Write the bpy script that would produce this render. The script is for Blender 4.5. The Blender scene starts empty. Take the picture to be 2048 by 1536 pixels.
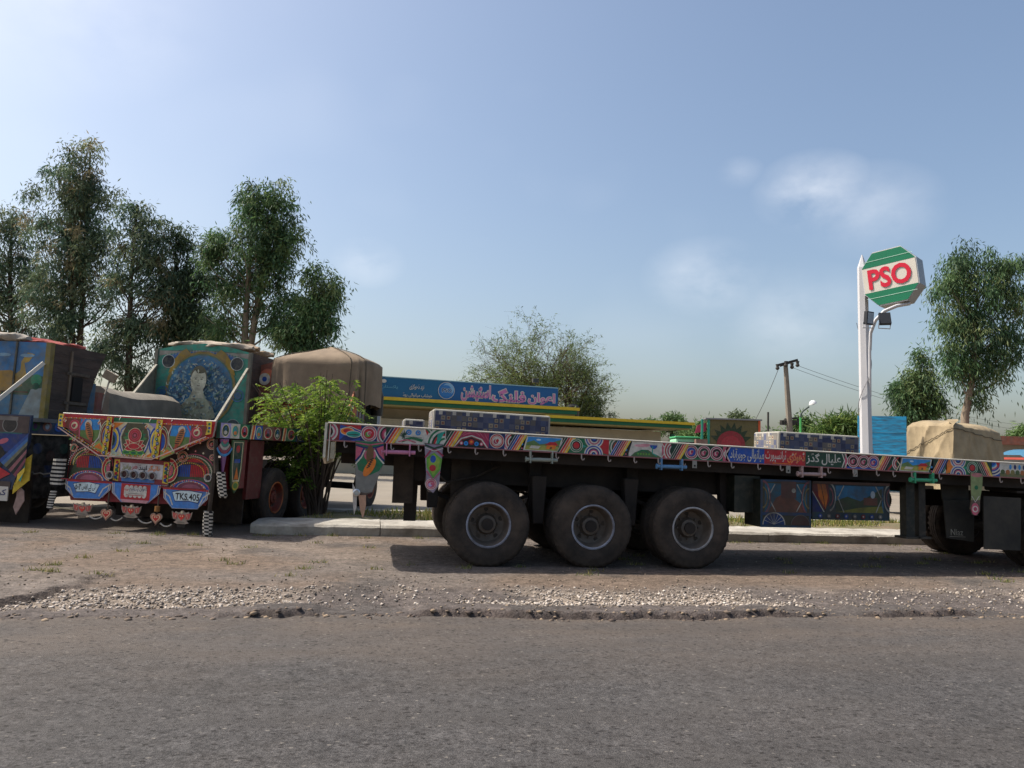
import bpy, math, random, unicodedata
import numpy as np
from mathutils import Matrix, Vector
R = math.radians
random.seed(7)
rng = np.random.default_rng(7)
S = bpy.context.scene
COL = S.collection

# ------------------------------------------------------------------ camera
EYE = 1.41
FPX = 1540.0                      # focal length in pixels of the 2048 px wide photograph
YAW, PITCH, ROLL = R(10.0), math.atan(140 / 1540), R(2.0)
FW0 = np.array([math.sin(YAW), math.cos(YAW), 0.0]); RT0 = np.array([math.cos(YAW), -math.sin(YAW), 0.0])
UP0 = np.array([0, 0, 1.0])
FW = FW0 * math.cos(PITCH) + UP0 * math.sin(PITCH)
UP = UP0 * math.cos(PITCH) - FW0 * math.sin(PITCH)
RT = RT0 * math.cos(ROLL) + UP * math.sin(ROLL)
UPR = UP * math.cos(ROLL) - RT0 * math.sin(ROLL)
CAMP = np.array([0, 0, EYE])
cd = bpy.data.cameras.new('camera'); cam = bpy.data.objects.new('camera', cd); COL.objects.link(cam)
cd.sensor_width = 36.0; cd.lens = 36.0 * FPX / 2048; cd.clip_start = 0.05; cd.clip_end = 6000
cam.matrix_world = Matrix(((RT[0], UPR[0], -FW[0], CAMP[0]), (RT[1], UPR[1], -FW[1], CAMP[1]), (RT[2], UPR[2], -FW[2], CAMP[2]), (0, 0, 0, 1)))
S.camera = cam

def ray(px, py): return FW * FPX + RT * (px - 1024) - UPR * (py - 768)
def onZ(px, py, z=0.0): v = ray(px, py); return CAMP + v * ((z - EYE) / v[2])     # photo pixel -> point at height z
def onY(px, py, y): v = ray(px, py); return CAMP + v * (y / v[1])                 # photo pixel -> point on the plane Y = y
def onD(px, py, d): v = ray(px, py); return CAMP + v * (d / FPX)                  # photo pixel -> point at distance d

# ------------------------------------------------------------------ light
SUNV = Vector((-0.75, 0.27, 1.0)).normalized()       # towards the sun
ELEV = math.asin(SUNV.z); AZ = math.atan2(SUNV.x, SUNV.y)   # clockwise from +Y
sl = bpy.data.lights.new('sun', 'SUN'); sl.energy = 4.5; sl.angle = R(0.6); sl.color = (1.0, 0.93, 0.83)
so = bpy.data.objects.new('sun', sl); COL.objects.link(so)
so.rotation_euler = SUNV.to_track_quat('Z', 'Y').to_euler(); so.location = (0, 0, 30)

W = bpy.data.worlds.new('World'); S.world = W; W.use_nodes = True
nt = W.node_tree; N = nt.nodes; L = nt.links
for n in list(N): N.remove(n)
out = N.new('ShaderNodeOutputWorld'); bg = N.new('ShaderNodeBackground'); bg.inputs[1].default_value = 0.128
sky = N.new('ShaderNodeTexSky'); sky.sky_type = 'NISHITA'; sky.sun_disc = False
sky.sun_elevation = ELEV; sky.sun_rotation = AZ; sky.altitude = 200; sky.air_density = 1.1; sky.dust_density = 4.3; sky.ozone_density = 2.6
tc = N.new('ShaderNodeTexCoord')
def wmath(op, a, b=None, c=None, vec=False):
    n = N.new('ShaderNodeVectorMath' if vec else 'ShaderNodeMath'); n.operation = op
    for i, x in enumerate((a, b, c)):
        if x is None: continue
        if hasattr(x, 'links') or hasattr(x, 'is_linked'): L.new(x, n.inputs[i])
        else: n.inputs[i].default_value = x
    return n
def wnoise(scale, detail, stretch=(1, 1, 1.6)):
    m = wmath('MULTIPLY', tc.outputs['Generated'], stretch, vec=True)
    n = N.new('ShaderNodeTexNoise'); n.inputs['Scale'].default_value = scale; n.inputs['Detail'].default_value = detail
    n.inputs['Roughness'].default_value = 0.55; L.new(m.outputs[0], n.inputs['Vector']); return n.outputs[0]
nz = wnoise(9.0, 6.0); nz2 = wnoise(2.2, 3.0)
tot = None
for (px, py, wd, amp) in ((1630, 385, 0.075, 1.15), (1740, 420, 0.085, 0.6), (735, 525, 0.050, 0.75), (1410, 560, 0.085, 0.75), (1600, 640, 0.11, 0.5), (150, 0, 0.15, 0.45), (40, 60, 0.12, 0.25), (1480, 345, 0.03, .45)):
    d = ray(px, py); d = d / np.linalg.norm(d)
    df = wmath('SUBTRACT', tc.outputs['Generated'], tuple(d), vec=True)
    df = wmath('MULTIPLY', df.outputs[0], (1, 1, 1.5), vec=True)
    ln = wmath('LENGTH', df.outputs[0], vec=True)
    fall = wmath('MULTIPLY_ADD', ln.outputs['Value'], -1.0 / wd, 1.0); fall.use_clamp = True
    fl = wmath('MULTIPLY', fall.outputs[0], amp)
    tot = fl if tot is None else wmath('MAXIMUM', tot.outputs[0], fl.outputs[0])
# scattered faint fair-weather cloud over the rest of the sky
gen = wmath('MULTIPLY_ADD', nz2, 2.6, -1.38); gen.use_clamp = True
gen = wmath('MULTIPLY', gen.outputs[0], 0.30)
nn = wmath('MULTIPLY_ADD', nz, 2.8, -0.86); nn.use_clamp = True
tot = wmath('MULTIPLY', tot.outputs[0], nn.outputs[0])
tot = wmath('MAXIMUM', tot.outputs[0], gen.outputs[0]); tot = wmath('MULTIPLY', tot.outputs[0], 0.5); tot.use_clamp = True
mx = N.new('ShaderNodeMix'); mx.data_type = 'RGBA'
L.new(tot.outputs[0], mx.inputs['Factor']); tint = N.new('ShaderNodeMix'); tint.data_type = 'RGBA'; tint.blend_type = 'MULTIPLY'; tint.inputs[0].default_value = 1.0; tint.inputs[7].default_value = (1.10, 1.065, 1.01, 1); L.new(sky.outputs[0], tint.inputs[6]); L.new(tint.outputs[2], mx.inputs[6]); mx.inputs[7].default_value = (7.0, 7.1, 7.3, 1)
L.new(mx.outputs[2], bg.inputs[0]); L.new(bg.outputs[0], out.inputs[0])
vs = S.view_settings; vs.view_transform = 'Standard'; vs.look = 'None'; vs.exposure = 0.45; vs.gamma = 1.0; vs.use_curve_mapping = False
S.cycles.max_bounces = 6; S.cycles.transparent_max_bounces = 8; S.cycles.use_denoising = True

# ------------------------------------------------------------------ helpers
def hx(h):
    h = h.lstrip('#'); c = [int(h[i:i + 2], 16) / 255 for i in (0, 2, 4)]
    return tuple(x / 12.92 if x <= 0.04045 else ((x + 0.055) / 1.055) ** 2.4 for x in c)

class MB:
    """collects shapes; build() links them as one mesh object"""
    def __init__(s, M=None, col=(1, 1, 1)): s.v = []; s.f = []; s.c = []; s.M = M or Matrix.Identity(4); s.col = col
    def add(s, vs, fs, col=None):
        b = len(s.v); M = s.M
        s.v += [tuple(M @ Vector(p)) for p in vs]; s.f += [tuple(b + i for i in f) for f in fs]; s.c += [col or s.col] * len(fs)
    def box(s, c, d, rot=None, col=None, taper=None):
        x, y, z = (k / 2 for k in d); q = [(-x, -y, -z), (x, -y, -z), (x, y, -z), (-x, y, -z), (-x, -y, z), (x, -y, z), (x, y, z), (-x, y, z)]
        if taper: q = [(a * (taper[0] if w < 0 else 1), b * (taper[1] if w < 0 else 1), w) for a, b, w in q]
        if rot is not None: q = [tuple(rot @ Vector(p)) for p in q]
        s.add([(p[0] + c[0], p[1] + c[1], p[2] + c[2]) for p in q], [(0, 3, 2, 1), (4, 5, 6, 7), (0, 1, 5, 4), (1, 2, 6, 5), (2, 3, 7, 6), (3, 0, 4, 7)], col)
    def bar(s, p0, p1, w, h, col=None):
        p0, p1 = Vector(p0), Vector(p1); d = p1 - p0; rot = d.to_track_quat('X', 'Z').to_matrix(); m = (p0 + p1) / 2
        s.box(m, (d.length, w, h), rot, col)
    def tube(s, pts, rad, n=8, col=None, caps=True):
        pts = [Vector(p) for p in pts]; rad = rad if isinstance(rad, (list, tuple)) else [rad] * len(pts)
        vs = []; fs = []; prev = None
        for i, p in enumerate(pts):
            t = (pts[min(i + 1, len(pts) - 1)] - pts[max(i - 1, 0)])
            t = t.normalized() if t.length > 1e-9 else Vector((0, 0, 1))
            if prev is None: a = t.orthogonal().normalized()
            else:
                a = prev - t * prev.dot(t); a = a.normalized() if a.length > 1e-6 else t.orthogonal().normalized()
            prev = a; b = t.cross(a)
            for k in range(n):
                an = 2 * math.pi * k / n; vs.append(p + (a * math.cos(an) + b * math.sin(an)) * rad[i])
        for i in range(len(pts) - 1):
            for k in range(n): fs.append((i * n + k, i * n + (k + 1) % n, (i + 1) * n + (k + 1) % n, (i + 1) * n + k))
        if caps: fs += [tuple(range(n - 1, -1, -1)), tuple(range((len(pts) - 1) * n, len(pts) * n))]
        s.add(vs, fs, col)
    def lathe(s, prof, n=32, A=None, col=None, mod=None, close=False):
        A = A or Matrix.Identity(4); vs = []; fs = []; m = len(prof)
        for i, (r, z) in enumerate(prof):
            for k in range(n):
                an = 2 * math.pi * k / n; rr = r if mod is None else mod(i, k, r)
                vs.append(A @ Vector((rr * math.cos(an), rr * math.sin(an), z)))
        for i in range(m if close else m - 1):
            j = (i + 1) % m
            for k in range(n): fs.append((i * n + k, i * n + (k + 1) % n, j * n + (k + 1) % n, j * n + k))
        s.add(vs, fs, col)
    def prism(s, poly, O, U, V, t, col=None, scol=None):
        O, U, V = Vector(O), Vector(U), Vector(V); Nn = U.cross(V).normalized(); n = len(poly)
        a = [O + U * p[0] + V * p[1] + Nn * t / 2 for p in poly]; b = [O + U * p[0] + V * p[1] - Nn * t / 2 for p in poly]
        s.add(a + b, [tuple(range(n)), tuple(range(2 * n - 1, n - 1, -1))], col)
        s.add(a + b, [(i, n + i, n + (i + 1) % n, (i + 1) % n) for i in range(n)], scol or col)
    def build(s, name, mat, parent=None, smooth=None, bevel=None, loc=None):
        me = bpy.data.meshes.new(name); me.from_pydata(s.v, [], s.f)
        at = me.color_attributes.new('Col', 'FLOAT_COLOR', 'CORNER')
        cnt = np.array([len(f) for f in s.f]); arr = np.ones((int(cnt.sum()), 4), np.float32)
        arr[:, :3] = np.repeat(np.array(s.c, np.float32).reshape(-1, 3), cnt, axis=0); at.data.foreach_set('color', arr.ravel())
        me.materials.append(mat)
        if smooth:
            me.polygons.foreach_set('use_smooth', [True] * len(me.polygons)); me.set_sharp_from_angle(angle=R(smooth))
        o = bpy.data.objects.new(name, me); COL.objects.link(o); o.parent = parent
        if loc: o.location = loc
        if bevel:
            b = o.modifiers.new('bevel', 'BEVEL'); b.width = bevel; b.segments = 2; b.limit_method = 'ANGLE'; b.angle_limit = R(40); b.harden_normals = False
        return o

def tag(o, label, cat, group=None, kind=None):
    o['label'] = label
    if cat: o['category'] = cat
    if group: o['group'] = group
    if kind: o['kind'] = kind
    return o
def thing(name, label, cat, loc=(0, 0, 0), rot=(0, 0, 0), group=None):
    o = bpy.data.objects.new(name, None); COL.objects.link(o); o.location = tuple(loc); o.rotation_euler = rot; o.empty_display_size = 0.3
    return tag(o, label, cat, group)
def empty(name, parent, loc=(0, 0, 0), rot=(0, 0, 0)):
    o = bpy.data.objects.new(name, None); COL.objects.link(o); o.location = tuple(loc); o.rotation_euler = rot; o.parent = parent; return o
def copy_tree(o, parent=None):
    c = o.copy(); COL.objects.link(c); c.parent = parent
    for ch in list(o.children): copy_tree(ch, c)
    return c
def struct(o, label): o['kind'] = 'structure'; o['label'] = label; return o

# ---- raw mesh from numpy arrays (leaves, stones)
def npmesh(name, V, F, mat, parent=None, col=None, smooth=False):
    me = bpy.data.meshes.new(name); nv, nf, k = len(V), len(F), F.shape[1]
    me.vertices.add(nv); me.vertices.foreach_set('co', V.astype(np.float32).ravel())
    me.loops.add(nf * k); me.loops.foreach_set('vertex_index', F.astype(np.int32).ravel())
    me.polygons.add(nf); me.polygons.foreach_set('loop_start', np.arange(0, nf * k, k, dtype=np.int32))
    if smooth: me.polygons.foreach_set('use_smooth', np.ones(nf, bool))
    me.update(calc_edges=True)
    if col is not None:
        at = me.color_attributes.new('Col', 'FLOAT_COLOR', 'POINT'); a = np.ones((nv, 4), np.float32); a[:, :3] = col; at.data.foreach_set('color', a.ravel())
    me.materials.append(mat); o = bpy.data.objects.new(name, me); COL.objects.link(o); o.parent = parent
    return o

# ---- materials
MATS = {}
def mat(name, base=(0.5, 0.5, 0.5), rough=0.7, attr=False, nscale=6.0, namt=0.25, dirt=None, dscale=2.0, damt=0.4, dthr=0.5, bump=0.0, bscale=40.0, metal=0.0, spec=0.4, trans=0.0, cell=0.0, cscale=60.0, fine=0.0, fscale=200.0, stretch=(1, 1, 1), coat=0.0):
    if name in MATS: return MATS[name]
    m = bpy.data.materials.new(name); m.use_nodes = True; t = m.node_tree; n = t.nodes; l = t.links; p = n['Principled BSDF']
    tcn = n.new('ShaderNodeTexCoord'); mp = n.new('ShaderNodeMapping'); mp.inputs['Scale'].default_value = stretch; l.new(tcn.outputs['Object'], mp.inputs[0]); vec = mp.outputs[0]
    def noise(sc, det=4.0, rg=0.55):
        q = n.new('ShaderNodeTexNoise'); q.inputs['Scale'].default_value = sc; q.inputs['Detail'].default_value = det; q.inputs['Roughness'].default_value = rg; l.new(vec, q.inputs['Vector']); return q.outputs[0]
    def mixc(fac, a, b, mode='MIX'):
        q = n.new('ShaderNodeMix'); q.data_type = 'RGBA'; q.blend_type = mode
        for i, x in ((0, fac), (6, a), (7, b)):
            if hasattr(x, 'is_linked'): l.new(x, q.inputs[i])
            else: q.inputs[i].default_value = x if i == 0 else (*x, 1)
        return q.outputs[2]
    def ramp(x, a, b):
        q = n.new('ShaderNodeMapRange'); q.inputs[1].default_value = a; q.inputs[2].default_value = b; l.new(x, q.inputs[0]); return q.outputs[0]
    if attr: c = n.new('ShaderNodeVertexColor'); c.layer_name = 'Col'; cur = c.outputs[0]; 
    else: cur = None
    if cur is None: q = n.new('ShaderNodeRGB'); q.outputs[0].default_value = (*base, 1); cur = q.outputs[0]
    elif base != (0.5, 0.5, 0.5): cur = mixc(1.0, cur, base, 'MULTIPLY')
    if namt:
        q = n.new('ShaderNodeMapRange'); q.inputs[1].default_value = 0.3; q.inputs[2].default_value = 0.7; q.inputs[3].default_value = 1 - namt; q.inputs[4].default_value = 1 + namt * 0.6; l.new(noise(nscale), q.inputs[0])
        cur = mixc(1.0, cur, (1, 1, 1), 'MULTIPLY'); mulnode = cur.node; 
        cc = n.new('ShaderNodeCombineColor')
        for i in range(3): l.new(q.outputs[0], cc.inputs[i])
        l.new(cc.outputs[0], mulnode.inputs[7])
    if fine:
        q = n.new('ShaderNodeMapRange'); q.inputs[1].default_value = 0.35; q.inputs[2].default_value = 0.65; q.inputs[3].default_value = 1 - fine; q.inputs[4].default_value = 1 + fine; l.new(noise(fscale, 2.0), q.inputs[0])
        cc = n.new('ShaderNodeCombineColor')
        for i in range(3): l.new(q.outputs[0], cc.inputs[i])
        cur = mixc(1.0, cur, cc.outputs[0], 'MULTIPLY')
    if cell:                      # grit: each grain of aggregate has its own brightness
        for cs_, ca_ in ((cscale, cell), (cscale * .38, cell * .45)):
            vo = n.new('ShaderNodeTexVoronoi'); vo.inputs['Scale'].default_value = cs_; l.new(vec, vo.inputs['Vector'])
            sp = n.new('ShaderNodeSeparateColor'); l.new(vo.outputs['Color'], sp.inputs[0])
            q = n.new('ShaderNodeMapRange'); q.inputs[3].default_value = 1 - ca_; q.inputs[4].default_value = 1 + ca_ * 1.1; l.new(sp.outputs[0], q.inputs[0])
            cc = n.new('ShaderNodeCombineColor')
            for i in range(3): l.new(q.outputs[0], cc.inputs[i])
            cur = mixc(1.0, cur, cc.outputs[0], 'MULTIPLY')
    if dirt is not None:
        f = ramp(noise(dscale, 6.0, 0.65), dthr - 0.12, dthr + 0.16); q = n.new('ShaderNodeMath'); q.operation = 'MULTIPLY'; q.inputs[1].default_value = damt; l.new(f, q.inputs[0]); cur = mixc(q.outputs[0], cur, dirt)
    l.new(cur, p.inputs['Base Color'])
    p.inputs['Roughness'].default_value = rough; p.inputs['Metallic'].default_value = metal; p.inputs['Specular IOR Level'].default_value = spec; p.inputs['Coat Weight'].default_value = coat
    if bump:
        b = n.new('ShaderNodeBump'); b.inputs['Strength'].default_value = bump; b.inputs['Distance'].default_value = 0.02; l.new(noise(bscale, 5.0), b.inputs['Height']); l.new(b.outputs[0], p.inputs['Normal'])
    if trans:
        tr = n.new('ShaderNodeBsdfTranslucent'); l.new(cur, tr.inputs[0]); ms = n.new('ShaderNodeMixShader'); ms.inputs[0].default_value = trans
        l.new(p.outputs[0], ms.inputs[1]); l.new(tr.outputs[0], ms.inputs[2]); l.new(ms.outputs[0], n['Material Output'].inputs[0])
    MATS[name] = m; return m

DUST = hx('#8d7c69')
M_paint = mat('truck_paint', attr=True, rough=0.5, nscale=14, namt=0.22, dirt=hx('#5e5448'), dscale=11, damt=0.42, dthr=0.59)
M_faded = mat('faded_paint', attr=True, rough=0.75, nscale=5, namt=0.35, dirt=hx('#6e6a5e'), dscale=7, damt=0.6, dthr=0.53)
M_dim = mat('shade_dimmed_paint', (.55, .55, .55), attr=True, rough=0.75, nscale=5, namt=0.35, dirt=hx('#3a332b'), dscale=6, damt=0.7, dthr=0.50)  # faded paint darkened to stand in for the shade below the deck
M_plain = mat('plain_paint', attr=True, rough=0.6, nscale=3, namt=0.12)
M_sign = mat('sign_vinyl', attr=True, rough=0.35, nscale=2, namt=0.05)
M_steel = mat('dark_chassis_steel', hx('#231e1b'), rough=0.8, nscale=5, namt=0.4, dirt=hx('#3f352d'), dscale=3, damt=0.5)
M_rubber = mat('dusty_tyre_rubber', hx('#2e2823'), rough=0.9, nscale=4, namt=0.25, dirt=hx('#574a3f'), dscale=3.5, damt=0.6, dthr=0.5, bump=0.15, bscale=60)
M_rim = mat('painted_wheel_rim', attr=True, rough=0.6, nscale=8, namt=0.3, dirt=hx('#4b3f35'), dscale=6, damt=0.7, dthr=0.5)
M_wood = mat('weathered_wood', hx('#443c37'), rough=0.9, nscale=3, namt=0.45, dirt=hx('#57463d'), dscale=2.2, damt=0.5, stretch=(1, 1, 5), bump=0.3, bscale=12)
M_tarp = mat('tan_canvas', hx('#82725f'), rough=0.9, nscale=2.5, namt=0.18, dirt=hx('#5f5143'), dscale=3, damt=0.35, bump=0.15, bscale=30)
M_tarp2 = mat('pale_canvas', hx('#9a8a6e'), rough=0.9, nscale=2.5, namt=0.15, dirt=hx('#6a5c47'), dscale=3, damt=0.4, bump=0.15, bscale=30)
M_cloth = mat('loose_cloth', (.8, .8, .8), attr=True, rough=0.9, nscale=4, namt=0.25)
M_glass = mat('dark_window_glass', (0.02, 0.025, 0.03), rough=0.08, spec=0.6, namt=0)
M_chrome = mat('bare_metal', (0.55, 0.55, 0.55), rough=0.35, metal=0.9, namt=0.2)

# ---- painted decoration: flat colour shapes laid on a panel
C = {k: hx(v) for k, v in dict(red='#b0232b', dred='#7c1f26', grn='#1c6a44', dgrn='#143d2c', lgrn='#5f9a35', blu='#1d4a9c', dblu='#17265e', sky='#2f87c6', yel='#d8b83a', org='#e07a24', pnk='#b9566c', mag='#9a2b4e', wht='#c6c0b4', blk='#17171a', tea='#249484', brn='#6b4a2c', cre='#d8c9a2', lil='#9a8fc0', gry='#77756f').items()}
PF = {}
for cp in list(range(0xFB50, 0xFE00)) + list(range(0xFE70, 0xFF00)):
    d = unicodedata.decomposition(chr(cp)).split()
    if len(d) == 2 and d[0] in ('<isolated>', '<final>', '<initial>', '<medial>'): PF.setdefault(chr(int(d[1], 16)), {})[d[0][1:-1]] = chr(cp)
def shape_ur(s):
    """join Urdu letters into their connected forms and put them in left-to-right drawing order"""
    o = []
    for i, ch in enumerate(s):
        f = PF.get(ch)
        if not f: o.append(ch); continue
        pj = i > 0 and s[i - 1] in PF and 'initial' in PF[s[i - 1]]
        nj = i + 1 < len(s) and s[i + 1] in PF and 'initial' in f
        k = 'medial' if pj and nj else 'final' if pj else 'initial' if nj else 'isolated'
        o.append(f.get(k) or f.get('isolated') or ch)
    return ''.join(reversed(o))
def text_mesh(s, bold=0.0):
    if any(0x600 <= ord(c) < 0x700 for c in s): s = shape_ur(s)
    c = bpy.data.curves.new('t', 'FONT'); c.body = s; c.resolution_u = 3; c.offset = bold; o = bpy.data.objects.new('t', c); COL.objects.link(o)
    m = bpy.data.meshes.new_from_object(o.evaluated_get(bpy.context.evaluated_depsgraph_get()))
    vs = [(v.co.x, v.co.y) for v in m.vertices]; fs = [tuple(p.vertices) for p in m.polygons]
    bpy.data.objects.remove(o); bpy.data.curves.remove(c); bpy.data.meshes.remove(m); return vs, fs

class Art:
    def __init__(s, O, U, V, off=0.003, step=0.0004):
        s.O, s.U, s.V = Vector(O), Vector(U).normalized(), Vector(V).normalized(); s.Nn = s.U.cross(s.V).normalized(); s.h = off; s.step = step; s.mb = MB()
    def P(s, u, v): return s.O + s.U * u + s.V * v + s.Nn * s.h
    def lay(s): s.h += s.step
    def poly(s, pts, col, lay=True):
        if lay: s.lay()
        s.mb.add([s.P(*p) for p in pts], [tuple(range(len(pts)))], C.get(col, col) if isinstance(col, str) else col)
    def rect(s, u0, v0, u1, v1, col): s.poly([(u0, v0), (u1, v0), (u1, v1), (u0, v1)], col)
    def ell(s, u, v, r, col, ry=None, n=22, a0=0, a1=360, rot=0):
        ry = ry or r; full = abs(a1 - a0) >= 360; k = n if full else n + 1; cr, sr = math.cos(R(rot)), math.sin(R(rot))
        pts = []
        for i in range(k):
            a = R(a0 + (a1 - a0) * i / n); x, y = r * math.cos(a), ry * math.sin(a); pts.append((u + x * cr - y * sr, v + x * sr + y * cr))
        s.poly(pts, col)
    def ring(s, u, v, r0, r1, col, n=26, a0=0, a1=360, sy=1.0, clip=None):
        s.lay(); pts = []; fs = []
        for i in range(n + 1):
            a = R(a0 + (a1 - a0) * i / n)
            for r in (r0, r1):
                x, y = u + r * math.cos(a), v + sy * r * math.sin(a)
                if clip: x = min(max(x, clip[0]), clip[2]); y = min(max(y, clip[1]), clip[3])
                pts.append(s.P(x, y))
        for i in range(n): fs.append((2 * i, 2 * i + 1, 2 * i + 3, 2 * i + 2))
        s.mb.add(pts, fs, C.get(col, col) if isinstance(col, str) else col)
    def line(s, pts, w, col):
        s.lay(); L_ = []
        for i, p in enumerate(pts):
            a = pts[max(i - 1, 0)]; b = pts[min(i + 1, len(pts) - 1)]; dx, dy = b[0] - a[0], b[1] - a[1]; l = math.hypot(dx, dy) or 1
            L_ += [s.P(p[0] - dy / l * w / 2, p[1] + dx / l * w / 2), s.P(p[0] + dy / l * w / 2, p[1] - dx / l * w / 2)]
        s.mb.add(L_, [(2 * i, 2 * i + 1, 2 * i + 3, 2 * i + 2) for i in range(len(pts) - 1)], C.get(col, col) if isinstance(col, str) else col)
    def leaf(s, u, v, l, w, rot, col): 
        cr, sr = math.cos(R(rot)), math.sin(R(rot)); q = [(0, 0), (l * .3, w / 2), (l * .65, w * .42), (l, 0), (l * .65, -w * .42), (l * .3, -w / 2)]
        s.poly([(u + x * cr - y * sr, v + x * sr + y * cr) for x, y in q], col)
    def text(s, t, u0, v0, u1, v1, col, bold=0.0, outline=None, ob=0.05, slant=0.0):
        for (b, c) in (([(bold + ob, outline)] if outline else []) + [(bold, col)]):
            vs, fs = text_mesh(t, b); base = text_mesh(t, bold)[0] if b != bold else vs
            xs = [p[0] for p in base]; ys = [p[1] for p in base]; x0, x1, y0, y1 = min(xs), max(xs), min(ys), max(ys)
            sx = (u1 - u0) / (x1 - x0); sy = (v1 - v0) / (y1 - y0); s.lay()
            s.mb.add([s.P(u0 + (x - x0) * sx + slant * (y - y0) * sy, v0 + (y - y0) * sy) for x, y in vs], fs, C.get(c, c) if isinstance(c, str) else c)
    def rosette(s, u, v, r, c0='wht', c1='red', c2='blk', c3='grn'):
        s.ell(u, v, r, c0); s.ell(u, v, r * .9, c1); s.ring(u, v, r * .66, r * .74, c0); s.ell(u, v, r * .6, c2)
        s.ell(u - r * .14, v - r * .1, r * .33, c3); s.ring(u + r * .05, v, r * .2, r * .3, c0, a0=30, a1=250); s.ell(u + r * .08, v + r * .06, r * .2, c1)
    def build(s, name, m, parent): return s.mb.build(name, m, parent)
def arcs(a, u, v, cols, r, dr, a0, a1, clip=None, sy=1.0):
    """nested arc bands from radius r inwards"""
    for i, c in enumerate(cols): a.ring(u, v, max(r - (i + 1) * dr, 0.0), r - i * dr, c, a0=a0, a1=a1, clip=clip, sy=sy)
# ------------------------------------------------------------------ ground, road, shoulder
def fbm(x, y, oct=4, seed=0, sc=1.0):
    r = np.random.default_rng(seed); P = r.random((64, 64)); o = np.zeros_like(x, dtype=float); amp = 1.0; tot = 0
    for k in range(oct):
        xs, ys = x * sc + 17.3 * k, y * sc + 9.1 * k; xi, yi = np.floor(xs).astype(int), np.floor(ys).astype(int); fx, fy = xs - xi, ys - yi
        fx, fy = fx * fx * (3 - 2 * fx), fy * fy * (3 - 2 * fy); g = lambda a, b: P[a % 64, b % 64]
        o += amp * ((g(xi, yi) * (1 - fx) + g(xi + 1, yi) * fx) * (1 - fy) + (g(xi, yi + 1) * (1 - fx) + g(xi + 1, yi + 1) * fx) * fy); tot += amp; amp *= 0.5; sc *= 2.03
    return o / tot
M_asph = mat('road_asphalt', hx('#474544'), rough=0.85, nscale=0.7, namt=0.12, dirt=hx('#5a5149'), dscale=0.55, damt=0.25, dthr=0.55, cell=.36, cscale=85, fine=.16, fscale=9, bump=.6, bscale=120, spec=0.25)
M_ground = mat('dry_earth', hx('#6a5f52'), rough=0.95, nscale=0.5, namt=0.2, fine=0.15, fscale=40, bump=0.5, bscale=30)
M_sheet = mat('broken_shoulder', (.90, .92, 1.0), attr=True, rough=0.93, nscale=2.2, namt=0.16, cell=.26, cscale=60, fine=.2, fscale=10, bump=.8, bscale=60, spec=0.2)
M_conc = mat('forecourt_concrete', hx('#837b6e'), rough=0.9, nscale=0.5, namt=0.15, dirt=hx('#7d7264'), dscale=0.35, damt=0.4)
M_yard = mat('yard_dirt', hx('#5e544b'), rough=.95, nscale=1.5, namt=.2, fine=.4, fscale=60, bump=.8, bscale=60)
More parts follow.
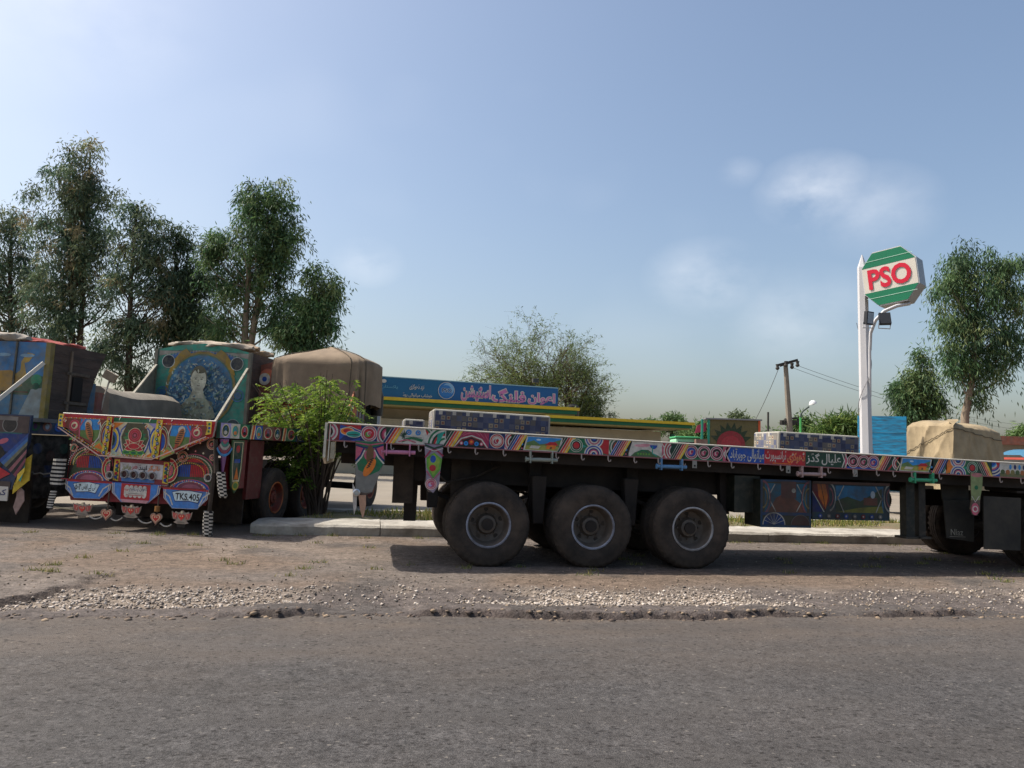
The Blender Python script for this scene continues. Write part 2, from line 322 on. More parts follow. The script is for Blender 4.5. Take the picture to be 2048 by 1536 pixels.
def weather_road(m):
    # polished wheel tracks along the road, dust blown in from the shoulder, a few oil stains, hairline cracks
    t = m.node_tree; n = t.nodes; l = t.links; p = n['Principled BSDF']; cur = p.inputs['Base Color'].links[0].from_socket; tcn = n.new('ShaderNodeTexCoord')
    def mp(sx, sy): q = n.new('ShaderNodeMapping'); q.inputs['Scale'].default_value = (sx, sy, 1); l.new(tcn.outputs['Object'], q.inputs[0]); return q.outputs[0]
    def nz_(v, sc, dt): q = n.new('ShaderNodeTexNoise'); q.inputs['Scale'].default_value = sc; q.inputs['Detail'].default_value = dt; l.new(v, q.inputs['Vector']); return q.outputs[0]
    def mr(x, a, b, c, d): q = n.new('ShaderNodeMapRange'); l.new(x, q.inputs[0]); q.inputs[1].default_value = a; q.inputs[2].default_value = b; q.inputs[3].default_value = c; q.inputs[4].default_value = d; return q.outputs[0]
    def mix(f, a, b): 
        q = n.new('ShaderNodeMix'); q.data_type = 'RGBA'; l.new(f, q.inputs[0]); l.new(a, q.inputs[6]); q.inputs[7].default_value = (*b, 1); return q.outputs[2]
    def mul(a, b): q = n.new('ShaderNodeMath'); q.operation = 'MULTIPLY'; l.new(a, q.inputs[0]); l.new(b, q.inputs[1]); return q.outputs[0]
    cur = mix(mr(nz_(mp(.10, 1.0), 1.1, 3), .45, .70, 0, .38), cur, hx('#5b5856')); cur = mix(mr(nz_(mp(.12, 1.3), 1.7, 4), .50, .72, 0, .42), cur, hx('#35322f'))
    sx = n.new('ShaderNodeSeparateXYZ'); l.new(tcn.outputs['Object'], sx.inputs[0]); edge_ = mr(sx.outputs[1], 4.6, 7.0, 0, .75)
    cur = mix(mul(edge_, mr(nz_(mp(.5, 1.2), 1.4, 6), .30, .62, .1, .85)), cur, hx('#6a5d51'))
    cur = mix(mr(nz_(mp(.35, 1), 2.3, 5), .70, .76, 0, .55), cur, hx('#2b2826')); cur = mix(mr(nz_(mp(.6, 1.6), 3.0, 5), .71, .78, 0, .5), cur, hx('#75685c'))
    vo = n.new('ShaderNodeTexVoronoi'); vo.feature = 'DISTANCE_TO_EDGE'; vo.inputs['Scale'].default_value = .45; wv = n.new('ShaderNodeVectorMath'); wv.operation = 'ADD'; nn_ = n.new('ShaderNodeTexNoise'); nn_.inputs['Scale'].default_value = 2.5; nn_.inputs['Detail'].default_value = 6; l.new(tcn.outputs['Object'], nn_.inputs['Vector']); l.new(tcn.outputs['Object'], wv.inputs[0]); l.new(nn_.outputs['Color'], wv.inputs[1]); l.new(wv.outputs[0], vo.inputs['Vector'])
    cur = mix(mul(mr(vo.outputs['Distance'], .0, .006, .6, 0), mr(nz_(mp(1, 1), .5, 2), .48, .6, 0, 1)), cur, hx('#26231f'))
    for (sc_, lo, hi, cc_, am) in ((34, .80, .84, '#211e1c', .75), (52, .84, .87, '#2a2724', .7), (46, .972, .985, '#857f77', .6)):   # open pits and pale chips in the worn surface
        vo2 = n.new('ShaderNodeTexVoronoi'); vo2.inputs['Scale'].default_value = sc_; v2 = n.new('ShaderNodeMapping'); v2.inputs['Location'].default_value = (sc_ * .7, sc_ * .3, 0); v2.inputs['Scale'].default_value = (.75, 1.0, 1); l.new(tcn.outputs['Object'], v2.inputs[0]); l.new(v2.outputs[0], vo2.inputs['Vector']); s2 = n.new('ShaderNodeSeparateColor'); l.new(vo2.outputs['Color'], s2.inputs[0])
        cur = mix(mul(mr(s2.outputs[1], lo, hi, 0, am), mr(vo2.outputs['Distance'], .25, .5, 1, 0)), cur, hx(cc_))
    l.new(cur, p.inputs['Base Color'])
weather_road(M_asph)
def sheet(name, x0, y0, x1, y1, z, m, label):
    b = MB(); b.add([(x0, y0, z), (x1, y0, z), (x1, y1, z), (x0, y1, z)], [(0, 1, 2, 3)]); return struct(b.build(name, m), label)
sheet('ground', -1500, -1500, 1500, 1500, -0.06, M_ground, 'dry flat earth reaching to the horizon')
sheet('road', -400, -7.0, 400, 6.85, 0.0, M_asph, 'grey asphalt road in the foreground')
sheet('yard', -160, 12.5, 160, 17.2, 0.031, M_yard, 'dusty trodden earth where the painted trucks stand')
sheet('forecourt', -160, 17.2, 160, 70, 0.035, M_conc, 'pale dusty concrete yard of the filling station')
sheet('verge', -400, 6.85, -13.5, 12.5, 0.012, M_ground, 'dusty earth verge beside the road')
sheet('verge', 21.5, 6.85, 400, 12.5, 0.012, M_ground, 'dusty earth verge further along the road')

XS = np.arange(-13.55, 21.55, 0.045); YS = np.arange(6.2, 12.56, 0.04)
GX, GY = np.meshgrid(XS, YS)
n1 = fbm(GX, GY, 4, 1, 1.1); n2 = fbm(GX, GY, 4, 2, 4.5); n3 = fbm(GX, GY, 3, 3, 12.0); nx = fbm(GX, GX * 0, 4, 4, 0.55); nxf = fbm(GX, GX * 0 + 3, 4, 5, 3.0)
def sst(a, b, x): t = np.clip((x - a) / (b - a), 0, 1); return t * t * (3 - 2 * t)
edge = 6.68 + (nx - .5) * 0.30 + (nxf - .5) * 0.22 + (n3 - .5) * 0.10          # broken lip of the old shoulder asphalt
lipfade = 0.08 + 0.92 * sst(.36, .52, fbm(GX, GX * 0 + 8, 4, 6, 1.1)); lipfade *= 1 - sst(5.6, 6.6, GX) * 0.7
strip = 7.02 + (nx - .5) * 0.35 + (nxf - .5) * 0.25 + (n2 - .5) * 0.2          # far edge of that asphalt strip, gravel behind
back = 7.95 + (fbm(GX, GX * 0 + 5, 4, 9, 0.8) - .5) * 0.9 + (n2 - .5) * 0.5    # where the gravel bed thins out into dust
lobe = 1 - sst(-.4, .4, GX - (-1.3 + (GY - 7) * 0.45))                         # raised old surface at the left with its own broken edge
xl = -2.95 + (GY - 7.0) * 0.20 + (n2 - .5) * 0.5 + (n3 - .5) * .22 + sst(7.6, 6.9, GY) * -.35
raised = sst(0, .05, xl - GX) * sst(6.95, 7.05, GY + (n2 - .5) * .2) * (1 - .9 * sst(8.2, 9.6, GY))
z = np.full_like(GX, -0.03)
onlip = sst(-.03, .03, GY - edge)
z = z + onlip * (0.03 + 0.055 * lipfade * (1 - sst(7.0, 7.5, GY)) + .012 * sst(7.0, 7.5, GY))
gravel = sst(-.05, .08, GY - strip) * (1 - sst(-.15, .35, GY - back)) * (1 - raised)
z -= gravel * 0.03
far = sst(-.1, .5, GY - back)
z += far * 0.0 + raised * 0.032
nw = rng.random(GX.shape) - .5
z += (n2 - .5) * 0.012 * onlip + (n3 - .5) * (0.007 + 0.022 * gravel) * onlip + nw * (.0025 + .010 * gravel) * onlip + (n1 - .5) * 0.014 * onlip
z = z * (1 - sst(12.1, 12.5, GY)) + 0.03 * sst(12.1, 12.5, GY)
z = np.where(GY - edge < -.03, -0.03, z)
cA = np.array(hx('#5d554e')); cB = np.array(hx('#6f655a')); cG = np.array(hx('#857868')); cD = np.array(hx('#6e5f50')); cK = np.array(hx('#48413b'))
pal = gravel * sst(.38, .56, fbm(GX, GY, 4, 11, 0.9)) 
col = cA[None, None] * np.ones((*GX.shape, 1))
def mixin(c, f): 
    global col
    col = col * (1 - f[..., None]) + c * f[..., None]
mixin(cB, far * (0.5 + 0.5 * n1)); mixin(cD, far * sst(.45, .65, fbm(GX, GY, 4, 12, .5))); mixin(cG, pal); mixin(np.array(hx('#4a4641')), sst(.62, .72, fbm(GX, GY, 4, 15, 1.3)) * .55 * (1 - pal)); mixin(np.array(hx('#7d7062')), sst(.60, .74, fbm(GX, GY, 4, 16, .6)) * .7 * far); mixin(cB, raised * .8)
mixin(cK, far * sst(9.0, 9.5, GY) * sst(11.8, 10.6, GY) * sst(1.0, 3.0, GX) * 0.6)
steep = np.clip(np.hypot(*np.gradient(z, 0.04)) - .25, 0, 1); mixin(np.array(hx('#4a4039')), np.clip(steep * 1.2, 0, .8))
nyy, nxx = GX.shape; idx = np.arange(nyy * nxx).reshape(nyy, nxx)
Fq = np.stack([idx[:-1, :-1], idx[:-1, 1:], idx[1:, 1:], idx[1:, :-1]], -1).reshape(-1, 4)
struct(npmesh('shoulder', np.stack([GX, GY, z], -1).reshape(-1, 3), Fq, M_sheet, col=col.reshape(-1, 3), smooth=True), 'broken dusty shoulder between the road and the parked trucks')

# loose stones: broken aggregate, one uncountable mass
M_stone = mat('loose_stone', (.92, .92, .92), attr=True, rough=0.9, nscale=30, namt=0.15, spec=0.2)
t_ = (1 + 5 ** .5) / 2
ICO = np.array([(-1, t_, 0), (1, t_, 0), (-1, -t_, 0), (1, -t_, 0), (0, -1, t_), (0, 1, t_), (0, -1, -t_), (0, 1, -t_), (t_, 0, -1), (t_, 0, 1), (-t_, 0, -1), (-t_, 0, 1)]) / 1.9
ICF = np.array([(0, 11, 5), (0, 5, 1), (0, 1, 7), (0, 7, 10), (0, 10, 11), (1, 5, 9), (5, 11, 4), (11, 10, 2), (10, 7, 6), (7, 1, 8), (3, 9, 4), (3, 4, 2), (3, 2, 6), (3, 6, 8), (3, 8, 9), (4, 9, 5), (2, 4, 11), (6, 2, 10), (8, 6, 7), (9, 8, 1)])
def hz(x, y):
    i = np.clip(((y - YS[0]) / 0.04).astype(int), 0, nyy - 1); j = np.clip(((x - XS[0]) / 0.045).astype(int), 0, nxx - 1); return z[i, j], gravel[i, j], pal[i, j], onlip[i, j]
def stones(name, n, f, smin, smax, cols, label, sink=0.25):
    x = rng.uniform(-7, 13.5, n * 6); y = rng.uniform(6.55, 12.3, n * 6); zz, g, p, ol = hz(x, y); keep = rng.random(n * 6) < f(x, y, g, p, ol); x, y, zz = x[keep][:n], y[keep][:n], zz[keep][:n]; n = len(x)
    s = smin + (smax - smin) * rng.random(n) ** 2.2
    V = ICO[None] * (1 + rng.uniform(-.4, .4, (n, 12, 1))) * s[:, None, None] * 0.5
    V *= np.stack([rng.uniform(.8, 1.4, n), rng.uniform(.8, 1.2, n), rng.uniform(.4, .9, n)], -1)[:, None]
    tl_ = rng.normal(0, .5, n); ct, st_ = np.cos(tl_)[:, None], np.sin(tl_)[:, None]; V = np.stack([V[..., 0], V[..., 1] * ct - V[..., 2] * st_, V[..., 1] * st_ + V[..., 2] * ct], -1)
    a = rng.uniform(0, 6.28, n); ca, sa = np.cos(a)[:, None], np.sin(a)[:, None]
    V = np.stack([V[..., 0] * ca - V[..., 1] * sa, V[..., 0] * sa + V[..., 1] * ca, V[..., 2]], -1) + np.stack([x, y, zz + s * sink], -1)[:, None]
    F = (ICF[None] + 12 * np.arange(n)[:, None, None]).reshape(-1, 3)
    cl = np.array([hx(c) for c in cols])[rng.integers(0, len(cols), n)] * rng.uniform(.8, 1.15, (n, 1))
    o = npmesh(name, V.reshape(-1, 3), F, M_stone, col=np.repeat(cl, 12, 0)); o['kind'] = 'stuff'; o['label'] = label; return o
stones('gravel', 30000, lambda x, y, g, p, ol: np.clip(p * 1.0 + g * .10, 0, 1), .006, .036, ('#a89c90', '#bbb0a5', '#958a80', '#877c72', '#aca195', '#6f675f', '#c6bcb1'), 'pale crushed stone in the worn shoulder')
stones('gravel', 9000, lambda x, y, g, p, ol: ol * (.05 + .14 * (y < 8.8) + .12 * g + .25 * (y < 6.85)), .005, .026, ('#8b7b6a', '#5d534a', '#a39481', '#6b5f54'), 'small loose grit scattered over the shoulder', .2)
def clods():
    # chunks of broken asphalt along the lip
    n = 520; x = rng.uniform(-5, 7.0, n); e = np.array([edge[60, np.clip(int((a - XS[0]) / .045), 0, nxx - 1)] for a in x]); y = e + rng.normal(.0, .05, n); s = .010 + .045 * rng.random(n) ** 3
    V = ICO[None] * (1 + rng.uniform(-.3, .3, (n, 12, 1))) * s[:, None, None] * .5 * np.array([1.4, 1, .7]); zz = hz(x, y + .03)[0]
    V = V + np.stack([x, y, np.maximum(zz - s * .1, .0)], -1)[:, None]
    cl = np.array([hx('#5b5049'), hx('#77695c'), hx('#95836f')])[rng.integers(0, 3, n)]
    o = npmesh('rubble', V.reshape(-1, 3), (ICF[None] + 12 * np.arange(n)[:, None, None]).reshape(-1, 3), M_stone, col=np.repeat(cl, 12, 0)); o['kind'] = 'stuff'; o['label'] = 'crumbled asphalt lumps along the broken road edge'
clods()

# ------------------------------------------------------------------ traffic island: kerb stones, earth and dry grass
M_kerb = mat('whitewashed_kerb', hx('#aba69b'), rough=0.9, nscale=4, namt=0.12, dirt=hx('#675f55'), dscale=2.6, damt=0.75, dthr=0.54, bump=0.5, bscale=18)
KY = 12.62
kerb = bpy.data.objects.new('kerb', None); COL.objects.link(kerb); kerb.location = (0, KY, 0); struct(kerb, 'low whitewashed concrete kerb of the traffic island')
x = -1.85; k = 0
while x < 24:
    ln = 2.1 + random.uniform(-.2, .2); b = MB(); h = 0.20 + random.uniform(-.006, .006); sk = random.uniform(-.012, .012)
    prof = [(0, -.1), (0, h - .035), (.035, h), (.45, h + .006), (.80, h + .010), (1.12, h + .004), (1.15, h - .03), (1.15, -.1)]
    n = 14; vs = []; fs = []
    for i in range(n + 1):
        t = i / n; e = 1.0
        for (yy, zz) in prof:
            ch = random.uniform(-.007, .007) if zz > 0 else 0; rnd = 0
            if k == 0 and i < 3: rnd = (.22, .09, .02)[i]
            vs.append((x + (ln - .012) * t, yy + sk + ch + rnd * (yy < .2) * 1.0, zz + (ch if zz > 0 else 0) - (rnd * .12 if zz > 0 else 0)))
    m_ = len(prof)
    for i in range(n):
        for j in range(m_ - 1): fs.append((i * m_ + j, (i + 1) * m_ + j, (i + 1) * m_ + j + 1, i * m_ + j + 1))
    fs += [tuple(range(m_)), tuple(range((n + 1) * m_ - 1, n * m_ - 1, -1))]
    b.add(vs, fs); b.build('kerb_stone', M_kerb, kerb, smooth=35); x += ln; k += 1
M_soil = mat('island_soil', hx('#6a5c48'), rough=1.0, nscale=3, namt=0.3, dirt=hx('#5b6136'), dscale=1.6, damt=0.6, bump=0.8, bscale=20)
gx, gy = np.meshgrid(np.arange(-1.7, 24, .15), np.arange(13.7, 16.2, .12)); left = -1.75 + (gy - 12.9) * .40
gx2 = np.maximum(gx, left); gz = .16 + (fbm(gx, gy, 4, 21, 1.5) - .5) * .12 - .06 * sst(15.4, 16.1, gy)
ii = np.arange(gx.size).reshape(gx.shape); struct(npmesh('island', np.stack([gx2, gy, gz], -1).reshape(-1, 3), np.stack([ii[:-1, :-1], ii[:-1, 1:], ii[1:, 1:], ii[1:, :-1]], -1).reshape(-1, 4), M_soil, smooth=True), 'earth and dry grass of the traffic island')
b = MB(); b.box((11.4, 16.3, .08), (25.2, .22, .18)); struct(b.build('kerb', M_kerb, bevel=.02), 'far kerb of the traffic island')
M_grass = mat('dry_grass', attr=True, rough=0.9, namt=0, trans=0.3)
n = 14000; xx = rng.uniform(-1.2, 20, n); yy = rng.uniform(13.75, 16.1, n); ok = (xx > -1.6 + (yy - 12.9) * .5) & (fbm(xx, yy, 3, 22, .8) > .47); xx, yy = xx[ok], yy[ok]; n = len(xx)
hgt = rng.uniform(.04, .16, n); an = rng.uniform(0, 6.28, n); w_ = .012; ln_ = rng.uniform(-.06, .06, (n, 2)); gzz = .15 + 0 * xx
base = np.stack([xx, yy, gzz], -1); dv = np.stack([np.cos(an) * w_, np.sin(an) * w_, 0 * an], -1)
Vg = np.stack([base - dv, base + dv, base + np.concatenate([ln_, hgt[:, None]], 1)], 1)
cg = np.array([hx('#6f7a35'), hx('#8a8347'), hx('#55652c'), hx('#9a8d5a')])[rng.integers(0, 4, n)]
o = npmesh('grass', Vg.reshape(-1, 3), np.arange(3 * n).reshape(-1, 3), M_grass, col=np.repeat(cg, 3, 0)); o['kind'] = 'stuff'; o['label'] = 'sparse dry grass on the traffic island'

# a few weeds and dry straws at the kerb foot and in the worn shoulder
n = 2600; cx_ = rng.uniform(-6, 12, 90); cy_ = np.where(rng.random(90) < .55, rng.uniform(12.3, 12.58, 90), rng.uniform(8.6, 12.0, 90)); k_ = rng.integers(0, 90, n); xx = cx_[k_] + rng.normal(0, .06, n); yy = cy_[k_] + rng.normal(0, .03, n); zz_ = hz(xx, np.minimum(yy, 12.5))[0]
hgt = rng.uniform(.015, .07, n); an = rng.uniform(0, 6.28, n); base = np.stack([xx, yy, zz_ - .003], -1); dv = np.stack([np.cos(an) * .006, np.sin(an) * .006, 0 * an], -1)
Vg = np.stack([base - dv, base + dv, base + np.stack([rng.normal(0, .03, n), rng.normal(0, .03, n), hgt], -1)], 1); cg = np.array([hx('#6a7336'), hx('#857c48'), hx('#4f5e2c'), hx('#8f8460')])[rng.integers(0, 4, n)]
o = npmesh('weeds', Vg.reshape(-1, 3), np.arange(3 * n).reshape(-1, 3), M_grass, col=np.repeat(cg, 3, 0)); o['kind'] = 'stuff'; o['label'] = 'small dry weeds at the foot of the kerb'
# ------------------------------------------------------------------ wheels shared by all the trucks
def tyre_mesh(b, r, w, A, rimr, n=72, lug=0.020):
    h = w / 2
    prof = [(rimr * .99, h * .80), (rimr * 1.08, h * .98), (r * .70, h * 1.06), (r * .80, h * 1.07), (r * .83, h * 1.02), (r * .90, h * 1.02), (r * .955, h * .93), (r * .985, h * .80)]
    for q in (.52, .17):
        prof += [(r, h * (q + .18)), (r, h * (q + .05)), (r * .972, h * (q + .03)), (r * .972, h * (q - .03)), (r, h * (q - .05))]
    prof += [(r, 0)]
    prof = prof + [(a, -c) for a, c in reversed(prof[:-1])]
    def mod(i, k, rr): 
        return rr - lug if (r * .94 < rr and k % 2 == 0 and abs(prof[i][1]) > h * .6) else rr
    b.lathe(prof, n, A, mod=mod)
    for k in range(44):            # moulded sidewall lettering
        if k % 22 in (0, 1, 2, 9, 10, 11, 12, 13): continue
        an = 2 * math.pi * k / 44; hh_ = (.022, .03, .026)[k % 3]; M_ = A @ Matrix.Rotation(an, 4, 'Z') @ Matrix.Translation((r * .755, 0, h * 1.07)); q_ = b.M; b.M = M_; b.box((0, 0, 0), (hh_, (.012, .02, .016)[(k * 7) % 3], .008)); b.M = q_
def rim_mesh(b, rr, h, A, lipc, inc, n=40, deep=.10):
    b.lathe([(rr * 1.03, h * .78), (rr * 1.05, h * .98), (rr * .99, h * 1.02), (rr * .95, h * .92)], n, A, col=lipc)
    b.lathe([(rr * .95, h * .92), (rr * .88, h * .45), (rr * .86, h - deep), (rr * .80, h - deep - .02), (rr * .50, h - deep - .035), (rr * .46, h - deep - .02), (rr * .42, h - deep + .02), (rr * .40, h - deep + .04), (rr * .22, h - deep + .05), (rr * .20, h - deep + .07), (0.002, h - deep + .07)], n, A, col=inc)
def bolts(b, rr, h, A, deep, col):
    for k in range(8):
        a = 2 * math.pi * k / 8; p = A @ Vector((rr * .55 * math.cos(a), rr * .55 * math.sin(a), h - deep - .02)); d = (A.to_3x3() @ Vector((0, 0, 1))) * .03; b.tube([p, p + d], .014, 6, col=col)
    for k in range(5):
        a = 2 * math.pi * (k + .3) / 5; p = A @ Vector((rr * .70 * math.cos(a), rr * .70 * math.sin(a), h - deep - .026)); d = (A.to_3x3() @ Vector((0, 0, 1))) * .004; b.tube([p, p + d], .030, 10, col=(.006, .006, .006))
WHEELS = {}
def make_wheel(parent, c, r=.525, w=.28, side=-1, lip='#8b90a0', inn='#655d55', deep=.17, rimr=None, steer=0):
    """wheel axis along local y, dished face towards side*y"""
    key = (r, w, side, lip, inn, deep); rimr = rimr or r * .515
    if key in WHEELS:
        o = copy_tree(WHEELS[key], parent); o.location = c; o.rotation_euler = (0, random.uniform(0, 6.28), 0); return o
    e = empty('wheel', parent, c); A = Matrix.Rotation(R(90 if side < 0 else -90), 4, 'X')
    b = MB(); tyre_mesh(b, r, w, A, rimr); b.build('tyre', M_rubber, e, smooth=35)
    b = MB(); rim_mesh(b, rimr, w / 2, A, hx(lip), hx(inn), deep=deep); bolts(b, rimr, w / 2, A, deep, hx('#5a524c')); b.build('rim', M_rim, e, smooth=40)
    WHEELS[key] = e; return e

# ------------------------------------------------------------------ the long flatbed trailer in front
TX, TY = -0.55, 9.52
trailer = thing('flatbed_trailer', 'long empty flatbed trailer with painted side rail, lettering and three axles of big wheels', 'trailer', (TX, TY, 0))
def lx(px, dy=16): return float(onY(px, 845 + .0682 * (px - 655) + dy, TY)[0]) - TX
def lp(px, py, yo=0.0): p = onY(px, py, TY + yo); return (float(p[0]) - TX, yo, float(p[2]))
DS = .01875; ZD = 1.711; TL = 11.4; BH = .212
D = Matrix.Translation((0, 0, ZD)) @ Matrix.Rotation(math.atan(DS), 4, 'Y')
def zd(x): return ZD - DS * x
Wd = 2.5
plank_m = mat('deck_planks', hx('#6a5a4b'), rough=.9, nscale=3, namt=.3, stretch=(.4, 5, 1))
deck = empty('deck', trailer)
for i in range(10):
    b = MB(M=D); b.box((TL / 2, .07 + (i + .5) * .236, -.03), (TL - .06, .228, .045)); b.build('plank', plank_m, deck)
b = MB(M=D); b.box((TL / 2, .03, -BH / 2), (TL, .06, BH), col=C['dgrn']); rail = b.build('side_rail', M_paint, trailer, bevel=.006)
b = MB(M=D); b.box((TL / 2, Wd - .03, -BH / 2), (TL, .06, BH), col=C['dred']); b.build('side_rail', M_paint, trailer)
b = MB(M=D); b.tube([(0, -.004, -.002), (TL, -.004, -.002)], .011, 6, col=hx('#b9b4a8')); b.tube([(0, -.004, -BH), (TL, -.004, -BH)], .009, 6, col=hx('#8a5a5a')); b.build('edge_strip', M_plain, rail)
# rear cross panel with white edges, seen end on
b = MB(M=D); b.prism([(0, 0), (Wd, 0), (Wd, -.42), (Wd - .35, -.5), (.35, -.5), (0, -.42)], (-.02, 0, 0), (0, 1, 0), (0, 0, 1), .03, col=C['cre'], scol=hx('#c9c2b0')); b.build('tail_panel', M_paint, trailer)
b = MB(M=D); b.box((.03, .0, -.24), (.012, .03, .44), col=hx('#c8c2b2')); b.box((.075, .01, -.33), (.05, .03, .2), col=hx('#a0967f')); b.build('tail_edge', M_paint, trailer)
# chassis
b = MB()
for yy in (.72, 1.78):
    for x0, x1, hgt in ((.15, .9, .42), (.9, 6.2, .60), (6.2, 8.2, .42), (8.2, TL - .1, .22)):
        zt0, zt1 = zd(x0) - .07, zd(x1) - .07
        b.add([(x0, yy - .07, zt0), (x1, yy - .07, zt1), (x1, yy + .07, zt1), (x0, yy + .07, zt0), (x0, yy - .07, zt0 - hgt), (x1, yy - .07, zt1 - hgt), (x1, yy + .07, zt1 - hgt), (x0, yy + .07, zt0 - hgt)], [(0, 1, 2, 3), (7, 6, 5, 4), (0, 4, 5, 1), (1, 5, 6, 2), (2, 6, 7, 3), (3, 7, 4, 0)])
b.build('main_beam', M_steel, trailer)
for k in range(20):
    b = MB(M=D); b.box((.3 + k * .57, Wd / 2, -.14), (.08, Wd - .14, .14)); b.build('cross_member', M_steel, trailer)
b = MB(M=D); b.box((5.6, .22, -.29), (11.0, .05, .13)); b.build('rope_rail', M_steel, trailer)
# suspension hangers, springs, axles
AX = [2.0, 3.34, 4.68]
for i in range(4):
    xx = 1.33 + 1.34 * i
    for yy in (.55, 1.95):
        b = MB(); b.box((xx, yy, 1.02), (.17, .12, .66), taper=(.75, 1)); b.build('spring_hanger', M_steel, trailer, bevel=.01)
for xx in AX:
    b = MB(); b.tube([(xx, .1, .525), (xx, Wd - .1, .525)], .075, 12); b.build('axle', M_steel, trailer, smooth=40)
    for yy in (.7, 1.8):
        b = MB()
        for q in range(6): b.tube([(xx - .62 + q * .06, yy, .86 - q * .02), (xx, yy, .66 - q * .016), (xx + .62 - q * .06, yy, .86 - q * .02)], .03, 4)
        b.box((xx, yy, .62), (.16, .12, .2)); b.build('leaf_spring', M_steel, trailer)
for i, xx in enumerate(AX):
    for (yy, sd) in ((.15, -1), (.50, 1), (2.0, -1), (2.35, 1)):
        make_wheel(trailer, (xx, yy, .525), side=sd, lip=('#8d92a0' if i < 2 else '#a09fa0') if sd < 0 and yy < 1 else '#5d5955')
b = MB(); b.tube([(2.2, 1.2, 1.05), (3.1, 1.2, 1.05)], .16, 14); b.build('air_tank', mat('tank_paint', hx('#2e2b2a'), rough=.6), trailer, smooth=40)
b = MB(); b.tube([(3.9, 1.05, 1.0), (4.7, 1.05, 1.0)], .13, 14); b.build('air_tank', MATS['tank_paint'], trailer, smooth=40)
for s_ in range(5):
    b = MB(); y_ = .35 + .3 * s_; b.tube([(1.2 + .9 * s_, y_, 1.28), (1.5 + .9 * s_, y_ + .1, 1.02), (1.9 + .9 * s_, y_ + .2, 1.1), (2.2 + .9 * s_, y_ + .25, 1.25)], .014, 5); b.build('air_hose', M_rubber, trailer)
for px_ in (1078, 1262):
    b = MB(); p = lp(px_, 985, .35); b.box((p[0], .42, .83), (.20, .18, .62), taper=(.7, .8)); b.build('brake_chamber_bracket', M_steel, trailer, bevel=.015)
for xx in (.2, .95):
    b = MB(); b.box((xx + .75, .62, 1.04), (.26, .02, .62)); b.build('mud_flap_or_shade_sheet', M_rubber, trailer)
b = MB(); b.prism([(-.19, .36), (.19, .36), (.17, -.05), (.09, -.05), (.08, -.52), (-.08, -.52), (-.09, -.05), (-.17, -.05)], (lp(823, 950, .9)[0], .9, 1.0), (1, 0, 0), (0, 0, 1), .03); b.build('spare_bracket', M_steel, trailer)
# rope hooks under the rail
hk = None
for px_ in (690, 783, 838, 897, 951, 1007, 1060, 1112, 1163, 1216, 1268, 1316, 1365, 1415, 1462, 1515, 1560, 1655, 1705, 1752, 1785, 1822, 1877, 1955, 1998, 2040):
    x_ = lx(px_)
    if hk is None:
        b = MB(); b.tube([(0, -.012, 0), (0, -.014, -.05), (.012, -.016, -.075), (.03, -.017, -.07), (.036, -.017, -.05)], [.009, .009, .008, .008, .006], 6, col=hx('#92867f')); hk = b.build('rope_hook', M_plain, trailer, smooth=50, loc=(x_, 0, zd(x_) - BH))
    else:
        o = hk.copy(); COL.objects.link(o); o.location = (x_, 0, zd(x_) - BH)
# strap winches
def winch(px_, c, w=.30):
    x_ = lx(px_); zt = zd(x_) - BH; e = empty('strap_winch', trailer, (x_, 0, zt)); c = hx(c)
    for q in (-.07, w - .09): b = MB(); b.box((q, .0, -.07), (.014, .09, .15), col=c); b.build('side_plate', M_paint, e)
    b = MB(); b.tube([(-.12, -.005, -.10), (w - .02, -.005, -.10)], .024, 10, col=c); b.tube([(-.13, -.005, -.10), (-.12, -.005, -.10)], .035, 10, col=c); b.build('spool', M_paint, e, smooth=40)
for px_, c_ in ((786, '#c07a9a'), (1072, '#8d948a'), (1332, '#5a86ad'), (1612, '#a98f8c'), (1836, '#3e9a72')): winch(px_, c_)
for px_ in (1389, 1576, 1390 + 320):
    x_ = lx(px_); b = MB(); b.box((x_, -.005, zd(x_) - BH - .05), (.06, .012, .10), col=hx('#8b8880')); b.tube([(x_, -.015, zd(x_) - BH - .07), (x_, -.008, zd(x_) - BH - .07)], .014, 8, col=(.01, .01, .01)); b.build('tie_plate', M_paint, trailer)
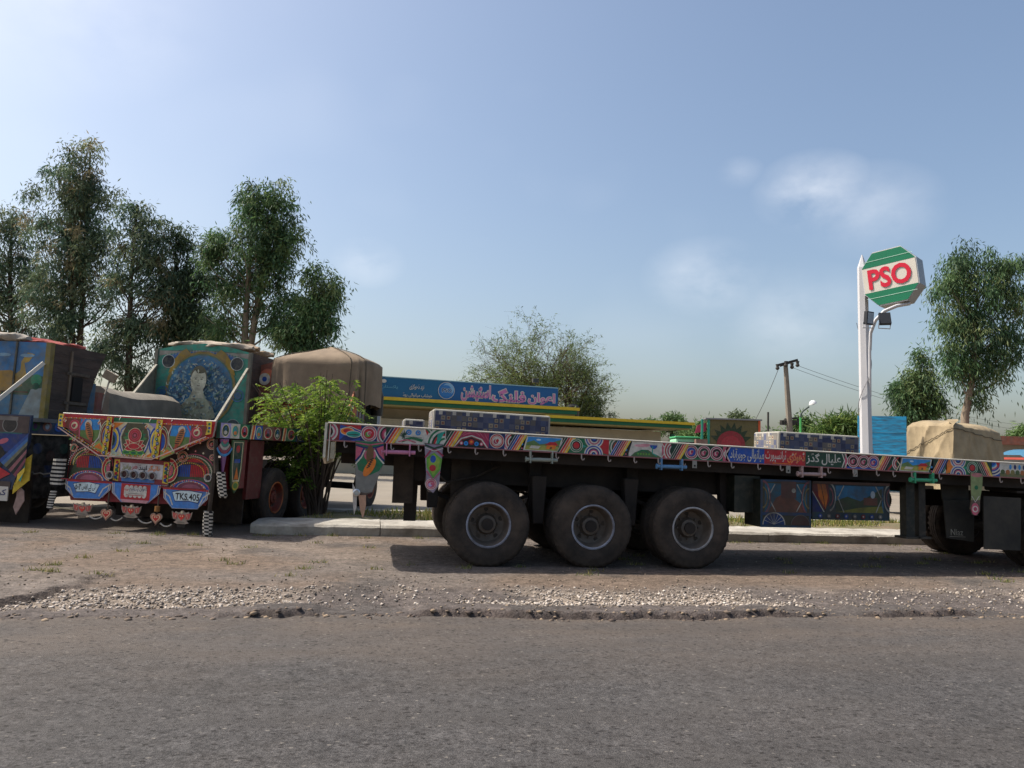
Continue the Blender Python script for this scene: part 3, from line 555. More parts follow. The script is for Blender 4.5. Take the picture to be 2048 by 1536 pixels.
# hanging painted arms of the mudguards
def arm(poly_px, art=None, t=.02, name='painted_mudguard', yo=-.012, back=False):
    pts = [lp(a, c, yo) for a, c in poly_px]; cx = sum(p[0] for p in pts) / len(pts); cz = sum(p[2] for p in pts) / len(pts)
    b = MB(); b.prism([(p[0] - cx, p[2] - cz) for p in pts], (cx, yo, cz), (1, 0, 0), (0, 0, 1), t, col=hx('#5a4a40')); o = b.build(name, M_paint, trailer)
    if art:
        a = Art((0, yo - t / 2, 0), (1, 0, 0), (0, 0, 1)); art(a, lambda x, y: lp(x, y, yo)[0::2]); a.build('painting', M_paint, o)
def poly_px(a, q, pts, col): a.poly([q(*p) for p in pts], col)
def art1(a, q):
    poly_px(a, q, [(711, 981), (712, 881), (766, 884), (769, 905), (762, 940), (744, 984), (730, 986)][::-1], C['gry'])
    poly_px(a, q, [(711, 915), (712, 882), (767, 885), (768, 925), (758, 942), (740, 950), (717, 940)][::-1], 'grn')
    for s_ in (0, 1):
        X = (lambda x: x) if s_ == 0 else (lambda x: 1479 - x)
        P_ = [(711, 920), (712, 892), (735, 895)]; pp = [(X(x), y) for x, y in P_]; poly_px(a, q, pp if s_ else pp[::-1], 'pnk')
        a.line([q(X(711), 922), q(X(722), 910), q(X(728), 897)], .022, 'dblu'); a.line([q(X(711), 928), q(X(723), 914), q(X(730), 900)], .016, 'wht')
    a.line([q(712, 890), q(728, 895), q(740, 896), q(752, 895), q(767, 890)], .02, 'dblu'); a.line([q(712, 885), q(740, 890), q(767, 886)], .016, 'pnk')
    u, v = q(740, 910); a.ell(u, v, .07, 'pnk'); a.ell(u, v, .045, 'brn', ry=.12); u, v = q(739, 935); a.ell(u, v, .05, 'org', ry=.12, rot=-30)
    for k in range(5): a.line([q(733 + k * 2, 936 - k * 4), q(740 + k * 2, 932 - k * 4)], .012, 'blk')
arm([(711, 983), (711, 881), (768, 884), (770, 920), (760, 945), (745, 985), (730, 990), (716, 988)], art1)
def feather(pts, c):
    q = [lp(a, b_, -.02) for a, b_ in pts]; b = MB(); cx = sum(p[0] for p in q) / len(q); cz = sum(p[2] for p in q) / len(q)
    b.prism([(p[0] - cx, p[2] - cz) for p in q], (cx, -.02, cz), (1, 0, 0), (0, 0, 1), .012, col=hx(c)); b.build('pendant_blade', M_paint, trailer)
feather([(717, 990), (732, 990), (732, 1010), (728, 1030), (725, 1036), (720, 1020)], '#b98f74'); feather([(705, 965), (714, 985), (713, 1015), (708, 1030), (706, 1010)], '#b5aca2')
b = MB(); p = lp(713, 985, -.03); b.lathe([(.0, 0), (.035, 0), (.045, .02), (.03, .03)], 12, Matrix.Translation(p) @ Matrix.Rotation(R(90), 4, 'X')); b.build('marker_lamp', M_chrome, trailer, smooth=40)
def art2(a, q):
    poly_px(a, q, [(849, 888), (886, 890), (884, 915), (880, 945), (878, 970), (866, 986), (853, 975), (852, 945)][::-1], hx('#8d7f8f'))
    poly_px(a, q, [(868, 905), (884, 918), (880, 940), (866, 957), (853, 935), (853, 915)][::-1], 'lgrn'); poly_px(a, q, [(868, 908), (880, 920), (876, 938), (866, 950), (857, 934), (857, 918)][::-1], hx('#86a33a'))
    u, v = q(866, 918); a.ell(u, v, .035, 'blu', ry=.045); u, v = q(865, 936); a.ell(u, v, .04, 'red'); u, v = q(862, 968); a.rosette(u, v, .072, 'wht', 'pnk', 'pnk', 'lil')
    a.line([q(850, 915), q(862, 900), q(870, 898), q(886, 912)], .02, 'mag'); a.line([q(850, 890), q(868, 897), q(886, 892)], .022, 'dgrn'); a.line([q(850, 895), q(868, 902), q(886, 897)], .01, 'wht')
    a.line([q(853, 942), q(866, 960), q(880, 944)], .014, 'pnk')
arm([(849, 886), (886, 889), (884, 918), (880, 945), (878, 970), (868, 985), (856, 984), (849, 968), (853, 940)], art2)
def art3(a, q):
    poly_px(a, q, [(1940, 945), (1964, 948), (1963, 975), (1958, 1000), (1941, 1000)][::-1], hx('#7d8a5a')); u, v = q(1949, 1018); a.ell(u, v, .06, 'pnk', ry=.085); a.ring(u, v, .03, .045, 'wht'); a.ring(u, v, .008, .02, 'mag')
    u, v = q(1952, 950); a.ell(u, v, .09, hx('#a96a6a'), ry=.03); a.line([q(1942, 992), q(1949, 1004), q(1957, 992)], .012, 'wht'); u, v = q(1951, 975); a.ell(u, v, .03, 'grn')
arm([(1940, 944), (1965, 947), (1963, 975), (1959, 1002), (1959, 1022), (1953, 1031), (1945, 1030), (1940, 1018), (1943, 995)], art3)
# tool boxes below the deck
def toolbox(x0, x1, y0, y1, dep, art, name='tool_box', yo=.1):
    p0, p1 = lp(x0, y0, yo), lp(x1, y1, yo); zt, zb = p0[2], p1[2]; b = MB(); b.box(((p0[0] + p1[0]) / 2, yo + dep / 2, (zt + zb) / 2), (p1[0] - p0[0], dep, zt - zb), col=hx('#22261f')); o = b.build(name, M_paint, trailer, bevel=.008)
    if art: a = Art((p0[0], yo, zb), (1, 0, 0), (0, 0, 1), off=.004); art(a, p1[0] - p0[0], zt - zb); a.build('painting', M_dim, o)
def scene_art(a, w, h, x0=0):
    a.rect(x0, h * .62, w, h, 'sky'); a.poly([(x0, h * .45), (w * .3, h * .75), (w * .5, h * .6), (w * .7, h * .8), (w, h * .55), (w, h * .2), (x0, h * .2)], hx('#3d5a4a')); a.rect(x0, 0, w, h * .25, hx('#6d7a35'))
    a.poly([(w * .55, h * .28), (w * .85, h * .28), (w * .85, h * .5), (w * .55, h * .5)], hx('#a06a3c')); a.poly([(w * .5, h * .5), (w * .9, h * .5), (w * .7, h * .68)], hx('#7c3a2a'))
def tb1(a, w, h):
    a.rect(0, 0, w, h, hx('#2a5478')); a.rect(.03, .03, w - .03, h - .03, hx('#4a4a3a')); b0 = h * .3
    a.rect(.06, b0, w - .06, h - .05, hx('#2d6c86')); a.poly([(.1, b0), (w * .3, b0 + .2), (w * .5, b0 + .28), (w * .85, b0 + .1), (w * .9, b0)], hx('#7c5040')); a.rect(w * .4, b0 + .2, w * .7, b0 + .42, hx('#6e4c46')); a.ell(w * .65, b0 + .3, .03, hx('#b9b6aa'))
    for s_ in (-1, 1):
        cx = w / 2; a.line([(cx + s_ * .16, h - .06), (cx + s_ * .24, h - .2), (cx + s_ * .24, b0 + .18), (cx + s_ * .15, b0 + .02)], .014, 'wht'); a.line([(cx + s_ * .27, h - .06), (cx + s_ * .24, h - .2)], .012, 'wht'); a.ring(cx + s_ * (w / 2 - .03), h * .62, .10, .115, hx('#9a5a66'), a0=(90 if s_ > 0 else -90), a1=(270 if s_ > 0 else 90), sy=2); a.ring(cx + s_ * (w / 2 - .03), h * .62, .06, .072, hx('#a08a50'), a0=(90 if s_ > 0 else -90), a1=(270 if s_ > 0 else 90), sy=2)
    a.rect(0, b0 - .03, w, b0 + .01, hx('#2b4f7a')); a.ell(w * .26, .035, .16, hx('#23457e'), a0=0, a1=180); a.ring(w * .26, .035, .15, .165, 'wht', a0=0, a1=180)
    for k in range(1, 8): an = R(k * 22.5); a.line([(w * .26, .04), (w * .26 + .155 * math.cos(an), .035 + .155 * math.sin(an))], .006, 'wht')
    a.ell(w * .78, .035, .13, hx('#5a3a36'), a0=0, a1=180); a.ring(w * .78, .035, .13, .14, 'gry', a0=0, a1=180)
def tb2(a, w, h):
    a.rect(0, 0, w, h, hx('#27424e')); x0 = w * .30; b0 = h * .2; a.rect(x0, b0, w * .92, h - .05, hx('#2f6d93')); a.poly([(x0, b0), (x0, h * .5), (w * .45, h * .62), (w * .62, h * .5), (w * .9, h * .85), (w * .9, b0)], hx('#394a33')); a.poly([(x0, b0), (w * .6, h * .33), (w * .9, h * .38), (w * .92, b0)], hx('#7a7a35')); a.rect(w * .66, h * .4, w * .84, h * .6, hx('#6b4436')); a.ell(w * .78, h * .68, .035, hx('#aebac2'), ry=.05)
    a.poly([(0, h), (0, h * .75), (w * .16, b0 + .02), (w * .22, h * .5), (w * .2, h)], 'dred'); a.poly([(w * .06, h), (w * .08, h * .6), (w * .17, b0 + .04), (w * .2, h * .6), (w * .16, h)], 'org'); a.poly([(0, h * .72), (w * .13, b0), (0, b0)], 'dblu'); a.line([(0, h * .74), (w * .15, b0)], .012, 'wht'); a.line([(w * .1, h), (w * .14, h * .6), (w * .17, b0)], .008, 'blk')
    for (cx, s_) in ((x0, -1), (w * .92, 1)):
        a.line([(cx - s_ * .12, h - .05), (cx - s_ * .02, h - .24), (cx - s_ * .02, b0 + .22), (cx - s_ * .12, b0)], .014, hx('#a8a8a0')); a.ring(cx + s_ * .10, h * .6, .085, .10, hx('#a8a8a0'), a0=(95 if s_ > 0 else -85), a1=(265 if s_ > 0 else 85), sy=2, clip=(0, 0, w, h)); a.ring(cx + s_ * .10, h * .6, .05, .065, hx('#9a5a66'), a0=(95 if s_ > 0 else -85), a1=(265 if s_ > 0 else 85), sy=2, clip=(0, 0, w, h))
    for k in range(8): a.ell(w * (.1 + .11 * k), .05, .03, ('blu', 'gry', 'dred')[k % 3]); a.ell(w * (.1 + .11 * k), .05, .012, 'wht')
    a.rect(0, h - .035, w, h, hx('#5a3a2e'))
toolbox(1521, 1622, 958, 1056, .45, tb1, yo=.06); toolbox(1624, 1779, 962, 1042, .5, tb2, yo=.1)
toolbox(1469, 1520, 950, 1026, .5, None, yo=.25)
for (a_, b_) in ((1812, 1830), (1837, 1852)):
    p0, p1 = lp(a_, 962, .35), lp(b_, 1078, .35); b = MB(); b.box(((p0[0] + p1[0]) / 2, .42, (p0[2] + p1[2]) / 2), (p1[0] - p0[0], .14, p0[2] - p1[2]), col=hx('#141d1c') if a_ < 1830 else hx('#24221f')); b.box(((p0[0] + p1[0]) / 2, .42, p1[2] + .02), (p1[0] - p0[0] + .1, .24, .03), col=hx('#33302c')); b.build('landing_leg', M_paint, trailer)

# painted side rail, section by section
a = None
def sec(px0, px1, bgc):
    global a
    u0, u1 = lx(px0), lx(px1); s0 = D @ Vector((u0, 0, -BH)); Ux = (D.to_3x3() @ Vector((1, 0, 0))); Vx = D.to_3x3() @ Vector((0, 0, 1))
    a = Art(s0, Ux, Vx, off=.002); w = u1 - u0; a.rect(0, .006, w, BH - .006, bgc); a.w = w; return w
def done(): a.build('painted_panel', M_paint, rail)
h = BH - .012
def cl(w): return (0, .006, w, BH - .006)
def stripes(px_, cols, sw=.042, sl=.11):
    w = lx(px_ + 40) - lx(px_); x = 0; tot = sw * len(cols)
    sec(px_, px_ + 1, cols[0]); a.mb = MB()
    for c in cols:
        if sl > 0: a.poly([(x, .006), (x + sw, .006), (x + sw + sl, BH - .006), (x + sl, BH - .006)], c)
        else: a.poly([(x - sl, .006), (x + sw - sl, .006), (x + sw, BH - .006), (x, BH - .006)], c)
        a.line([(x + (0 if sl > 0 else -sl), .006), (x + (sl if sl > 0 else 0), BH - .006)], .006, 'wht'); x += sw
    a.h += .004; 
    for v_ in range(len(a.mb.v)): pass
    for i_, p in enumerate(a.mb.v): a.mb.v[i_] = (p[0], p[1] - .004, p[2])
    done()
def landscape(w, x0=.0):
    sl = .05; q = lambda t, v: (x0 + t * (w - 2 * x0 - sl) + sl * v / BH, v)
    a.poly([q(0, .012), q(1, .012), q(1, BH - .02), q(0, BH - .02)], 'wht'); g = lambda t, v: q(.04 + .92 * t, .022 + v * (BH - .052))
    a.poly([g(0, 0), g(1, 0), g(1, 1), g(0, 1)], 'sky'); a.poly([g(0, 0), g(0, .55), g(.2, .75), g(.4, .45), g(.7, .6), g(1, .9), g(1, 0)], hx('#5d7a45')); a.poly([g(0, 0), g(.0, .3), g(.5, .38), g(1, .3), g(1, 0)], hx('#9a9a4a')); a.poly([g(.12, .1), g(.4, .1), g(.44, .3), g(.16, .34)], 'wht')
    a.poly([g(.62, .12), g(.9, .12), g(.9, .42), g(.62, .42)], 'org'); a.poly([g(.55, .42), g(.97, .42), g(.86, .68), g(.68, .68)], 'red'); a.poly([g(.73, .12), g(.79, .12), g(.79, .3), g(.73, .3)], 'brn'); a.ell(*g(.33, .8), .03, hx('#bcd6e6'), ry=.012)
w = sec(658, 680, 'dred'); arcs(a, -.01, BH / 2, ['wht', 'pnk', 'wht', 'blk', 'red'], .12, .02, -60, 60, cl(w)); done()
w = sec(680, 722, 'blu'); a.poly([(0, .006), (w * .5, .006), (w, .05), (w, .1), (w * .3, .09)], 'dblu'); a.poly([(0, .2), (w, .2), (w, .15), (w * .4, .17)], 'red'); a.ell(w * .36, .12, .085, 'wht', ry=.05); a.ell(w * .36, .12, .078, 'org', ry=.042); a.ell(w * .36, .125, .05, 'red', ry=.025); a.ell(w * .66, .09, .09, 'wht', ry=.042); a.ell(w * .66, .09, .083, 'tea', ry=.035); a.line([(w * .4, .085), (w * .9, .085)], .008, 'blk'); a.line([(0, .14), (w * .5, .18), (w, .13)], .008, 'cre'); done()
w = sec(722, 755, 'dblu'); a.rosette(w / 2, BH / 2, .098, 'wht', 'pnk', 'red', 'lgrn'); done()
w = sec(755, 772, 'red'); arcs(a, w + .03, BH / 2, ['wht', 'pnk', 'wht', 'blk', 'mag', 'pnk', 'wht', 'dblu'], .15, .017, 100, 260, cl(w)); done()
stripes(766, ['dblu', 'red', 'org', 'yel'], .036)
w = sec(792, 850, 'wht'); 
for (t, v, r) in ((.44, .15, .035), (.76, .15, .033)): a.ell(w * t, v, r, 'sky'); a.ell(w * t, v, r * .6, 'blu'); a.ring(w * t, v, r * .3, r * .45, 'wht')
for k in range(9): a.leaf(w * .3, .11, .05 + .01 * (k % 3), .012, 40 + 28 * k, 'dgrn')
a.poly([(w * .2, .02), (w * .55, .07), (w * .9, .04), (w * .95, .07), (w * .6, .1), (w * .35, .08)], 'grn'); a.line([(w * .1, .03), (w * .4, .06), (w * .7, .03)], .014, 'pnk'); a.line([(w * .3, .1), (w * .9, .09)], .006, 'gry'); done()
w = sec(850, 892, 'wht'); a.poly([(0, .2), (w * .25, .2), (w * .1, .12)], 'red'); a.poly([(w * .05, .006), (w * .35, .006), (w * .2, .08)], 'red'); arcs(a, w * -.1, BH * .5, ['grn', 'wht', 'grn'], .14, .016, -70, 70, cl(w)); arcs(a, w * .95, BH * .1, ['wht', 'grn', 'wht', 'dgrn', 'red', 'wht', 'grn'], .23, .024, 90, 200, cl(w)); a.poly([(w * .55, .01), (w * .62, .01), (w * .95, .19), (w * .6, .15)], 'tea'); done()
stripes(886, ['dgrn', 'red', 'org', 'yel'], .034)
w = sec(908, 978, 'mag'); a.poly([(0, .006), (w * .2, .12), (w * .5, .16), (w * .8, .12), (w, .006)], 'wht'); a.poly([(w * .04, .006), (w * .22, .105), (w * .5, .145), (w * .78, .105), (w * .96, .006)], 'dred'); a.poly([(w * .08, .006), (w * .24, .09), (w * .5, .13), (w * .76, .09), (w * .92, .006)], 'blk')
for k in range(4): a.line([(w * (.02 + .12 * k), .11 + .02 * k), (w * (.2 + .14 * k), .2)], .012, 'pnk')
for k in range(3): a.line([(w * .98 - w * .12 * k, .1 + .03 * k), (w * .85 - w * .13 * k, .2)], .01, 'pnk')
for (t, c_, r) in ((.22, 'pnk', .022), (.35, 'sky', .027), (.5, 'red', .034), (.65, 'sky', .027), (.79, 'pnk', .022)): a.ell(w * t, .055 + (.02 if c_ == 'red' else 0), r, c_); a.ell(w * t, .055 + (.02 if c_ == 'red' else 0), r * .5, 'wht' if c_ == 'pnk' else 'org' if c_ == 'red' else 'blu')
done()
w = sec(978, 1010, 'dblu'); a.rosette(w / 2, BH / 2, .092, 'wht', 'red', 'wht', 'mag'); done()
w = sec(1010, 1022, 'mag'); arcs(a, w + .04, BH / 2, ['wht', 'pnk', 'wht', 'red', 'wht', 'blk'], .15, .017, 110, 250, cl(w)); done()
stripes(1014, ['dblu', 'blu', 'red', 'org', 'yel'], .030)
def floral(p0, p1):
    w = sec(p0, p1, 'blk')
    for k in range(int(w / .028)): a.ell(.014 + k * .028, .03 + .15 * ((k * .37) % 1), .016, ('grn', 'sky', 'cre')[k % 3]); a.ell(.014 + k * .028, .03 + .15 * ((k * .61 + .4) % 1), .011, ('lgrn', 'pnk', 'wht')[k % 3])
    done()
floral(1038, 1050)
w = sec(1045, 1128, 'blk'); landscape(w, .01); done()
stripes(1114, ['dgrn', 'red', 'org', 'yel'], .034)
def knot(p0, p1, flip=False):
    w = sec(p0, p1, 'grn'); t = (lambda x: w - x) if flip else (lambda x: x); a.poly([(t(w * .55), .2), (t(w), .2), (t(w), .006), (t(w * .5), .08)], 'red' if not flip else 'org'); a.poly([(t(w * .3), .13), (t(w * .45), .1), (t(w * .3), .07)], 'tea')
    arcs(a, t(w * .62), .006 + .2, ['wht', 'blu', 'wht', 'pnk', 'wht', 'dblu', 'blu', 'sky'], .125, .016, 180, 360, cl(w)); arcs(a, t(w * .62), .006, ['wht', 'blu', 'wht', 'dblu', 'pnk', 'wht', 'dblu', 'sky'], .125, .016, 0, 180, cl(w))
    for (r, c_) in ((.085, 'wht'), (.078, 'grn'), (.062, 'wht'), (.055, 'blk'), (.04, 'red')): a.ell(t(.095), BH / 2, r, c_)
    done()
knot(1138, 1218)
w = sec(1218, 1232, 'tea'); arcs(a, w + .05, BH / 2, ['wht', 'grn', 'wht', 'dgrn', 'red', 'wht', 'grn'], .16, .018, 110, 250, cl(w)); done()
stripes(1220, ['blu', 'dblu', 'mag', 'red', 'org', 'yel'], .028)
floral(1246, 1258)
w = sec(1256, 1324, 'wht'); a.poly([(w * .0, .2), (0, .006), (w * .12, .2)], 'blk'); a.ell(w * .4, .15, .1, hx('#d79aa0'), ry=.018); a.ell(w * .52, .165, .07, hx('#cf8a92'), ry=.012); a.poly([(w * .08, .006), (w * .2, .06), (w * .4, .1), (w * .6, .1), (w * .75, .06), (w * .92, .03), (w, .006)], hx('#49653f')); a.ring(w * .45, .0, .08, .1, 'grn', a0=20, a1=160); a.ell(w * .75, .165, .05, 'blu', a0=180, a1=360); a.line([(w * .72, .15), (w * .72, .06), (w * .85, .03)], .014, 'tea')
for k in range(5): a.ell(w * (.3 + .08 * k), .045, .012, 'lgrn')
done()
w = sec(1324, 1342, 'pnk'); a.line([(0, .2), (w * .5, .1), (0, .01)], .02, 'wht'); a.line([(w * .1, .2), (w * .6, .1), (w * .1, .01)], .014, 'red'); arcs(a, w + .05, BH / 2, ['wht', 'red', 'wht', 'mag', 'wht', 'blk'], .15, .017, 110, 250, cl(w)); done()
stripes(1340, ['dgrn', 'blk', 'red', 'org', 'yel'], .030)
w = sec(1370, 1446, 'dgrn'); a.line([(0, .02), (w, .02)], .02, 'grn')
for t, cc in ((.17, 'blu'), (.5, 'dgrn'), (.83, 'blk')): a.rosette(w * t, BH / 2, .094, 'wht', 'mag', cc, 'pnk')
done()
w = sec(1446, 1456, 'pnk'); a.line([(w, .2), (w * .2, .106), (w, .012)], .02, 'wht'); done()
w = sec(1452, 1529, 'blu'); a.poly([(0, .2), (0, .006), (.06, .006), (.0, .106), (.06, .2)], 'pnk'); a.line([(.06, .2), (.0, .106), (.06, .006)], .014, 'wht'); a.text('جوہرآباد', .06, .025, w * .52, .185, 'wht', .012); a.text('میانوالی', w * .56, .02, w * .99, .195, 'wht', .012); done()
w = sec(1529, 1611, 'red'); a.text('ٹرانسپورٹ', .015, .03, w * .53, .195, 'wht', .014); a.text('ڈھوکڑی', w * .56, .035, w * .98, .19, 'org', .014, outline='wht', ob=.015); a.line([(w * .2, .02), (w * .65, .02)], .008, 'org'); done()
w = sec(1611, 1690, 'dgrn'); a.text('گڈز', .012, .035, w * .36, .185, 'wht', .014); a.text('علیال', w * .41, .03, w * .9, .185, 'wht', .014); a.line([(w * .93, .2), (w * .99, .106), (w * .93, .01)], .016, 'wht'); done()
w = sec(1690, 1700, 'pnk'); a.line([(0, .2), (w * .7, .106), (0, .01)], .016, 'wht'); done()
w = sec(1694, 1757, 'dred'); a.rect(0, .006, w, .03, 'blu')
for t, cc in ((.2, 'blk'), (.53, 'dgrn'), (.84, 'blu')): a.rosette(w * t, BH / 2, .09, 'wht', 'mag', cc, 'pnk')
done()
stripes(1751, ['yel', 'org', 'red', 'dred', 'blk'], .032)
w = sec(1776, 1800, 'dgrn'); a.line([(0, .01), (w * .9, .2)], .02, 'red'); a.line([(w * .5, .2), (w, .1), (w * .7, .01)], .014, 'cre'); arcs(a, w * .9, BH * .5, ['wht', 'mag', 'wht', 'red'], .1, .014, 120, 240, cl(w)); done()
w = sec(1797, 1866, 'blk'); landscape(w, .008); done()
floral(1858, 1868)
stripes(1864, ['org', 'red', 'dred', 'blu', 'dblu'], .030)
w = sec(1882, 1894, 'tea'); arcs(a, -.02, BH / 2, ['wht', 'grn', 'wht', 'dgrn'], .12, .018, -70, 70, cl(w)); done()
knot(1892, 1956, True)
stripes(1953, ['dgrn', 'blk', 'red', 'org', 'yel'], .030, -.11)
w = sec(1984, 2000, 'blu'); arcs(a, 0, BH, ['wht', 'dblu', 'wht', 'blu', 'pnk', 'wht', 'sky'], .2, .02, 270, 360, cl(w)); a.poly([(w * .5, .2), (w, .2), (w * .8, .12)], 'red'); done()
w = sec(2000, 2075, 'wht'); a.rect(0, .006, w, .06, hx('#6b6a45'))
for k in range(7): a.ell(w * (.08 + .13 * k), .075, .035, (hx('#4a5a35'), hx('#a0643a'), hx('#7a7040'))[k % 3])
for k in range(6): a.ell(w * (.28 + .12 * k), .15, .02, 'sky' if k % 2 == 0 else 'dblu', ry=.035)
done()
w = sec(2075, 2400, 'dred')
for k in range(6): a.rosette(w * (.08 + .17 * k), BH / 2, .09, 'wht', ('mag', 'red')[k % 2], 'blk', 'grn')
done()

# ------------------------------------------------------------------ tractor unit under the trailer's front end
tractor = thing('truck_tractor', 'dark tractor unit under the front of the flatbed trailer, mud flaps hanging by its wheels', 'truck', (9.6, 10.8, 0))
def tl(px, py, Y): p = onY(px, py, Y); return (float(p[0]) - 9.6, Y - 10.8, float(p[2]))
for xx in (.15, 1.5):
    for (yy, sd) in ((-1.05, -1), (-.71, 1), (.75, -1), (1.08, 1)): make_wheel(tractor, (xx, yy, .525), side=sd, lip='#5d5955')
b = MB(); b.box((1.9, -.42, .95), (5.8, .09, .26)); b.box((1.9, .42, .95), (5.8, .09, .26)); b.build('chassis_rail', M_steel, tractor)
for xx in (.15, 1.5, 4.6): b = MB(); b.tube([(xx, -1, .525), (xx, 1, .525)], .09, 10); b.build('axle', M_steel, tractor, smooth=40)
b = MB(); b.box((.85, 0, 1.16), (1.0, .9, .14)); b.build('fifth_wheel', M_steel, tractor, bevel=.03)
M_flap = mat('mud_flap_rubber', hx('#2c2a26'), rough=.8, nscale=3, namt=.3, dirt=hx('#453f35'), dscale=3, damt=.5)
def flap(pts, Y, name='mud_flap_or_shade_sheet'):
    q = [tl(a_, b_, Y) for a_, b_ in pts]; b = MB(); cx = sum(p[0] for p in q) / 4; cz = sum(p[2] for p in q) / 4; b.prism([(p[0] - cx, p[2] - cz) for p in q], (cx, Y - 10.8, cz), (1, 0, 0), (0, 0, 1), .02); return b.build(name, M_flap, tractor), q
f1, q1 = flap([(1886, 1000), (1948, 1000), (1947, 1084), (1893, 1076)], 9.9)
a = Art((q1[3][0], 9.9 - 10.8 - .01, q1[3][2]), (1, 0, 0), (0, 0, 1)); a.text('Niaz', .06, .04, .26, .13, hx('#8a877c'), .004); a.line([(.04, .025), (.3, .02)], .008, hx('#8a877c')); a.build('lettering', M_faded, f1)
flap([(1966, 992), (2041, 996), (2040, 1101), (1968, 1098)], 9.55); flap([(1880, 958), (1936, 960), (1936, 1000), (1884, 1000)], 9.95, 'mudguard')
b = MB(); b.box((.85, -.88, 1.12), (2.7, .5, .03)); b.build('mudguard', M_steel, tractor)
cabc = hx('#7c2b2b')
b = MB(); b.prism([(3.4, 1.0), (5.25, 1.0), (5.25, 1.85), (5.05, 2.85), (4.9, 3.0), (3.55, 3.0), (3.4, 2.85)], (0, 0, 0), (1, 0, 0), (0, 0, 1), 2.4, col=cabc); cabo = b.build('cab', M_paint, tractor, bevel=.06)
for sy in (-1, 1):
    b = MB(); b.prism([(4.15, 2.0), (5.0, 2.0), (4.9, 2.7), (4.15, 2.7)], (0, sy * 1.21, 0), (1, 0, 0), (0, 0, 1), .02); b.build('side_window', M_glass, cabo)
    b = MB(); b.box((4.6, sy * 1.213, 1.75), (1.0, .02, .05), col=C['yel']); b.build('trim_strip', M_paint, cabo)
b = MB(); b.box((3.39, 0, 2.4), (.02, 1.2, .5)); b.build('rear_window', M_glass, cabo)
b = MB(); b.box((5.165, 0, 2.33), (.02, 2.1, .8), Matrix.Rotation(R(-11.3), 3, 'Y')); b.build('windscreen', M_glass, cabo)
for yy, sd in ((-.95, -1), (.95, 1)): make_wheel(tractor, (4.6, yy, .525), side=sd, lip='#5d5955')
# ------------------------------------------------------------------ decorated trucks parked at the left
def camxy(x, d): p = RT0 * x + FW0 * d; return (float(p[0]), float(p[1]), 0.0)
def pxd(px, d): return camxy((px - 1024) / FPX * d, d)

# ---- truck with the V shaped tailboard
TB = pxd(281, 11.9); AXB = R(19)
tb = thing('decorated_truck', 'flatbed truck with lotus painted V-shaped tailboard and TKS.405 plate beside the kerb', 'truck', TB, (0, R(1.2), -AXB), 'painted trucks parked in a row')
HW = 1.30; ZT = 1.765
Ux, Vz = (1, 0, 0), (0, 0, 1)
def q(x, y): return ((x - 120) / 668 - 1.272, -(y - (60 + .028 * (x - 120))) / 690)       # tail drawing coordinates -> local u, z below the top
def qa(pts): return [(q(*p)[0], ZT + q(*p)[1]) for p in pts]
def art_tail(off_y): return Art((0, off_y, 0), Ux, Vz, off=.003)
def pp(a, pts, c): 
    P_ = qa(pts); ar = sum(P_[i][0] * P_[(i + 1) % len(P_)][1] - P_[(i + 1) % len(P_)][0] * P_[i][1] for i in range(len(P_)))
    a.poly(P_ if ar > 0 else P_[::-1], c)
def pc(a, x, y, r, c, ry=None, **k): u, v = qa([(x, y)])[0]; a.ell(u, v, r / 690, c, ry=(ry / 690 if ry else None), **k)
def pr(a, x, y, r0, r1, c, **k): u, v = qa([(x, y)])[0]; a.ring(u, v, r0 / 690, r1 / 690, c, **k)
def pl(a, pts, w, c): a.line(qa(pts), w / 690, c)
# deck and side rails
b = MB(); b.box((0, 3.1, ZT - .10), (2 * HW - .1, 6.1, .08)); b.build('deck', plank_m, tb)
for sx in (-1, 1):
    b = MB(); b.box((sx * HW, 3.1, ZT - .12), (.05, 6.2, .24), col=C['dgrn']); o = b.build('side_rail', M_paint, tb)
    if sx > 0:
        a = Art((HW + .025, 0, ZT - .24), (0, 1, 0), Vz); x = .02; k = 0
        pat = [('lil', .3), ('wht', .28), ('grn', .3), ('stripe', .2), ('blu', .25), ('brn', .4), ('dred', .3), ('stripe', .2), ('grn', .4), ('blu', .4), ('stripe', .2), ('dred', .5), ('grn', .4), ('stripe', .2), ('lil', .5), ('dred', .5), ('stripe', .2)]
        for c_, w_ in pat:
            if c_ == 'stripe':
                for j, cc in enumerate(('dgrn', 'cre', 'org', 'red', 'cre')): a.poly([(x + j * .035, .005), (x + (j + 1) * .035, .005), (x + (j + 1) * .035 + .05, .235), (x + j * .035 + .05, .235)], cc)
            else:
                a.rect(x, .005, x + w_, .235, c_); a.ell(x + w_ / 2, .12, w_ * .38, 'cre', ry=.1); a.ell(x + w_ / 2, .12, w_ * .32, ('dgrn', 'tea', 'red')[k % 3], ry=.085); a.ell(x + w_ / 2, .09, w_ * .18, ('wht', 'org', 'blk')[k % 3], ry=.03); a.ring(x + w_ / 2, .15, .02, .03, 'sky')
            x += w_; k += 1
        a.build('painting', M_faded, o)
for xx in (-.45, .45): b = MB(); b.box((xx, 3.9, ZT - .38), (.1, 7.6, .34)); b.build('chassis_beam', M_steel, tb)
for k in range(9): b = MB(); b.box((0, .4 + .68 * k, ZT - .22), (2 * HW - .14, .08, .12)); b.build('cross_member', M_steel, tb)
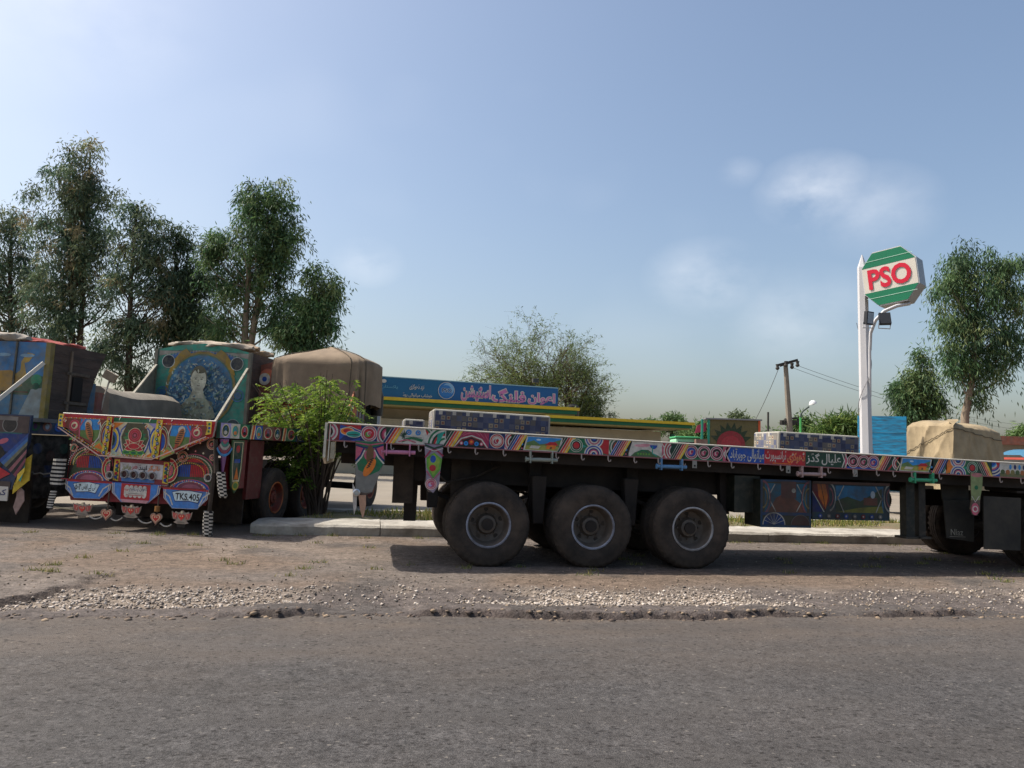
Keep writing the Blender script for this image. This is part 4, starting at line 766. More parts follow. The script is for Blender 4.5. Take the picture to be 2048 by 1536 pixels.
# lower tail panel
b = MB(); P_ = qa([(150, 150), (1800, 150), (1790, 800), (1720, 985), (200, 985), (130, 760)]); b.prism(P_[::-1], (0, .14, 0), Ux, Vz, .03, col=C['dred']); lower = b.build('lower_tail_panel', M_paint, tb)
a = art_tail(.125)
pp(a, [(155, 240), (1795, 260), (1785, 790), (140, 750)], hx('#3a2c2a'))
for (cx, cy, sg) in ((400, 560, 1), (1560, 620, -1)):
    for r_, c_ in ((260, 'pnk'), (248, hx('#38492f')), (225, 'cre'), (216, hx('#3f5a35')), (190, 'pnk'), (180, hx('#4a2a2c'))): pc(a, cx, cy + 40, r_, c_, ry=r_ * .82, a0=0, a1=180)
    pp(a, [(cx - 200, cy + 40), (cx + 210, cy + 40), (cx + 250, cy + 190), (cx - 250, cy + 190)], hx('#3d4a33'))
    for k in range(16): pp(a, [(cx - 165 + k * 20, cy - 55), (cx - 165 + k * 20 + 14, cy - 55), (cx - 165 + k * 20 + 14, cy + 70), (cx - 165 + k * 20, cy + 70)], (('red' if (k < 7) == (sg > 0) else 'blu')))
    pc(a, cx + 20, cy - 85, 90, 'red', ry=40, a0=0, a1=180)
    for r_, c_ in ((215, 'pnk'), (200, 'blu'), (170, 'wht'), (162, hx('#7e3d50')), (110, hx('#a05a6a'))): pc(a, cx, cy + 200, r_, c_, ry=r_ * .48, a0=0, a1=180)
for (x, y, r) in ((190, 420, 45), (250, 310, 55), (1440, 480, 60), (1750, 340, 60), (350, 440, 30), (1770, 480, 35)): u, v = qa([(x, y)])[0]; a.rosette(u, v, r / 690, 'cre', 'red', 'dgrn', 'pnk')
for (cx, a0, a1) in ((640, 90, 270), (1310, -90, 90)): 
    for r_, c_ in ((130, 'cre'), (120, 'red'), (88, 'cre'), (80, hx('#3b6a3a')), (60, 'pnk')): u, v = qa([(cx, 630)])[0]; a.ell(u, v, r_ / 900, c_, ry=r_ / 690, a0=a0, a1=a1)
for k in range(16): x = 180 + (k * 397) % 1580; y = 270 + (k * 173) % 130; u, v = qa([(x, y)])[0]; a.leaf(u, v, .09, .04, k * 50, ('grn', 'lgrn', 'dred')[k % 3])
for (cx, cy) in ((400, 600), (1560, 660)):               # rows of painted beads along the arches
    for (rx, ry, cc, nn_) in ((236, 194, 'wht', 30), (205, 168, 'org', 26), (165, 118, 'yel', 22)):
        for i in range(nn_ + 1): an = math.pi * i / nn_; pc(a, cx + rx * math.cos(an), cy - ry * math.sin(an), 6, cc, n=6)
    for i in range(24): an = math.pi * (i + .5) / 24; pc(a, cx + 186 * math.cos(an), cy + 160 - 90 * math.sin(an), 7, ('wht', 'org')[i % 2], n=6)
for i in range(34): pc(a, 165 + (i * 331) % 1610, 285 + (i * 97) % 190, 11, ('org', 'cre', 'lgrn', 'red')[i % 4], n=7); pc(a, 165 + (i * 331) % 1610, 285 + (i * 97) % 190, 5, 'wht', n=6)
pl(a, [(150, 752), (690, 765)], 12, 'dred'); pl(a, [(1265, 800), (1780, 812)], 12, 'dred')
a.build('painting', M_paint, lower)
# centre panel with lettering and four lamps
b = MB(); P_ = qa([(675, 515), (1300, 535), (1300, 795), (1150, 790), (1150, 765), (675, 755)]); b.prism(P_[::-1], (0, .11, 0), Ux, Vz, .03, col=C['wht']); cp_ = b.build('centre_panel', M_paint, tb)
a = art_tail(.095)
pp(a, [(675, 515), (1300, 535), (1300, 790), (675, 757)], hx('#8b3038')); pp(a, [(745, 560), (1235, 575), (1235, 730), (760, 720)], hx('#c9c7c9')); pp(a, [(770, 715), (1150, 728), (1150, 770), (780, 762)], hx('#3f70b0'))
for (x0, x1, y0) in ((680, 740, 560), (1240, 1300, 575)):
    pp(a, [(x0, y0 - 30), (x1, y0 - 28), (x1, y0 + 200), (x0, y0 + 190)], 'yel')
    for k in range(5): pc(a, (x0 + x1) / 2, y0 + k * 40, 18, ('red', 'blu', 'grn')[k % 3]); pc(a, (x0 + x1) / 2 + 15, y0 + 18 + k * 40, 10, 'dgrn')
(u0, v0), (u1, v1) = qa([(775, 640), (1190, 585)]); a.text('برادرز', u0, v0, u0 + .15, v1, hx('#8a8a2a'), .02); a.text('خضر', u0 + .17, v0, u0 + .26, v1, 'red', .02); a.text('اینڈ', u0 + .28, v0, u0 + .42, v1, 'blk', .02); a.text('ٹائیگر', u0 + .44, v0, u1 + .02, v1, 'org', .02)
a.build('lettering', M_paint, cp_)
for i, x in enumerate((815, 920, 1025, 1130)):
    u, v = qa([(x, 685 + i * 4)])[0]; e = MB(); A_ = Matrix.Translation((u, .08, v)) @ Matrix.Rotation(R(90), 4, 'X')
    e.lathe([(.0, .0), (.048, .0), (.052, .03), (.06, .035), (.062, .01), (.062, -.02)], 18, A_, col=hx('#9a9a9a')); e.lathe([(.001, .012), (.03, .006), (.047, .002)], 14, A_, col=hx('#4a2a28')); e.build('tail_lamp', M_plain, tb, smooth=40)
for (x, y) in ((1750, 692), (650, 700)):
    u, v = qa([(x, y)])[0]; e = MB(); A_ = Matrix.Translation((u, .08, v)) @ Matrix.Rotation(R(90), 4, 'X'); e.lathe([(.0, .01), (.045, .004), (.05, .03), (.062, .032), (.064, -.03)], 18, A_, col=hx('#b5b0a8')); e.lathe([(.001, .014), (.04, .008)], 14, A_, col=hx('#3a3030')); e.build('reversing_lamp', M_plain, tb, smooth=40)
# V shaped tailboard
VT = [(95, 55), (1820, 105), (1800, 262), (1620, 345), (1235, 516), (640, 490), (150, 205), (92, 195)]
b = MB(); b.prism(qa(VT)[::-1], (0, -.02, 0), Ux, Vz, .05, col=C['red'], scol=hx('#b5a0a0')); tail = b.build('tailboard', M_paint, tb, bevel=.006)
a = art_tail(-.045)
pp(a, [(690, 85), (1205, 98), (1205, 508), (690, 492)], 'cre'); pp(a, [(690, 85), (1205, 98), (1205, 140), (690, 130)], 'grn')
for (x, s_) in ((700, 1), (1195, -1)):
    for r_, c_ in ((185, 'wht'), (172, 'blu'), (140, hx('#d8cf9a')), (128, 'yel'), (100, hx('#2f62a8')), (60, 'dgrn')): u, v = qa([(x, 330)])[0]; a.ell(u, v, r_ * .52 / 690, c_, ry=r_ * .95 / 690, a0=(-90 if s_ > 0 else 90), a1=(90 if s_ > 0 else 270))
    pp(a, [(x, 492), (x, 420), (x + s_ * 120, 495)], 'org' if s_ < 0 else hx('#b8c8b0')); pp(a, [(x, 140), (x + s_ * 110, 140), (x, 215)], 'org' if s_ > 0 else 'lil'); pl(a, [(x + s_ * 180, 140), (x + s_ * 100, 220), (x + s_ * 85, 300), (x + s_ * 110, 400), (x + s_ * 160, 490)], 16, 'wht'); pl(a, [(x + s_ * 165, 140), (x + s_ * 92, 215), (x + s_ * 75, 300), (x + s_ * 98, 400), (x + s_ * 140, 490)], 12, 'blu')
pp(a, [(850, 140), (1060, 145), (1110, 300), (1060, 440), (1000, 495), (880, 490), (830, 420), (800, 290)], hx('#4e4a30'))
for k in range(9): u, v = qa([(955, 320)])[0]; a.leaf(u, v, .21, .09, 10 + k * 20, 'grn' if k % 2 else hx('#4d7a45'))
for k, (x, y) in enumerate(((875, 450), (955, 455), (1030, 455))): u, v = qa([(x, y)])[0]; a.ell(u, v, .075, 'lgrn', ry=.035); a.ell(u, v, .05, 'grn', ry=.02)
u, v = qa([(955, 370)])[0]
for k, (rot, l_) in enumerate(((5, .18), (175, .18), (30, .17), (150, .17), (-20, .16), (200, .16), (60, .15), (120, .15))): a.leaf(u, v - .02, l_ + .012, .105, rot, 'cre'); a.leaf(u, v - .02, l_, .09, rot, 'red')
u, v = qa([(955, 270)])[0]
for r_, c_ in ((.115, 'cre'), (.107, 'red'), (.08, 'pnk'), (.073, 'red'), (.05, 'pnk'), (.043, 'dred'), (.02, 'pnk')): a.ell(u, v, r_, c_)
u, v = qa([(955, 385)])[0]; a.ell(u, v, .10, 'cre', ry=.05); a.ell(u, v, .092, 'red', ry=.043)
for s_ in (0, 1):
    X = (lambda x: x) if s_ == 0 else (lambda x: 1905 - x); T = lambda pts: [(X(x), y + (45 if s_ else 0)) for x, y in pts]
    pp(a, T([(145, 65), (640, 75), (640, 475), (160, 200)]), hx('#7c3a2e')); pp(a, T([(330, 110), (540, 112), (560, 300), (480, 350), (330, 290)]), 'sky'); pp(a, T([(330, 230), (570, 220), (560, 320), (480, 350), (330, 290)]), hx('#5f7a3c')); pp(a, T([(145, 62), (640, 72), (640, 108), (160, 100)]), 'red')
    for (x, y, r) in ((262, 180, 62),): u, v = qa(T([(x, y)]))[0]; a.rosette(u, v, r / 690, 'pnk', 'red', 'cre', 'dred')
    pl(a, T([(370, 110), (325, 190), (330, 300)]), 14, 'pnk'); pl(a, T([(540, 112), (570, 200), (555, 300), (490, 390)]), 14, 'wht')
    for r_, c_ in ((190, 'cre'), (178, 'dgrn'), (160, 'cre'), (150, 'dred'), (110, 'yel'), (100, 'blu')): u, v = qa(T([(640, 290)]))[0]; a.ell(u, v, r_ * .45 / 690, c_, ry=r_ * .9 / 690, a0=(90 if s_ == 0 else -90), a1=(270 if s_ == 0 else 90))
    pp(a, T([(480, 395), (560, 330), (640, 400), (640, 480)]), hx('#8a9a55')); pp(a, T([(510, 405), (570, 360), (630, 440)]), 'org')
    u, v = qa(T([(425, 165)]))[0]; a.ell(u, v, .06, 'wht', ry=.07); u, v = qa(T([(440, 240)]))[0]; a.ell(u, v, .06, hx('#b06a35'), ry=.15, rot=(18 if s_ == 0 else -18))
    for k in range(7): pl(a, T([(395 + k * 8, 165 + k * 22), (440 + k * 8, 178 + k * 20)]), 9, 'blk')
    u, v = qa(T([(455, 300)]))[0]; a.leaf(u, v, .1, .05, -60 if s_ == 0 else -120, hx('#a04028'))
for (x0, x1, yt, yb) in ((640, 695, 80, 490), (1203, 1268, 100, 512)):
    pp(a, [(x0, yt), (x1, yt + 2), (x1 - 15, yb), (x0 - 30, yb - 15)], 'yel')
    for k in range(9): y = yt + 25 + k * (yb - yt) / 9.2; x = (x0 + x1) / 2 - 20 * (k / 9); pc(a, x + (8 if k % 2 else -8), y, 17, ('red', 'grn', 'blu')[k % 3]); pc(a, x, y + 18, 8, 'dgrn'); pc(a, x + (8 if k % 2 else -8), y, 7, 'wht')
for x0, s_ in ((95, 1), (1810, -1)):
    o_ = 0 if s_ > 0 else 45; pp(a, [(x0, 60 + o_), (x0 + s_ * 60, 62 + o_), (x0 + s_ * 45, 130 + o_), (x0 + s_ * 60, 205 + o_), (x0, 190 + o_)], 'yel'); pc(a, x0 + s_ * 25, 90 + o_, 14, 'grn'); pc(a, x0 + s_ * 22, 130 + o_, 14, 'blu'); pc(a, x0 + s_ * 25, 165 + o_, 13, 'grn')
for (p0, p1, nn_) in (((165, 222), (600, 462), 34), ((1790, 282), (1275, 488), 34), ((705, 482), (1195, 498), 30), ((160, 108), (630, 118), 26), ((1285, 150), (1780, 160), 26)):   # beaded edges
    for i in range(nn_ + 1): t = i / nn_; pc(a, p0[0] + (p1[0] - p0[0]) * t, p0[1] + (p1[1] - p0[1]) * t - 8, 6, ('wht', 'org', 'yel')[i % 3], n=6)
for (x, y) in ((205, 130), (330, 330), (600, 150), (560, 380), (1690, 175), (1580, 375), (1300, 190), (1345, 420), (760, 170), (1140, 180), (760, 470), (1140, 480)):
    u, v = qa([(x, y)])[0]
    for k in range(6): a.leaf(u, v, .035, .018, k * 60, ('cre', 'org', 'wht')[k % 3])
    a.ell(u, v, .010, 'red', n=8)
for pts in ([(150, 205), (640, 488)], [(640, 490), (1235, 516)], [(1235, 514), (1800, 265)]): pl(a, pts, 12, hx('#c9a79a'))
a.build('painting', M_paint, tail)
b = MB(); P_ = qa([(95, 52), (1820, 102)]); b.tube([(P_[0][0], -.03, P_[0][1]), (P_[1][0], -.03, P_[1][1])], .012, 6, col=hx('#b8b4aa'))
for x in (235, 555, 770, 1110, 1350, 1690): u, v = qa([(x, 60 + .028 * (x - 120))])[0]; b.tube([(u, -.05, v), (u - .012, -.055, v - .025), (u - .016, -.055, v - .05)], .006, 5, col=hx('#cfcabc'))
b.build('rope_rail', M_plain, tb, smooth=40)
# three scalloped number boards
def board(pts, artf, name='number_board'):
    b = MB(); P_ = qa(pts); b.prism(P_[::-1], (0, .075, 0), Ux, Vz, .025, col=C['blu'], scol=hx('#8a8fa0')); o = b.build(name, M_paint, tb); a = art_tail(.0615); artf(a); a.build('lettering', M_paint, o)
def sc(a, cx, cy, w, hh, tilt=0):
    for k, c_ in enumerate(('wht', hx('#27539f'), 'wht', hx('#3f7ac0'))): s_ = 1 - k * .035; pp(a, [(cx - w * s_, cy - hh * .5), (cx + w * s_, cy - hh * .5 + tilt), (cx + w * .97 * s_, cy), (cx + w * .55, cy + hh * .5 * s_ + k * 2), (cx - w * .55, cy + hh * .5 * s_ + k * 2), (cx - w * .97 * s_, cy)], c_)
def bl(a):
    sc(a, 420, 860, 265, 195, 10); pp(a, [(175, 762), (690, 772), (690, 790), (170, 780)], 'red')
    for r_, c_ in ((205, 'wht'), (192, 'blu')): pass
    pp(a, [(245, 800), (330, 782), (430, 778), (560, 800), (515, 905), (430, 888), (290, 895)], 'dblu'); pp(a, [(252, 806), (330, 790), (430, 786), (552, 806), (510, 896), (430, 880), (292, 887)], hx('#c6d8dc'))
    for s_ in (-1, 1): pl(a, [(405 + s_ * 265, 800), (405 + s_ * 190, 850), (405 + s_ * 150, 930)], 14, 'wht')
    (u0, v0), (u1, v1) = qa([(272, 872), (510, 800)]); a.text('۴۰۵', u0, v0 + .01, u0 + .11, v1 - .01, 'blk', .03); a.text('ٹی کے ایس', u0 + .12, v0, u1, v1, 'blk', .015)
board([(155, 755), (690, 770), (690, 800), (640, 860), (590, 945), (430, 962), (250, 940), (200, 870), (150, 800)], bl)
def bc(a):
    sc(a, 965, 880, 275, 200, 10); pp(a, [(800, 780), (1130, 790), (1130, 955), (800, 945)], 'red'); u, v = qa([(965, 865)])[0]
    for k in range(10): a.ell(u - .15 + (k % 5) * .075, v + (.06 if k < 5 else -.06), .034, 'wht')
    a.rect(u - .19, v - .06, u + .19, v + .06, 'wht'); a.text('اعوان پٹرولیم', u - .10, v - .005, u + .185, v + .075, 'dblu', .015); a.text('جوہرآباد', u - .19, v + .0, u - .115, v + .06, 'red', .015); a.line([(u - .12, v - .03), (u + .12, v - .03)], .008, 'gry'); a.line([(u - .15, v - .055), (u + .15, v - .055)], .01, hx('#b05a5a'))
    pp(a, [(800, 945), (1130, 955), (1100, 985), (830, 975)], hx('#c08a90'))
board([(690, 772), (1240, 785), (1230, 830), (1150, 930), (1100, 985), (830, 978), (780, 920), (700, 830)], bc)
def br(a):
    sc(a, 1525, 915, 250, 215, 10); pp(a, [(1265, 805), (1770, 820), (1770, 838), (1268, 825)], 'red'); pp(a, [(1370, 850), (1460, 828), (1570, 828), (1715, 850), (1670, 965), (1560, 945), (1410, 950)], 'dblu'); pp(a, [(1378, 855), (1460, 836), (1570, 836), (1706, 856), (1664, 955), (1560, 936), (1414, 942)], hx('#c6d8dc'))
    for s_ in (-1, 1): pl(a, [(1535 + s_ * 255, 850), (1535 + s_ * 185, 900), (1535 + s_ * 145, 990)], 14, 'wht')
    (u0, v0), (u1, v1) = qa([(1412, 930), (1678, 866)]); a.text('TKS.405', u0, v0, u1, v1, 'blk', .02)
board([(1262, 800), (1775, 815), (1765, 860), (1720, 930), (1660, 1020), (1560, 1028), (1400, 1005), (1320, 930), (1270, 850)], br)
# eagle and heart pendants on a hose
eag = [(-150, 75), (-110, 40), (-95, 75), (-60, 60), (-25, 70), (-10, 90), (15, 92), (30, 70), (60, 62), (95, 78), (112, 42), (150, 78), (140, 20), (120, -30), (70, -40), (110, -75), (60, -90), (-60, -90), (-112, -72), (-68, -40), (-120, -28), (-142, 20)]
def eagle(x, y):
    u, v = qa([(x, y)])[0]; k = 1 / 900; b = MB(); b.prism([(p[0] * k, p[1] * k) for p in eag][::-1], (u, .05, v), Ux, Vz, .02, col=hx('#9c8b7c')); o = b.build('eagle_pendant', M_paint, tb)
    a = Art((u, .04, v), Ux, Vz)
    for s_ in (-1, 1): a.poly([(s_ * t[0] * k, t[1] * k) for t in ((60, 45), (135, 60), (125, 0), (100, -25), (65, -20))][::s_ * -1 or 1], hx('#b4514a')); a.line([(s_ * 75 * k, 40 * k), (s_ * 95 * k, -15 * k)], .005, 'cre')
    heart(a, 0, .005, .055, hx('#c93a2e')); a.ell(-.018, .018, .009, 'cre'); a.ell(.018, .018, .009, 'cre'); a.ell(0, .075, .018, 'cre'); a.line([(-.06, -.075), (.06, -.075)], .02, hx('#7d7466')); a.build('painting', M_paint, o)
    b = MB()
    for j in range(7): b.box((u - .06 + .02 * j, .05, v - .125), (.008, .008, .05), col=hx('#3a3530'))
    b.build('fringe', M_paint, o)
def heart(a, u, v, s, c):
    pts = []
    for i in range(28):
        t = 2 * math.pi * i / 28; x = 16 * math.sin(t) ** 3; y = 13 * math.cos(t) - 5 * math.cos(2 * t) - 2 * math.cos(3 * t) - math.cos(4 * t); pts.append((u + x * s / 16, v + y * s / 16))
    a.poly(pts[::-1], c)
def heart_p(x, y):
    u, v = qa([(x, y)])[0]; b = MB(); pts = []
    for i in range(28):
        t = 2 * math.pi * i / 28; s_ = .098; pts.append((16 * math.sin(t) ** 3 * s_ / 16, (13 * math.cos(t) - 5 * math.cos(2 * t) - 2 * math.cos(3 * t) - math.cos(4 * t)) * s_ / 16))
    b.prism(pts[::-1], (u, .045, v), Ux, Vz, .022, col=hx('#a58a76')); o = b.build('heart_pendant', M_paint, tb); a = Art((u, .034, v), Ux, Vz)
    heart(a, 0, 0, .082, hx('#c4553f')); heart(a, 0, 0, .07, 'cre'); heart(a, 0, 0, .056, hx('#c22f28')); a.ell(-.018, .015, .011, 'cre'); a.ell(.018, .015, .011, 'cre'); a.build('painting', M_paint, o)
    b = MB(); b.tube([(u, .06, v + .08), (u, .06, v + .33)], .012, 6, col=hx('#4a3a30'))
    if x > 1000: b.tube([(u, .05, v + .1), (u, .05, v + .18)], .04, 10, col=hx('#8a5f2e'))
    b.build('pendant_rod', M_paint, o)
eg = ((390, 1070), (942, 1070), (1508, 1110))
for x, y in eg: eagle(x, y)
for x, y in ((670, 1110), (1230, 1130)): heart_p(x, y)
for (x0, y0, x1, y1) in ((470, 1140, 620, 1140), (720, 1155, 850, 1140), (1025, 1150, 1180, 1170), (1275, 1180, 1400, 1190)):
    pts = []
    for i in range(9):
        t = i / 8; u, v = qa([(x0 + (x1 - x0) * t, y0 + (y1 - y0) * t + 28 * 4 * t * (1 - t))])[0]; pts.append((u, .055, v))
    b = MB(); b.tube(pts, .011, 6, col=hx('#a8a195')); b.build('hose', M_plain, tb, smooth=50)
# chequered cloth tassels
def tassel(x, y0, y1, w, lean=0, chq=False, sub=7):
    b = MB(); n = 14; m_ = 12; u, v0 = qa([(x, y0)])[0]; v1 = qa([(x, y1)])[0][1]
    for i in range(n):
        for k in range(m_):
            def pt(i_, k_):
                t = i_ / n; an = 2 * math.pi * k_ / m_; rr = w / 690 / 2 * (1 + .10 * math.sin(3 * an + 5 * t) - .25 * (t > .93)); return (u + lean * t / 690 + rr * math.cos(an), .03 + rr * .6 * math.sin(an), v0 + (v1 - v0) * t)
            cc = C['wht'] if ((i + (k // 2 if chq else 0)) % 2 == 0) else C['blk']; b.add([pt(i, k), pt(i, k + 1), pt(i + 1, k + 1), pt(i + 1, k)], [(0, 1, 2, 3)], cc)
    b.build('cloth_tassel', M_cloth, tb, smooth=60)
tassel(75, 545, 840, 150); tassel(42, 890, 1085, 75, -20); tassel(1890, 625, 890, 95, 60, True); tassel(1795, 1035, 1290, 105, 20, True)
b = MB(); (u, v), (u2, v2) = qa([(1800, 290)])[0], qa([(1840, 640)])[0]; b.tube([(u, .05, v), (u + .03, .05, (v + v2) / 2), (u2, .05, v2)], .035, 8); (u3, v3) = qa([(1790, 1040)])[0]; b.tube([(u + .02, .08, v - .1), (u3, .08, v3)], .03, 8); b.build('rubber_strap', M_rubber, tb, smooth=50)
b = MB(); b.tube([(-1.45, .15, .30), (-1.1, .15, .285)], .012, 6, col=C['cre']); b.build('bumper_bar', M_plain, tb)
b = MB(); b.box((0, 1.25, .55), (2.3, .03, .86)); b.build('mud_flap_or_shade_sheet', M_rubber, tb)  # full-width black sheet added to stand in for shade under the tail
# side cabinets, shields and wheels
b = MB(); b.box((HW - .08, .75, 1.12), (.06, .55, .78), col=hx('#6f2227')); b.box((HW - .12, 1.45, 1.02), (.06, .5, .98), col=hx('#591a1e')); b.build('side_skirt', M_paint, tb)
b = MB(); b.prism([(-.19, 0), (.19, 0), (.17, -.45), (.13, -.72), (0, -.84), (-.13, -.72), (-.17, -.45)], (HW + .005, .62, ZT - .26), (0, 1, 0), Vz, .02, col=hx('#3d5a3a')); o = b.build('painted_shield', M_paint, tb); a = Art((HW + .016, .62, ZT - .26), (0, 1, 0), Vz)
a.poly([(-.15, -.03), (-.14, -.45), (-.1, -.66), (.1, -.66), (.14, -.45), (.15, -.03)], 'cre'); a.poly([(-.13, -.04), (-.12, -.45), (-.08, -.63), (.08, -.63), (.12, -.45), (.13, -.04)], 'dgrn'); a.ell(0, -.14, .06, 'red'); a.rect(-.09, -.36, .09, -.30, 'blu'); a.poly([(-.07, -.62), (0, -.42), (.07, -.62)], 'org'); a.ell(0, -.72, .1, 'yel', ry=.07); a.ell(0, -.72, .07, 'lgrn', ry=.045); a.build('painting', M_faded, o)
b = MB(); b.prism([(-.12, 0), (.12, 0), (.07, -.35), (.02, -.6), (-.03, -.35)], (HW + .005, .2, ZT - .25), (0, 1, 0), Vz, .02, col=hx('#7a4a80')); o = b.build('painted_shield', M_paint, tb); a = Art((HW + .016, .2, ZT - .25), (0, 1, 0), Vz)
for k, c_ in enumerate(('pnk', 'tea', 'wht', 'mag', 'sky')): a.ring(0, .02, .05 + .05 * k, .09 + .05 * k, c_, a0=215, a1=325)
a.build('painting', M_faded, o)
def wheelx(parent, c, side, lip='#b5622c', inn='#7c2a1c'):
    """wheel whose axle runs along local x"""
    w_ = make_wheel(parent, c, r=.52, w=.27, side=side, lip=lip, inn=inn, deep=.09); w_.rotation_euler = (0, 0, R(90)); return w_
for yy in (2.2, 3.5):
    for (xx, sd) in ((HW - .16, -1), (HW - .48, 1), (-HW + .16, 1), (-HW + .48, -1)): wheelx(tb, (xx, yy, .52), sd, '#b5622c', '#7c2a1c')
for sx, sd in ((1, -1), (-1, 1)): wheelx(tb, (sx * (HW - .18), 7.3, .52), sd)
for yy in (2.2, 3.5, 7.3): b = MB(); b.tube([(-1, yy, .52), (1, yy, .52)], .08, 10); b.build('axle', M_steel, tb, smooth=40)
b = MB(); b.box((.75, 5.0, 1.0), (.6, 1.0, .55), col=hx('#6d5a3c')); o = b.build('fuel_tank', M_paint, tb, bevel=.08)
# headboard, side wings and cab at the front
HY = 5.9
b = MB(); b.prism([(-1.22, 0), (1.22, 0), (1.22, 1.55), (.7, 1.7), (-.7, 1.7), (-1.22, 1.55)], (0, HY, ZT - .1), Ux, Vz, .06, col=hx('#7d4a3c')); o = b.build('headboard', M_paint, tb); a = Art((0, HY - .03, ZT - .1), Ux, Vz)
for k in range(30): a.ell(-1.05 + (k * .377) % 2.1, .15 + (k * .211) % 1.2, .11 + .03 * (k % 3), ('cre', 'org', 'red', 'tea', 'wht', hx('#c06a50'))[k % 6]); a.ell(-1.05 + (k * .377) % 2.1, .15 + (k * .211) % 1.2, .06, ('red', 'blu', 'yel')[k % 3])
a.build('painting', M_faded, o)
b = MB(); b.prism([(0, 0), (-1.0, 0), (-.35, .75), (0, 1.35)], (1.26, HY, ZT - .02), (0, 1, 0), Vz, .03, col=hx('#b5653c')); o = b.build('headboard_brace', M_paint, tb); a = Art((1.277, HY, ZT - .02), (0, 1, 0), Vz)
for k, c_ in enumerate(('red', 'yel', 'org', 'tea', 'cre')): a.poly([(-.98 + .1 * k, .01), (-.9 + .1 * k, .01), (-.30 + .05 * k, .72 + .05 * k), (-.36 + .05 * k, .72 + .05 * k)], c_)
a.build('painting', M_paint, o)
b = MB(); b.box((0, HY + 1.1, 2.2), (2.36, 1.9, 1.7), col=hx('#7e8894')); cab = b.build('cab', M_paint, tb, bevel=.09)
b = MB(); b.box((1.185, HY + 1.25, 2.35), (.02, .9, .62)); b.build('side_window', M_glass, cab, bevel=.005)
a = Art((1.184, HY + .2, 1.4), (0, 1, 0), Vz)
for k in range(8): a.rect(.05 + .1 * k, .05, .11 + .1 * k, 1.5 - .3 * (k > 4), (hx('#8b8f9c'), hx('#6a2f3a'), hx('#b8b8c2'), hx('#3a4a5c'))[k % 4])
a.build('painting', M_faded, cab)
b = MB(); b.tube([(1.32, HY + 1.3, 2.25), (1.32, HY + 1.3, 2.72)], .13, 14, col=hx('#26241f')); b.tube([(1.32, HY + 1.3, 2.72), (1.32, HY + 1.3, 2.78), (1.2, HY + 1.2, 2.84), (.95, HY + 1.0, 2.84)], [.14, .12, .06, .06], 10, col=hx('#2a2a28')); b.build('air_cleaner', M_paint, tb, smooth=40)
# canvas over the headboard crown
def tarp_dome(name, W_, Dp, z0, z1, ztop, mat_, seed, loc, rotz, label, nfold=11, skirt=.1, parent=None):
    r = random.Random(seed); b = MB(); NX, NS = 84, 12; vs = []; ph = [r.uniform(0, 6.28) for _ in range(4)]
    def outline(t):
        a_ = 2 * math.pi * t; c_, s_ = math.cos(a_), math.sin(a_); e = .24; return (W_ / 2 * math.copysign(abs(c_) ** e, c_), Dp / 2 * math.copysign(abs(s_) ** e, s_))
    rows = NS + 8
    for j in range(rows + 1):
        for i in range(NX):
            t = i / NX; x, y = outline(t); fold = math.sin(2 * math.pi * t * nfold + ph[0]) * .5 + math.sin(2 * math.pi * t * nfold * 1.7 + ph[1]) * .35 + math.sin(2 * math.pi * t * 3 + ph[2]) * .4
            if j <= NS:
                f = j / NS; zz = z0 + .05 * fold + (z1 - z0) * f; k = 1 + skirt * .10 * (1 - f) + .055 * fold * (1 - f ** 3) - .03 * abs(math.sin(2 * math.pi * t * nfold * .5 + ph[2])) ** .5 * (1 - f); vs.append((x * k, y * k, zz))
            else:
                f = (j - NS) / 8; k = 1 - f; k2 = math.sqrt(max(0, 1 - k * k)); sag = .05 * math.sin(5 * x + ph[1]) * math.sin(4 * y + ph[3]) * f; vs.append((x * (1 - f ** 1.3), y * (1 - f ** 1.3), z1 + (ztop - z1) * f ** .8 + sag * .8))
    fs = [(j * NX + i, j * NX + (i + 1) % NX, (j + 1) * NX + (i + 1) % NX, (j + 1) * NX + i) for j in range(rows) for i in range(NX)]
    b.add(vs, fs); o = b.build(name, mat_, None, smooth=55); o.location = loc; o.rotation_euler = (0, 0, rotz)
    for i0 in (NX * 5 // 8, NX * 6 // 8 + 3, NX * 7 // 8 + 4):
        b = MB(); b.tube([Vector(vs[j * NX + i0]) * 1.0 + Vector((vs[j * NX + i0][0], vs[j * NX + i0][1], 0)).normalized() * .012 + Vector((0, 0, .012 * (j > NS))) for j in range(0, rows)], .010, 5, col=hx('#6a5f50')); b.build('rope', M_cloth, o)
    return tag(o, label, 'tarpaulin')
fwd = Vector((math.sin(AXB), math.cos(AXB), 0)); rgt = Vector((math.cos(AXB), -math.sin(AXB), 0))
tp = Vector(TB) + fwd * (HY + .45) + rgt * .42
tarp_dome('tarpaulin', 2.3, 1.4, 2.38, 3.37, 3.76, M_tarp, 3, (tp.x, tp.y, 0), -AXB, 'brown canvas cover tied over the high crown behind the green bush')

